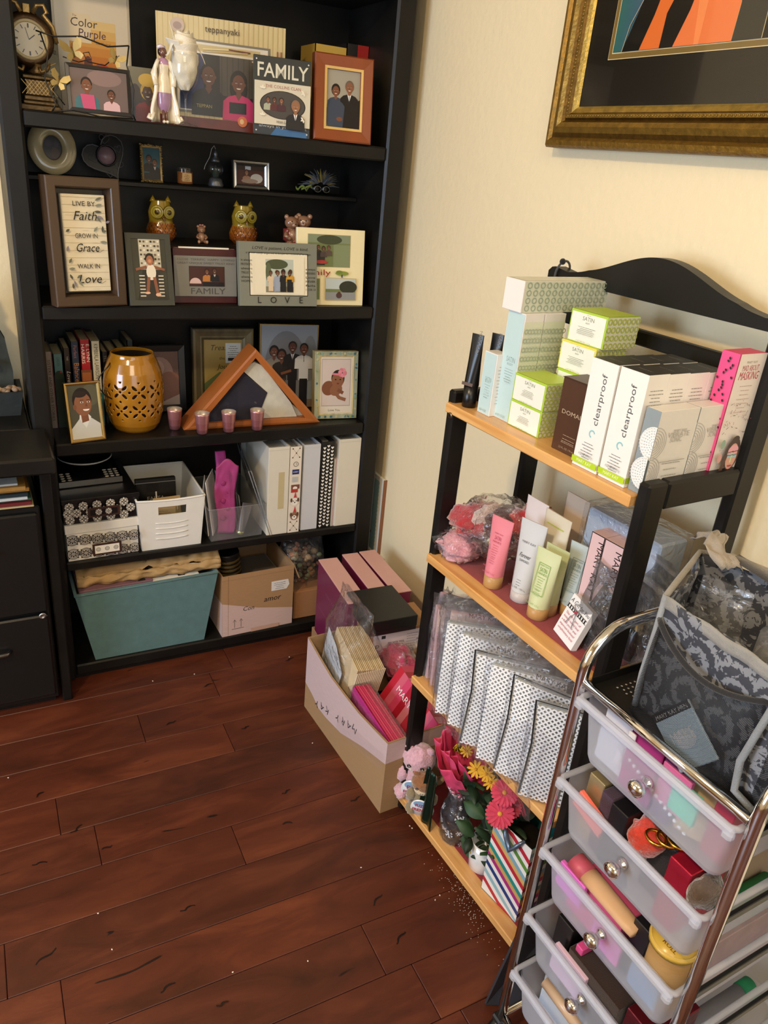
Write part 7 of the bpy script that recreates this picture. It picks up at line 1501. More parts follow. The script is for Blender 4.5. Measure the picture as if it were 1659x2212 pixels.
# ---------------- third shelf: filed sample bags
T3 = ZL[2]+.0003
def packet(x, y, lab, w, h, rz, rx, kind, z=T3, grp=None, sd=0):
    e = thing('sample_bag', lab, 'gift bag', ML @ TR((x, y, z), rz=rz+.12*sin(sd*2.3)) @ Matrix.Rotation(rx-.03*sin(sd*1.7), 4, 'X') @ Matrix.Rotation(.05*sin(sd*3.1), 4, 'Y'), grp)
    if kind == 'lattice':
        b = B(); b.box((-w/2, -.012, .004), (w/2, .010, h*.80), '#a3a9ae', .005); b.make('inner_packet', 'tissue', e)
        b = B(); b.grid(lambda u, v: ((u-.5)*w*.99, -.0135-.003*sin(pi*u), .004+v*h*.79), 8, 10, uv=(w/.12*.55, h*.8/.12*.55)); b.grid(lambda u, v: (w/2+.0012, -.012+.022*u, .004+v*h*.79), 2, 10, uv=(.1, 1.2)); b.make('lattice_wrap', 'white_net', e)
        if sd in (3, 5, 6): b = B(); b.tube([(-w/2, -.015, h*.84), (w/2, -.015, h*.82)], .0011, '#141014', 5); b.tube([(-w/2, -.015, h*.84), (-w/2+.006, -.019, h*.5), (-w/2, -.015, .01)], .0017, '#141014', 6); b.make('black_ribbon', 'cloth', e)
    elif kind == 'pink':
        b = B(); b.box((-w/2, -.006, .003), (w/2, .006, h*.86), '#cda9ae', .001); b.box((-w/2-.0005, -.008, h*.62), (-w/2+.03, -.006, h*.86), '#d9bdb6', .0005); b.make('folded_card', 'paper', e)
    elif kind == 'grey':
        b = B(); b.box((-w/2, -.006, .003), (w/2, .006, h*.8), '#77757c', .001); b.make('folded_card', 'paper', e)
    b = B(); pouch(b, w*1.08, h, .034, 50+sd, .0045, .12, nu=32, nv=20); b.make('film_bag', 'cellophane', e)
    if kind == 'lattice' and sd % 2: 
        b = B(); p = front(b, y=-.019, l0=0); p.text('MARY KAY', 0, h*.88, .010, '#3a3436', wfit=w*.45); b.make('printed_name', 'print', e)
    return e
gl = 'film bags with white lattice paper on the third shelf'
packet(.150, .028, 'film bag with white lattice paper, leftmost of the lattice-wrapped row', .14, .27, .85, -.03, 'lattice', grp=gl, sd=1)
packet(.205, .022, 'film bag with white lattice paper, second of the lattice-wrapped row', .14, .275, .78, -.03, 'lattice', grp=gl, sd=2)
packet(.255, .018, 'film bag with white lattice paper, third of the row, with black edging', .14, .27, .72, -.03, 'lattice', grp=gl, sd=3)
packet(.308, .018, 'film bag with white lattice paper, fourth of the row, pressed to its neighbour', .14, .27, .68, -.03, 'lattice', grp=gl, sd=4)
packet(.36, .020, 'film bag with white lattice paper, fifth of the row, near the drawer cart', .14, .265, .65, -.03, 'lattice', grp=gl, sd=5)
packet(.41, .028, 'film bag with white lattice paper, last of the row beside the cart post', .12, .26, .62, -.03, 'lattice', grp=gl, sd=6)
gp = 'film bags with pink cards on the third shelf'
packet(.03, .07, 'film bag with a grey-tabbed pink card, at the far left of the third shelf', .12, .22, 1.25, -.02, 'pink', grp=gp, sd=7)
packet(.058, .065, 'film bag with a pink card, second from the left on the third shelf', .12, .225, 1.2, -.02, 'pink', grp=gp, sd=8)
packet(.085, .06, 'film bag with a grey card between the pink card bags and the lattice row', .125, .235, 1.1, -.03, 'grey', grp=gp, sd=9)
packet(.112, .058, 'film bag with a pink card just left of the lattice-wrapped row', .12, .25, 1.0, -.04, 'pink', grp=gp, sd=10)
b = B()
b.grid(lambda u, v: (-.03+.02*v+.09*u, .015+.02*sin(u*5)+.01*v, .20+.07*v*u+.03*noise.noise(Vector((u*5, v*5, 3)))), 14, 10); b.grid(lambda u, v: (.10+.3*u, -.004-.012*sin(pi*v)+.006*noise.noise(Vector((u*14, v*4, 3))), -.05+.19*v+.02*noise.noise(Vector((u*9, 1, 3)))), 44, 14); o = b.make('loose_film', 'cellophane'); o.matrix_world = ML @ TR((0, 0, T3)); tag(o, 'loose crinkled clear film hanging over the front edge of the third shelf', 'plastic film')
card('magazine', 'pink catalogue in a clear sleeve at the left end of the third shelf', 'magazine', ML @ TR((.004, .02, T3+.0), rz=.62, rx=-.06), .13, .215, .004, '#c9929c', lambda p, w, h: (p.text('MARY', w*.4, h*.88, .016, '#8a2a3c', shear=.2), p.text('LOOK', w*.3, h*.82, .008, '#f0e0e0'), p.rect(w*.35, 0, w*.65, h*.78, '#4a4450')))
b = B(); b.add([(0, 0, 0), (.14, 0, 0), (.14, 0, .22), (0, 0, .215)], [(0, 1, 2, 3)]); o = b.make('clear_sleeve', 'clear_plastic', mod=solid(.001)); o.matrix_world = ML @ TR((-.004, .012, T3), rz=.62, rx=-.06); tag(o, 'clear sleeve in front of the pink catalogue, left end of the third shelf', 'plastic sleeve')
carton('gift_bag', 'pink gift bag with a white ribbon at the back left of the third shelf', 'gift bag', ML @ TR((.0, .12, T3), rz=.0), .09, .05, .26, '#c8486c', lambda b: (front(b).poly([(0, .2), (.09, .235), (.09, .255), (0, .22)], '#d8dce6')))

# ---------------- lowest shelf
T4 = ZL[3]+.0003
def plush(name, lab, M, k, body, face, hair=None, grp=None):
    e = thing(name, lab, 'plush toy', M, grp)
    b = B(); b.ball((0, 0, .36*k), (.28*k, .24*k, .36*k), body, 24, 16, amp=.12, seed=3, fq=12)
    for s_ in (-1, 1):
        b.ball((s_*.30*k, -.10*k, .45*k), (.13*k, .12*k, .2*k), body, 16, 12, amp=.15, seed=4, fq=12); b.ball((s_*.24*k, -.22*k, .12*k), (.15*k, .2*k, .13*k), body, 16, 12, amp=.15, seed=5, fq=12)
    b.make('body', 'plush', e)
    b = B(); b.ball((0, 0, 0), (.33*k, .30*k, .31*k), body if not hair else hair, 28, 18, amp=.1, seed=6, fq=12)
    for s_ in (-1, 1): b.ball((s_*.22*k, .02*k, .25*k), (.09*k, .06*k, .09*k), body if not hair else hair, 12, 8)
    h = b.make('head', 'plush', e); h.matrix_local = TR((0, -.05*k, .92*k), rx=.25)
    b = B(); b.ball((0, -.17*k, -.08*k), (.17*k if not hair else .24*k, .15*k, .14*k if not hair else .2*k), face, 20, 12); b.make('muzzle', 'plush', h)
    for s_ in (-1, 1):
        b = B(); b.ball((s_*.135*k, -.29*k, .055*k), (.042*k, .025*k, .05*k), '#0c0b0c', 14, 10); b.ball((s_*.135*k+.008*k, -.314*k, .075*k), .011*k, '#f4f4f4', 6, 5); b.make('eye', 'ceramic', h)
    b = B(); 
    if hair: b.ball((.03*k, -.345*k, -.06*k), .014*k, '#3a2220', 8, 6); b.ball((-.03*k, -.345*k, -.06*k), .014*k, '#3a2220', 8, 6)
    else: b.ball((0, -.325*k, -.05*k), (.045*k, .03*k, .035*k), '#b8283f', 12, 8)
    b.make('nose', 'plush', h)
    b = B(); b.M = TR((.02*k, -.36*k, .30*k), rx=pi/2+.15); b.lathe([(.0, -.001), (.26*k, -.001), (.26*k, .001), (0, .001)], '#e9e9ec', 30, sy=1.25)
    p = P(b, lambda u, v, l: (u, v, .001+l)); p.ell(0, .16*k, .19*k, .13*k, '#8fb4d8'); p = P(b, p.mp, l0=.0007); p.text('FUZZY', .04*k, .05*k, .11*k, '#b8284c', wfit=.36*k, bold=.02); p.text('FRIENDS', 0, -.12*k, .11*k, '#b8284c', wfit=.42*k, bold=.02); b.make('name_tag', 'print', e)
    return e
plush('plush_bear', 'pastel pink and lilac plush bear with a round FUZZY FRIENDS tag', ML @ TR((.002, .034, T4), rz=.75), .118, '#d3a6b4', '#e6d2b4', grp='plush toys with round tags')
plush('plush_monkey', 'brown-haired plush monkey with a tan face and a round FUZZY FRIENDS tag', ML @ TR((.052, .018, T4), rz=.8), .088, '#8a7a5c', '#e2c49a', '#8a5a34', 'plush toys with round tags')
# tissue-wrapped gift
e = thing('tissue_gift', 'hot pink tissue paper bouquet rising from a dark snowflake gift bag', 'gift', ML @ TR((.135, .05, T4)))
e['label'] = 'hot pink tissue paper tuft standing in the snowflake cellophane bag'
b = B()
for q, (xo, yo, r1, ph, z1, c_) in enumerate(((0, -.012, .056, 0, .215, '#d8456f'), (.004, .012, .060, 1.3, .235, '#cf3a66'), (-.006, .0, .048, 2.4, .228, '#dc4f78'))):
    def ts(u, v):
        a = 2*pi*u; t = v**.6; fold = .16*sin(6*a+ph)+.10*sin(11*a+2*ph); r = .008+r1*t*(1+fold*v); return (xo+r*cos(a)*1.05, yo+r*sin(a)*.7, .115+(z1-.115)*v**.8+.012*v*sin(5*a+ph)-.018*v*(cos(a)+.3)+.006*noise.noise(Vector((cos(a)*4, sin(a)*4, v*6+q))))
    b.grid(ts, 110, 14, c_, cu=True)
b.make('tissue', 'tissue', e, mod=solid(.0005))
e = thing('snowflake_bag', 'black cellophane gift bag with white snowflakes, standing at the front of the lowest shelf', 'gift bag', ML @ TR((.158, .035, T4), rz=.15))
b = B()
def sfb(u, v):
    a = 2*pi*u; r = .034*(1-.45*max(0, v-.6)/.4)*(.9+.1*sin(pi*v)); n = .003*noise.noise(Vector((cos(a)*4, sin(a)*4, v*8))); return ((r+n)*cos(a)*1.05, (r+n)*sin(a)*.8, v*.125)
def sff(a, v, off=.0012):
    u = a/(2*pi); q = Vector(sfb(u % 1, min(max(v, 0), 1))); return q+Vector((cos(a), sin(a), 0))*off
b.grid(sfb, 48, 20, '#17121a', cu=True); b.add([sfb(i/48, 0) for i in range(48)], [tuple(range(48))[::-1]], '#17121a')
rnd = random.Random(15)
for i in range(34):
    a0 = 2*pi*rnd.random(); v0 = rnd.uniform(.06, .92); k = rnd.uniform(.0045, .0105); w = k*.15
    for t in range(3):
        th = t*pi/3+i; 
        def Q(s_, w_): return sff(a0+(s_*cos(th)-w_*sin(th))/.034, v0+(s_*sin(th)+w_*cos(th))/.125)
        b.add([Q(-k, -w), Q(k, -w), Q(k, w), Q(-k, w)], [(0, 1, 2, 3)], '#e6e8ee')
        for s_ in (-.6, .6):
            for d_ in (-1, 1): b.add([Q(s_*k, 0), Q(s_*k*1.5, d_*k*.35), Q(s_*k*1.6, d_*k*.25), Q(s_*k*1.15, 0)], [(0, 1, 2, 3)], '#e6e8ee')
b.make('printed_bag', 'print', e)
b = B(); b.grid(lambda u, v: tuple(Vector(sfb(u, v))*1.0+Vector((cos(2*pi*u)*.0025, sin(2*pi*u)*.0025, .02*max(0, v-.8)/.2+.004*noise.noise(Vector((u*9, v*9, 2)))))), 40, 16, cu=True); b.make('film', 'cellophane', e)
b = B()
for i in range(24):
    a = 2*pi*i/24; b.tube([(.012*cos(a), .01*sin(a), .118), (.022*cos(a+.2), .018*sin(a+.2), .135+.004*(i % 3)), (.03*cos(a), .024*sin(a), .142)], [.003, .0035, .001], ['#c9c4cc', '#9a959c', '#d98aa8'][i % 3], 5)
b.make('ruffle', 'foil', e)
# dark green leaf sheet (floral wrap)
b = B()
b.grid(lambda u, v: ((u-.5)*.052*(1.1-.25*v)+.012*v, .010*cos(u*pi)-.006+.004*sin(u*11), .155*v-.012*abs(u-.5)), 14, 14, '#122a1c'); o = b.make('foil_sheet', 'foil', mod=solid(.001)); o.matrix_world = ML @ TR((.092, .004, T4), rz=.35, ry=-.05); tag(o, 'dark green foil sheet standing between the plush monkey and snowflake bag', 'foil sheet')
# flowers and foliage
def flower(M, k, col, centre, lab, n=11, grp='silk flowers on the lowest shelf', stem=.0):
    e = thing('silk_flower', lab, 'flower', M, grp)
    b = B()
    for layer in range(2):
        for i in range(n):
            a = 2*pi*(i+.5*layer)/n; q = [(0, -.04), (.35, -.13), (.75, -.15), (.97, -.06), (.97, .06), (.75, .15), (.35, .13), (0, .04)]
            b.add([((x*cos(a)-y*sin(a))*k, (x*sin(a)+y*cos(a))*k, (.02+.13*x-.12*x*x-.05*layer+.04*abs(y))*k) for x, y in q], [tuple(range(8))], col)
    b.make('petals', 'petal', e, mod=solid(.0006)); b = B(); b.ball((0, 0, .06*k), (.17*k, .17*k, .1*k), centre, 14, 8); b.make('centre', 'petal', e)
    if stem: b = B(); b.tube([(0, 0, 0), (.01, .0, -stem*.5), (0, .01, -stem)], .0016, '#2c4a26', 6); b.make('stem', 'petal', e)
def fl_at(px, py, x): return onx(x, px, py)
view = lambda p: (CP-p).to_track_quat('Z', 'Y').to_euler().to_matrix().to_4x4()
for i, (px, py, x, k, c, ce, lab) in enumerate(((1080, 1758, .672, .030, '#c42c50', '#d89a3a', 'crimson daisy with an orange centre, lower of the two big ones'), (1090, 1712, .684, .028, '#c83054', '#d8983a', 'crimson daisy just above the lowest one'), (1104, 1745, .70, .022, '#b02a4c', '#c8903a', 'small crimson daisy tucked behind the two big ones'), (1028, 1662, .672, .019, '#d2a01c', '#b8801c', 'yellow daisy nearest the pink tissue'), (1050, 1672, .676, .017, '#cf9c1a', '#b8801c', 'yellow daisy at the centre of the yellow trio'), (1060, 1690, .68, .017, '#cf9c1a', '#a8741c', 'yellow daisy hanging lowest of the yellow trio'), (1008, 1622, .69, .015, '#c9981c', '#b8801c', 'small yellow daisy peeking out above the pink tissue'))):
    p = fl_at(px, py, x); flower(Matrix.Translation(p) @ view(p), k, c, ce, lab, n=11 if c[1] in 'bB' or i < 3 else 5, stem=.05)
e = thing('foliage', 'dark green artificial leaves and stems behind the daisies', 'plant', ML @ TR((.245, .10, T4))); rnd = random.Random(19)
b = B()
for i in range(8): x = rnd.uniform(-.05, .06); b.tube([(x*.4, 0, 0), (x*.8, rnd.uniform(-.02, .02), .1), (x, rnd.uniform(-.03, .03), .2)], .0018, '#22381f', 6)
b.make('stems', 'petal', e)
for i in range(84):
    b = B(); k = rnd.uniform(.03, .062); b.grid(lambda u, v: (k*u, (v-.5)*k*.62*sin(pi*min(1, u*.9+.08)), .006*sin(u*3)-.006*abs(v-.5)*2), 8, 4, rnd.choice(['#1c3320', '#243c26', '#1a2c1a', '#2c4a2c'])); o = b.make('leaf', 'petal', e); o.matrix_local = TR((rnd.uniform(-.06, .085), rnd.uniform(-.085, .02), rnd.uniform(.02, .23)), rx=rnd.uniform(-.8, .8), ry=rnd.uniform(-1.2, .9), rz=rnd.uniform(0, 6.28))
# white cup
e = thing('paper_cup', 'white mug with a faint yellow motif beside the striped gift bag', 'mug', ML @ TR((.252, .048, T4)))
b = B(); b.lathe([(0, 0), (.026, 0), (.030, .004), (.032, .03), (.031, .075), (.029, .075), (.029, .006), (0, .006)], '#dfe0e2', 36); b.make('body', 'ceramic', e); b = B(); b.tube([(.03, .0, .06), (.048, 0, .058), (.052, 0, .035), (.03, 0, .02)], .004, '#dfe0e2', 8); b.make('handle', 'ceramic', e)
b = B(); b.M = TR(rz=-.5); p = P(b, lambda u, v, l: (.0322*sin(u/.032), -.0322*cos(u/.032)-l, v)); p.ell(0, .055, .006, .01, '#cdb14a'); p.ell(.004, .045, .005, .006, '#cdb14a'); b.make('motif', 'print', e)
e.name = 'mug'
# striped gift bag
a = MLi @ onz(T4, 1072, 1948); e = thing('striped_gift_bag', 'paper gift bag with rainbow and white diagonal stripes, standing on the lowest shelf', 'gift bag', ML @ TR((.298, .012, T4), rz=.12)); w, d, h = .10, .10, .205
cs = ['#b8283a', '#e9e6e2', '#8fb8c4', '#e9e6e2', '#1f3a7a', '#e9e6e2', '#a82c78', '#c9a060', '#1f8a84', '#e9e6e2', '#b8283a', '#d0a868', '#7ca8b8', '#e9e6e2', '#5a8a3c', '#e9e6e2']
b = B()
for q0, q1, o_ in (((0, 0), (w, 0), 0), ((0, d), (0, 0), 8), ((w, 0), (w, d), 3)):
    n = 17
    for i in range(n):
        for j in range(2):
            z0, z1 = i/n*h, (i+1)/n*h; A_ = lambda t, z: (q0[0]+(q1[0]-q0[0])*t, q0[1]+(q1[1]-q0[1])*t, min(h, max(0, z)))
            sl_ = -.055 if o_ == 0 else .0; t0, t1 = (0, .5) if j == 0 else (.5, 1)
            b.add([A_(t0, z0+sl_*t0+(.055 if sl_ else 0)-.028*(1 if sl_ else 0)), A_(t1, z0+sl_*t1+.027*(1 if sl_ else 0)), A_(t1, z1+sl_*t1+.027*(1 if sl_ else 0)), A_(t0, z1+sl_*t0+.027*(1 if sl_ else 0))], [(0, 1, 2, 3)], cs[(i+o_) % len(cs)])
b.box((.0004, .0004, 0), (w-.0004, .0012, h), '#e9e6e2'); b.box((0.0004, .001, 0), (.0012, d, h), '#1c6a66'); b.box((w-.0012, .001, 0), (w-.0004, d, h), '#1c6a66'); b.box((0, d-.001, 0), (w, d, h), '#1c6a66'); b.box((0, 0, 0), (w, d, .001), '#1c6a66'); b.make('body', 'print', e)
b = B(); 
for s_ in (0, 1): b.tube([(w*.3, .002, h-.01), (w*.32, -.01, h+.012), (w*.45, -.012, h-.01), (w*.6, -.014, h-.03), (w*.7, -.012, h-.012), (w*.8, .0, h+.006)], [.003, .005, .006, .006, .005, .003], '#8fa0b8', 7)
b.make('ribbon_handle', 'foil', e)
carton('dark_box', 'dark bottle box inside the striped gift bag', 'box', e.matrix_world @ TR((.02, .03, .002)), .06, .05, .17, '#17120f', lambda b: None)
# bits at the back: tape roll, red and gold foil bows, white pin
b = B(); b.M = TR((0, 0, .0), rx=pi/2-.2); b.lathe([(.018, -.01), (.03, -.01), (.03, .01), (.018, .01), (.018, -.01)], '#c8b694', 30, closed=True); o = b.make('tape_roll', 'cardboard'); p = fl_at(945, 1638, .74); o.matrix_world = TR((p.x, p.y, T4+.03), rz=LZ+.5); tag(o, 'beige tape roll behind the pink plush bear', 'tape roll')
for nm, px, py, c, lab in (('foil_bow', 966, 1622, '#b01c2c', 'shiny red foil bow above the pink tissue'), ('foil_bow', 992, 1618, '#c0a020', 'shiny gold foil bow beside the red one')):
    p = fl_at(px, py, .70); b = B()
    for i in range(9): a = i*.7; b.tube([(0, 0, 0), (.008*cos(a), .008*sin(a), .008), (.013*cos(a+.4), .013*sin(a+.4), .0), (0, 0, -.003)], .0018, c, 6)
    b.tube([(0, 0, 0), (0, .004, .05)], .003, '#d9d4d2', 6); o = b.make(nm, 'foil'); o.matrix_world = TR(p); tag(o, lab, 'bow')
# ================================================================ DRAWER CART
CA, CB = Vector((.563, -1.325, 0)), Vector((.575, -1.608, 0)); CZ = rotz_from(CA, CB); MC = TR(CA, rz=CZ); Wc = (CB-CA).length; Dc = .37
ct = thing('drawer_cart', 'rolling chrome cart with frosted plastic drawers and round chrome knobs', 'drawer cart', MC)
for x in (0, Wc):
    b = B(); arc = [(x, .07-.07*cos(t), .815+.07*sin(t)) for t in [i*pi/16 for i in range(9)]]; arc2 = [(x, Dc-.07+.07*sin(t), .815+.07*cos(t)) for t in [i*pi/16 for i in range(9)]]
    b.tube([(x, 0, .055)]+arc+arc2+[(x, Dc, .055)], .0085, n=14); b.make('side_hoop', 'chrome', ct)
for y, z in ((.0, .803), (Dc, .803), (0, .06), (Dc, .06)):
    b = B(); b.tube([(.008, y, z), (Wc-.008, y, z)], .0065, n=12); b.make('cross_rail', 'chrome', ct)
for x in (.0, Wc):
    for y in (.0, Dc):
        b = B(); b.M = TR((x, y, .025)) @ Matrix.Rotation(pi/2, 4, 'Y'); b.lathe([(.008, -.009), (.022, -.009), (.025, -.004), (.025, .004), (.022, .009), (.008, .009)], '#141414', 24); b.M = Matrix(); b.box((x-.012, y-.012, .045), (x+.012, y+.012, .058), '#202020', .003); b.box((x-.012, y-.004, .02), (x-.010, y+.004, .05), '#202020'); b.box((x+.010, y-.004, .02), (x+.012, y+.004, .05), '#202020'); b.make('caster', 'plastic', ct)
    b = B(); b.tube([(x, .0, .06), (x, Dc, .06)], .006, n=10); b.make('side_rail', 'chrome', ct)
b = B(); b.box((.010, .008, .797), (Wc-.010, Dc-.008, .7995), '#1a1917'); b.box((.010, .008, .799), (.0115, Dc-.008, .812), '#1a1917'); p = topf(b, .7995)
for i in range(26):
    for j in range(14): 
        p.ell(.03+.0085*i, .04+.0085*j+(.004 if i % 2 else 0), .0017, .0017, '#a8a49c', 6)
b.make('top_tray', 'plastic', ct)
tops = [.790, .643, .500, .352, .211]; DH = .112
def drw(z, i):
    x0, x1 = .011, Wc-.011; y0, y1 = -.006, Dc-.02; ins = .016
    e = bpy.data.objects.new('drawer', None); COL.objects.link(e); e.parent = ct; e.matrix_local = TR((x0, y0, z-DH)); w, d = x1-x0, y1-y0
    def ringp(k, zz, r=.014, ky=None, n=5):
        ky = k if ky is None else ky; q = []
        for cx, cy, a0 in ((k+r, ky+r, pi), (w-k-r, ky+r, 1.5*pi), (w-k-r, d-k-r, 0), (k+r, d-k-r, .5*pi)):
            for j in range(n): a = a0+j*pi/2/(n-1); q.append((cx+r*cos(a), cy+r*sin(a), zz))
        return q
    rings = [ringp(ins+.006, .0015), ringp(ins+.0015, .004), ringp(ins-.001, .012)]+[ringp(ins*(1-t)+.004*t-.0, .012+(DH-.020)*t, .012) for t in (1,)]
    b = B(); n = len(rings[0])
    for A_, B_ in zip(rings, rings[1:]): b.add(A_+B_, [(j, (j+1) % n, n+(j+1) % n, n+j) for j in range(n)], sm=True)
    b.add(rings[0], [tuple(range(n))[::-1]], sm=True); b.make('tray', 'frosted_plastic', e)
    b = B(); o4 = ringp(.0, DH-.006, .008, -.006); i4 = ringp(.005, DH-.006, .008); b.tube([Vector((x, y, DH-.004)) for x, y, zz in ringp(.002, 0, .010, -.006)], .0045, n=8, closed=True)
    b.box((.0, -.013, DH-.012), (w, -.004, DH), bev=.003)
    for q in (0, w-.014): b.box((q, -.014, DH-.018), (q+.014, -.002, DH-.006), bev=.003)
    b.make('rim', 'frosted_plastic', e)
    b = B(); b.M = TR((w/2, ins*.5, DH*.56), rx=pi/2+.12); b.lathe([(.0085, 0), (.0075, .004), (.005, .007), (.005, .012), (.010, .015), (.0125, .020), (.0115, .026), (.006, .030), (0, .031)], n=24); b.make('knob', 'chrome', e)
    return e
for i, z in enumerate(tops): drw(z, i)
for z in tops:
    for x in (.0, Wc):
        b = B(); b.box((x-.004 if x else x+.003, .008, z-.026), (x-.003 if x else x+.008, Dc-.008, z-.008), bev=.001) if False else b.box((min(x, x-.0)+(.0025 if x == 0 else -.0085), .008, z-.022), ((.0085 if x == 0 else x-.0025), Dc-.008, z-.010), bev=.001); b.make('runner', 'black_metal', ct)
b = B(); b.box((.012, Dc-.016, .06), (Wc-.012, Dc-.012, .79)); 
# things inside the drawers -------------------------------------------------
def item(name, lab, cat, x, y, z, size, col, mat='paper', rz=0, rx=0, ry=0, draw=None, shape='box', grp=None):
    b = B()
    if shape == 'box': b.box((0, 0, 0), size, col, .0012)
    elif shape == 'ball': b.ball((0, 0, size[2]), size, col, 20, 12, amp=.2, seed=int(x*900), fq=10)
    elif shape == 'cyl': b.M = TR(ry=pi/2); b.lathe([(0, 0), (size[0], 0), (size[0], size[1]), (0, size[1])], col, 24); b.M = Matrix()
    elif shape == 'disc': b.lathe([(0, 0), (size[0], 0), (size[0], size[1]), (0, size[1])], col, 32)
    if draw: draw(b)
    o = b.make(name, mat); o.matrix_world = MC @ TR((x, y, z), rx, ry, rz); return tag(o, lab, cat, grp)
t = tops
zz = t[0]-DH+.006
item('notepad', 'white note pad sticking up at the left of the top drawer', 'notepad', .03, .03, zz, (.07, .09, .107), '#dfe0e6', draw=lambda b: topf(b, .107).ring(.05, .03, .012, .001, '#7a4a8a'))
item('gift_pouch', 'magenta fringed pouch in the top drawer', 'pouch', .085, .02, zz, (.055, .12, .108), '#a82c78', 'tissue')
item('gift_pouch', 'dark purple pouch in the middle of the top drawer', 'pouch', .143, .02, zz, (.03, .12, .107), '#4c2468', 'tissue')
item('card', 'kraft coloured card standing in the right half of the top drawer', 'card', .176, .03, zz, (.045, .004, .111), '#cdb48c', 'kraft', rz=.4)
item('envelope', 'white rounded envelope beside the kraft card in the top drawer', 'envelope', .18, .05, zz, (.045, .004, .110), '#dcdcdc', rz=.35)
item('cosmetic_packet', 'red and clear packet at the right end of the top drawer', 'packet', .215, .035, zz, (.028, .06, .107), '#b03a52', 'plastic')
item('mint_box', 'mint green box seen through the right of the top drawer front', 'box', .168, .0135, zz+.035, (.04, .008, .045), '#4fd8b4', 'paper')
item('cosmetic_packet', 'pink packet seen left of the mint box behind the top drawer front', 'packet', .145, .0155, zz+.03, (.045, .008, .06), '#e070a8', 'paper')
for i in range(13):
    b = B(); b.ball((0, 0, 0), .0028, '#f0f0f4', 10, 8); o = b.make('bead', 'plastic'); o.matrix_world = MC @ TR((.10+.0085*i, .0135, zz+.054-.0028*i)); tag(o, 'white bead of the string seen through the top drawer front', 'bead', 'string of white beads in the top drawer')
item('label_sticker', 'small white sticker seen through the top drawer front near the beads', 'sticker', .085, .0135, zz+.07, (.012, .004, .022), '#f4f6fa')
item('label_sticker', 'small white tag low behind the top drawer front', 'sticker', .075, .0135, zz+.03, (.010, .004, .020), '#f4f6fa')
zz = t[1]-DH+.006
item('sachet', 'gold foil sachet with a scalloped edge at the left of the second drawer', 'sachet', .03, .03, zz, (.03, .06, .112), '#b5a47a', 'foil')
item('gift_pouch', 'dark plum velvet pouch in the left of the second drawer', 'pouch', .062, .025, zz, (.022, .1, .108), '#3a1c34', 'cloth')
item('jewelry_box', 'black box standing in the second drawer', 'box', .086, .02, zz, (.03, .1, .108), '#141216', 'plastic')
item('pom_pom', 'red-orange feathery tuft in the second drawer', 'pom-pom', .138, .045, zz+.055, (.026, .03, .028), '#c8351c', 'plush', shape='ball')
b = B()
for k in range(3): b.tube([(.0+.01*k+.014*cos(a), .01*k+.012*sin(a), .002*k) for a in [i*pi/8 for i in range(16)]], .0022, '#c8913a', 6, closed=True)
o = b.make('bead_bracelet', 'metal'); o.matrix_world = MC @ TR((.158, .03, zz+.108)); tag(o, 'gold beaded bracelet on black cloth in the second drawer', 'bracelet')
item('black_cloth', 'black cloth under the gold bracelet in the second drawer', 'cloth', .142, .05, zz, (.04, .08, .1), '#121014', 'cloth')
item('candy_packet', 'shiny red wrapped packet in the right half of the second drawer', 'packet', .188, .025, zz, (.035, .08, .108), '#b8203c', 'foil')
item('fur_trim', 'brown and grey furry trim at the right end of the second drawer', 'fur', .236, .045, zz+.06, (.016, .03, .024), '#5c4a3c', 'plush', shape='ball')
item('cosmetic_packet', 'coral packet seen through the left of the second drawer front', 'packet', .025, .0145, zz+.055, (.06, .008, .03), '#ff7a6a', ry=.25)
zz = t[2]-DH+.006
e = thing('hair_brush', 'peach tube with a pink cap lying across the third drawer', 'tube', MC @ TR((.045, .03, zz+.09), rx=.0, ry=.06)); e.name = 'cream_tube'
b = B(); b.M = TR(ry=pi/2); b.lathe([(.0, 0), (.017, 0), (.0175, .028), (0, .028)], '#c8586c', 24, sx=.75); b.make('cap', 'carton', e)
b = B(); b.M = TR(ry=pi/2); b.lathe([(.0165, .0281), (.0165, .05), (.015, .115), (.0135, .13)], '#dcb48c', 24, sx=.6); b.make('body', 'carton', e)
item('pink_box', 'slim pink box under the peach tube in the third drawer', 'box', .05, .03, zz, (.10, .05, .07), '#d85a8c')
item('sheet_roll', 'round yellow JUMBO ROLL sticker sheet in the right of the third drawer', 'label', .215, .055, zz+.097, (.034, .008), '#c9a23c', 'print', shape='disc', rx=.0, draw=lambda b: (lambda p: (p.text('$1.99', -.004, .008, .007, '#6a3a1c'), p.text('JUMBO', .004, -.010, .0065, '#6a3a1c'), p.text('ROLL', .006, -.020, .0065, '#6a3a1c'), p.ring(0, 0, .033, .0015, '#e8cc7a', 30)))(topf(b, .0082)))
item('black_box', 'black box between the peach tube and the yellow roll in the third drawer', 'box', .165, .03, zz, (.03, .06, .102), '#17141a', 'plastic')
item('roll_core', 'tan cardboard roll under the yellow sticker in the third drawer', 'roll', .215, .055, zz, (.03, .095), '#b08d5a', 'cardboard', shape='disc')
item('cosmetic_packet', 'bright orchid packet seen through the left of the third drawer front', 'packet', .03, .0145, zz+.035, (.055, .008, .045), '#e873d8')
item('cosmetic_packet', 'bright orchid packet seen through the middle of the third drawer front', 'packet', .115, .0145, zz+.01, (.055, .008, .04), '#e873c0')
item('blue_packet', 'dusky blue packet seen through the right of the third drawer front', 'packet', .19, .0145, zz+.01, (.05, .008, .045), '#7a98b8')
zz = t[3]-DH+.006
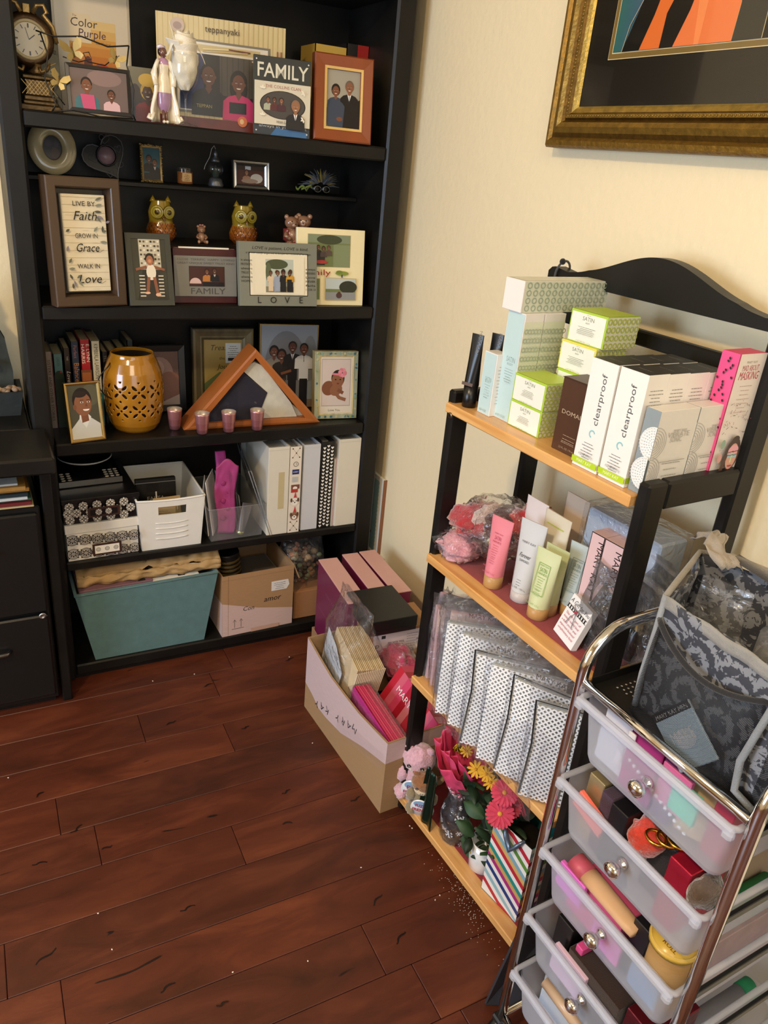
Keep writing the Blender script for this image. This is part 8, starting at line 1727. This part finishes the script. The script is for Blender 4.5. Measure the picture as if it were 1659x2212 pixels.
item('ribbon_roll', 'black ribbon roll with gold reindeer and zigzags at the left of the fourth drawer', 'ribbon', .04, .03, zz, (.035, .10, .110), '#14110f', 'print', draw=lambda b: (lambda p: ([p.line([(.002, .012+.0), (.006, .020), (.010, .012), (.014, .020), (.018, .012), (.022, .020), (.026, .012), (.030, .02), (.034, .012)], .0012, '#c8953c'), p.line([(.002, .07), (.006, .078), (.010, .07), (.014, .078), (.018, .07), (.022, .078), (.026, .07), (.030, .078), (.034, .07)], .0012, '#c8953c'), p.ell(.017, .045, .006, .008, '#c8953c'), p.line([(.017, .052), (.010, .062)], .0014, '#c8953c'), p.line([(.017, .052), (.024, .062)], .0014, '#c8953c'), p.ell(.017, .033, .009, .006, '#c8953c')]))(topf(b, .110)))
item('hair_clip', 'pink hair clip in the fourth drawer', 'hair clip', .09, .025, zz+.09, (.014, .028, .014), '#d8508c', 'plastic')
item('brown_cloth', 'dark brown cloth filling the middle of the fourth drawer', 'cloth', .082, .022, zz, (.11, .11, .088), '#2c1812', 'cloth')
item('candy_packet', 'dark red shiny packets at the right of the fourth drawer', 'packet', .2, .025, zz, (.05, .1, .103), '#6a1a24', 'foil')
item('cosmetic_packet', 'pale packet with pink spots seen through the fourth drawer front', 'packet', .06, .0145, zz+.02, (.07, .008, .055), '#e8c8dc')
zz = t[4]-DH+.006
item('makeup_brush', 'beige stick with a red end lying in the lowest drawer', 'brush', .05, .03, zz+.095, (.010, .085), '#c8a888', 'plastic', shape='cyl')
item('red_marker', 'red marker barrel beside the beige stick in the lowest drawer', 'marker', .145, .03, zz+.09, (.010, .07), '#c02424', 'plastic', shape='cyl')
item('white_box', 'white box filling the lowest drawer', 'box', .03, .05, zz, (.2, .2, .08), '#c9d4e0')
item('green_roll', 'green paper roll seen through the right side of the second drawer', 'roll', .232, .10, t[1]-.09, (.012, .11), '#2c8a4c', 'paper', shape='cyl', rz=pi/2)
item('grey_roll', 'grey speckled roll seen through the right side of the third drawer', 'roll', .236, .06, t[3]-.075, (.012, .2), '#8a8a92', 'paper', shape='cyl', rz=pi/2)
item('ribbon_spool', 'green printed ribbon spool at the end of the grey roll', 'ribbon', .236, .262, t[3]-.075, (.013, .025), '#2ca06a', 'paper', shape='cyl', rz=pi/2)
item('red_carton', 'small red carton seen through the right side of the fourth drawer', 'carton', .225, .06, t[3]-.10, (.02, .05, .04), '#a81c28')
item('tan_box', 'beige box filling the back of the second drawer', 'box', .02, .14, t[1]-DH+.006, (.2, .17, .095), '#b09a80')
item('tan_box', 'beige box filling the back of the top drawer', 'box', .02, .15, t[0]-DH+.006, (.22, .17, .098), '#b9a58c')
item('lettered_bag', 'clear lettered bag along the right side of the third drawer', 'bag', .21, .10, t[2]-DH+.008, (.03, .2, .085), '#b8a2a4', 'tissue')
# dark leaning board between ladder shelf and cart
a = onz(0, 1045, 2165); 
b = B(); b.add([(0, 0, 0), (.30, 0, 0), (.30, 0, .30), (.10, 0, .30)], [(0, 1, 2, 3)], '#26272c'); o = b.make('folded_tray', 'plastic', mod=solid(.004)); o.matrix_world = TR((a.x+.004, a.y+.0, .003), rz=rotz_from(a, onz(0, 1125, 2010)), rx=0); 
bpy.data.objects.remove(o)
b = B(); q = [onz(.002, 1048, 2168), onz(.002, 1120, 2170), onx(.70, 1200, 1990), onx(.60, 1132, 1985)]; b.add([tuple(v) for v in q], [(0, 1, 2, 3)], '#35373d'); o = b.make('portfolio_board', 'plastic', mod=solid(.005)); tag(o, 'dark grey board leaning between the ladder shelf and the drawer cart', 'board')

# ================================================================ TOTE ORGANIZER on the cart
Mo = TR((.603, -1.392, .8003), rz=-pi/2+.02)
e = thing('tote_organizer', 'grey damask fabric tote with black mesh pockets and light grey piping, on the cart', 'tote', Mo); w, h, d = .36, .172, .21
# local x runs along the front (towards -y), local y into depth (+x)
def wallg(b, p0, p1, hh0, hh1, sag=.006, sd=0, nx=24, ny=16, zt=None, **k):
    p0, p1 = Vector(p0), Vector(p1); n = (p1-p0).cross(Vector((0, 0, 1))).normalized()
    b.grid(lambda u, v: tuple(p0+(p1-p0)*u+Vector((0, 0, 1))*(v*(hh0+(hh1-hh0)*u))+n*(sag*sin(pi*u)*v+.006*noise.noise(Vector((u*5+sd, v*4, sd))))), nx, ny, **k)
LF, RF, RB, LB_ = (0, 0, 0), (w, 0, 0), (w-.03, d, 0), (-.075, .145, 0)
b = B(); wallg(b, LF, RF, h, h, sd=1); b.make('front_panel', 'damask_cloth', e, mod=solid(.003))
b = B(); wallg(b, LB_, LF, h-.004, h, sd=2, sag=-.012); b.make('side_panel', 'damask_cloth', e, mod=solid(.003))
b = B(); wallg(b, RB, LB_, h+.02, h, sd=3); wallg(b, RF, RB, h, h+.02, sd=4); b.make('back_panel', 'damask_cloth', e, mod=solid(.003))
b = B(); b.add([LF, RF, RB, LB_], [(0, 1, 2, 3)], '#1a1a1e'); b.make('base', 'cloth', e, mod=solid(.003))
b = B(); b.tube([(LF[0], LF[1]-.003, -.0), (-.001, -.005, h*.3), (.001, -.004, h*.7), (0, -.002, h)], .0042, '#8c9095', 8); b.tube([(0, -.002, h), (-.02, .04, h+.004), (-.05, .10, h+.004), (-.075, .145, h), (-.04, .17, h+.006), (.05, .18, h+.012), (.2, .2, h+.018), (w-.03, d, h+.02)], .0042, '#8a8378', 8); b.make('piping', 'cloth', e)
b = B(); b.grid(lambda u, v: (w*u, -.0035-.004*sin(pi*u), h-.016+.017*v+.0015*sin(u*40)), 30, 3, '#8f8d88'); b.make('trim_band', 'cloth', e, mod=solid(.0015))
# mesh pockets bulging at the front
b = B(); Ww = .165
def net(u, v):
    top = h*.80-.030*sin(pi*u*.9); return (.002+Ww*u, -.004-.030*sin(pi*u)**.6*(.35+.65*sin(pi*(.15+.8*v)))-.012*(1-v), .002+v*top-.0)
b.grid(net, 30, 20, uv=(1.3, 1.1)); b.make('mesh_pocket', 'black_net', e, mod=None)
b = B(); b.tube([Vector(net(i/20, 1.0)) for i in range(21)], .004, '#1d1d20', 8); b.make('pocket_hem', 'cloth', e)
b = B(); 
def net2(u, v):
    top = h*.84-.02*sin(pi*u); return (.185+.16*u, -.004-.028*sin(pi*u)**.6*(.35+.65*sin(pi*(.15+.8*v))), .002+v*top)
b.grid(net2, 24, 16, uv=(1.3, 1.1)); b.make('mesh_pocket', 'black_net', e)
b = B(); b.tube([(.176, -.006, h*.82), (.172, -.014, h*.55), (.168, -.02, h*.3), (.172, -.018, .01), (.20, -.016, .002)], .0045, '#7f858b', 8); b.tube([Vector(net2(i/20, 1.0)) for i in range(21)], .004, '#1d1d20', 8); b.make('pocket_piping', 'cloth', e)
b = B(); b.tube([(.0, .17, h+.018), (.06, .12, h+.03), (.14, .07, h+.02), (.26, .05, h+.012)], .0001); b = B(); b.grid(lambda u, v: (-.03+.33*u, .15-.10*u+.018*v, h+.012+.012*sin(pi*u)+.002*v), 16, 2, '#3a342e'); b.make('handle_strap', 'cloth', e, mod=solid(.002))
# sample sachet in the pocket
c = onx(.588, 1480, 1590); loc = Mo.inverted() @ c
b = B(); b.M = Matrix.Scale(1.35, 4); b.box((-.026, 0, -.028), (.026, .003, .028), '#c4dcec', .001); p = P(b, lambda u, v, l: (u, -l, v)); p.rect(-.026, .02, .052, .008, '#101114'); p.text('MARY KAY MEN', 0, .0215, .004, '#c8c8c8', wfit=.045); p.ell(.002, -.002, .014, .009, '#dce8f4'); p.text('MAKE', 0, -.004, .011, '#f4f6fa', wfit=.032); o = b.make('sachet', 'print'); o.matrix_world = Mo @ TR((loc.x, -.02, loc.z), ry=-.95); tag(o, 'shiny blue sachet with a black band in the left mesh pocket of the tote', 'sachet')
b = B(); b.box((-.03, 0, -.03), (.03, .003, .03), '#c8b8bc', .001); o = b.make('sachet', 'paper'); o.matrix_world = Mo @ TR((.26, -.012, .07), ry=.3); tag(o, 'pale pink packet in the right mesh pocket of the tote', 'packet')
# inside the tote
e2 = thing('zip_pouch', 'small clear bag holding a green and yellow sachet, upright in the tote', 'zip bag', Mo @ TR((.035, .065, .06), rz=.3))
b = B(); pouch(b, .07, .135, .03, 60, .004, .3, flare=.9); b.make('bag', 'cellophane', e2); b = B(); b.box((-.022, -.005, .01), (.022, .005, .06), '#a9b070', .003); p = front(b, y=-.005); p.rect(-.022, .04, .02, .012, '#3c8a3c'); b.make('sachet', 'paper', e2)
e2 = thing('compact_case', 'round glossy black and gold cosmetic bottles inside the tote', 'cosmetics', Mo @ TR((.13, .07, .02))); e2.name = 'cosmetic_bottle'
b = B(); b.M = TR((.0, 0, .0)); b.lathe([(.0, 0), (.032, 0), (.034, .01), (.034, .115), (.030, .125), (.0, .127)], '#1a1512', 36, cols=['#8a6428', '#8a6428', '#a87c34', '#15110f', '#15110f']); p = P(b, lambda u, v, l: (.0345*sin(u/.034), -.0345*cos(u/.034)-l, v)); p.text('MARY KAY', .0, .06, .006, '#b8a070', wfit=.04); b.make('bottle', 'ceramic', e2)
b = B(); b.M = TR((.005, .0, .0)); b.lathe([(.04, .0), (.042, .06), (.040, .15), (.02, .16)], '#fff', 32, closed=True); b.make('clear_sleeve', 'clear_plastic', e2)
b = B(); b.box((0, 0, 0), (.11, .09, .12), '#17130f', .01); o = b.make('cosmetic_bag', 'cloth'); o.matrix_world = Mo @ TR((.185, .06, .005)); tag(o, 'black cloth bag at the right inside the tote', 'bag')
b = B(); b.grid(lambda u, v: (-.05+.10*u, .03*v+.01*sin(u*7), .02*sin(pi*u)+.03*v*(1-v)+.012*noise.noise(Vector((u*5, v*5, 2)))), 16, 8, '#9a8f80'); o = b.make('cloth_tie', 'cloth', mod=solid(.001)); o.matrix_world = Mo @ TR((-.065, .14, h+.004), rz=-.5); tag(o, 'beige gathered fabric corner at the back left rim of the tote', 'cloth')
e2 = thing('bottle_bag', 'clear plastic bag with small gold-capped bottles between the tote and ladder shelf', 'bag', TR((.80, -1.30, .80)))
b = B(); pouch(b, .10, .13, .06, 70, .006, .1); b.make('bag', 'cellophane', e2)
for k in range(2): b = B(); b.lathe([(.012, 0), (.013, .04), (.006, .045), (.006, .06), (0, .061)], '#2a3a5a', 16, cols=['#23304a', '#23304a', '#c8a050', '#c8a050']); o = b.make('bottle', 'plastic', e2); o.matrix_local = TR((-.02+.035*k, 0, .004))
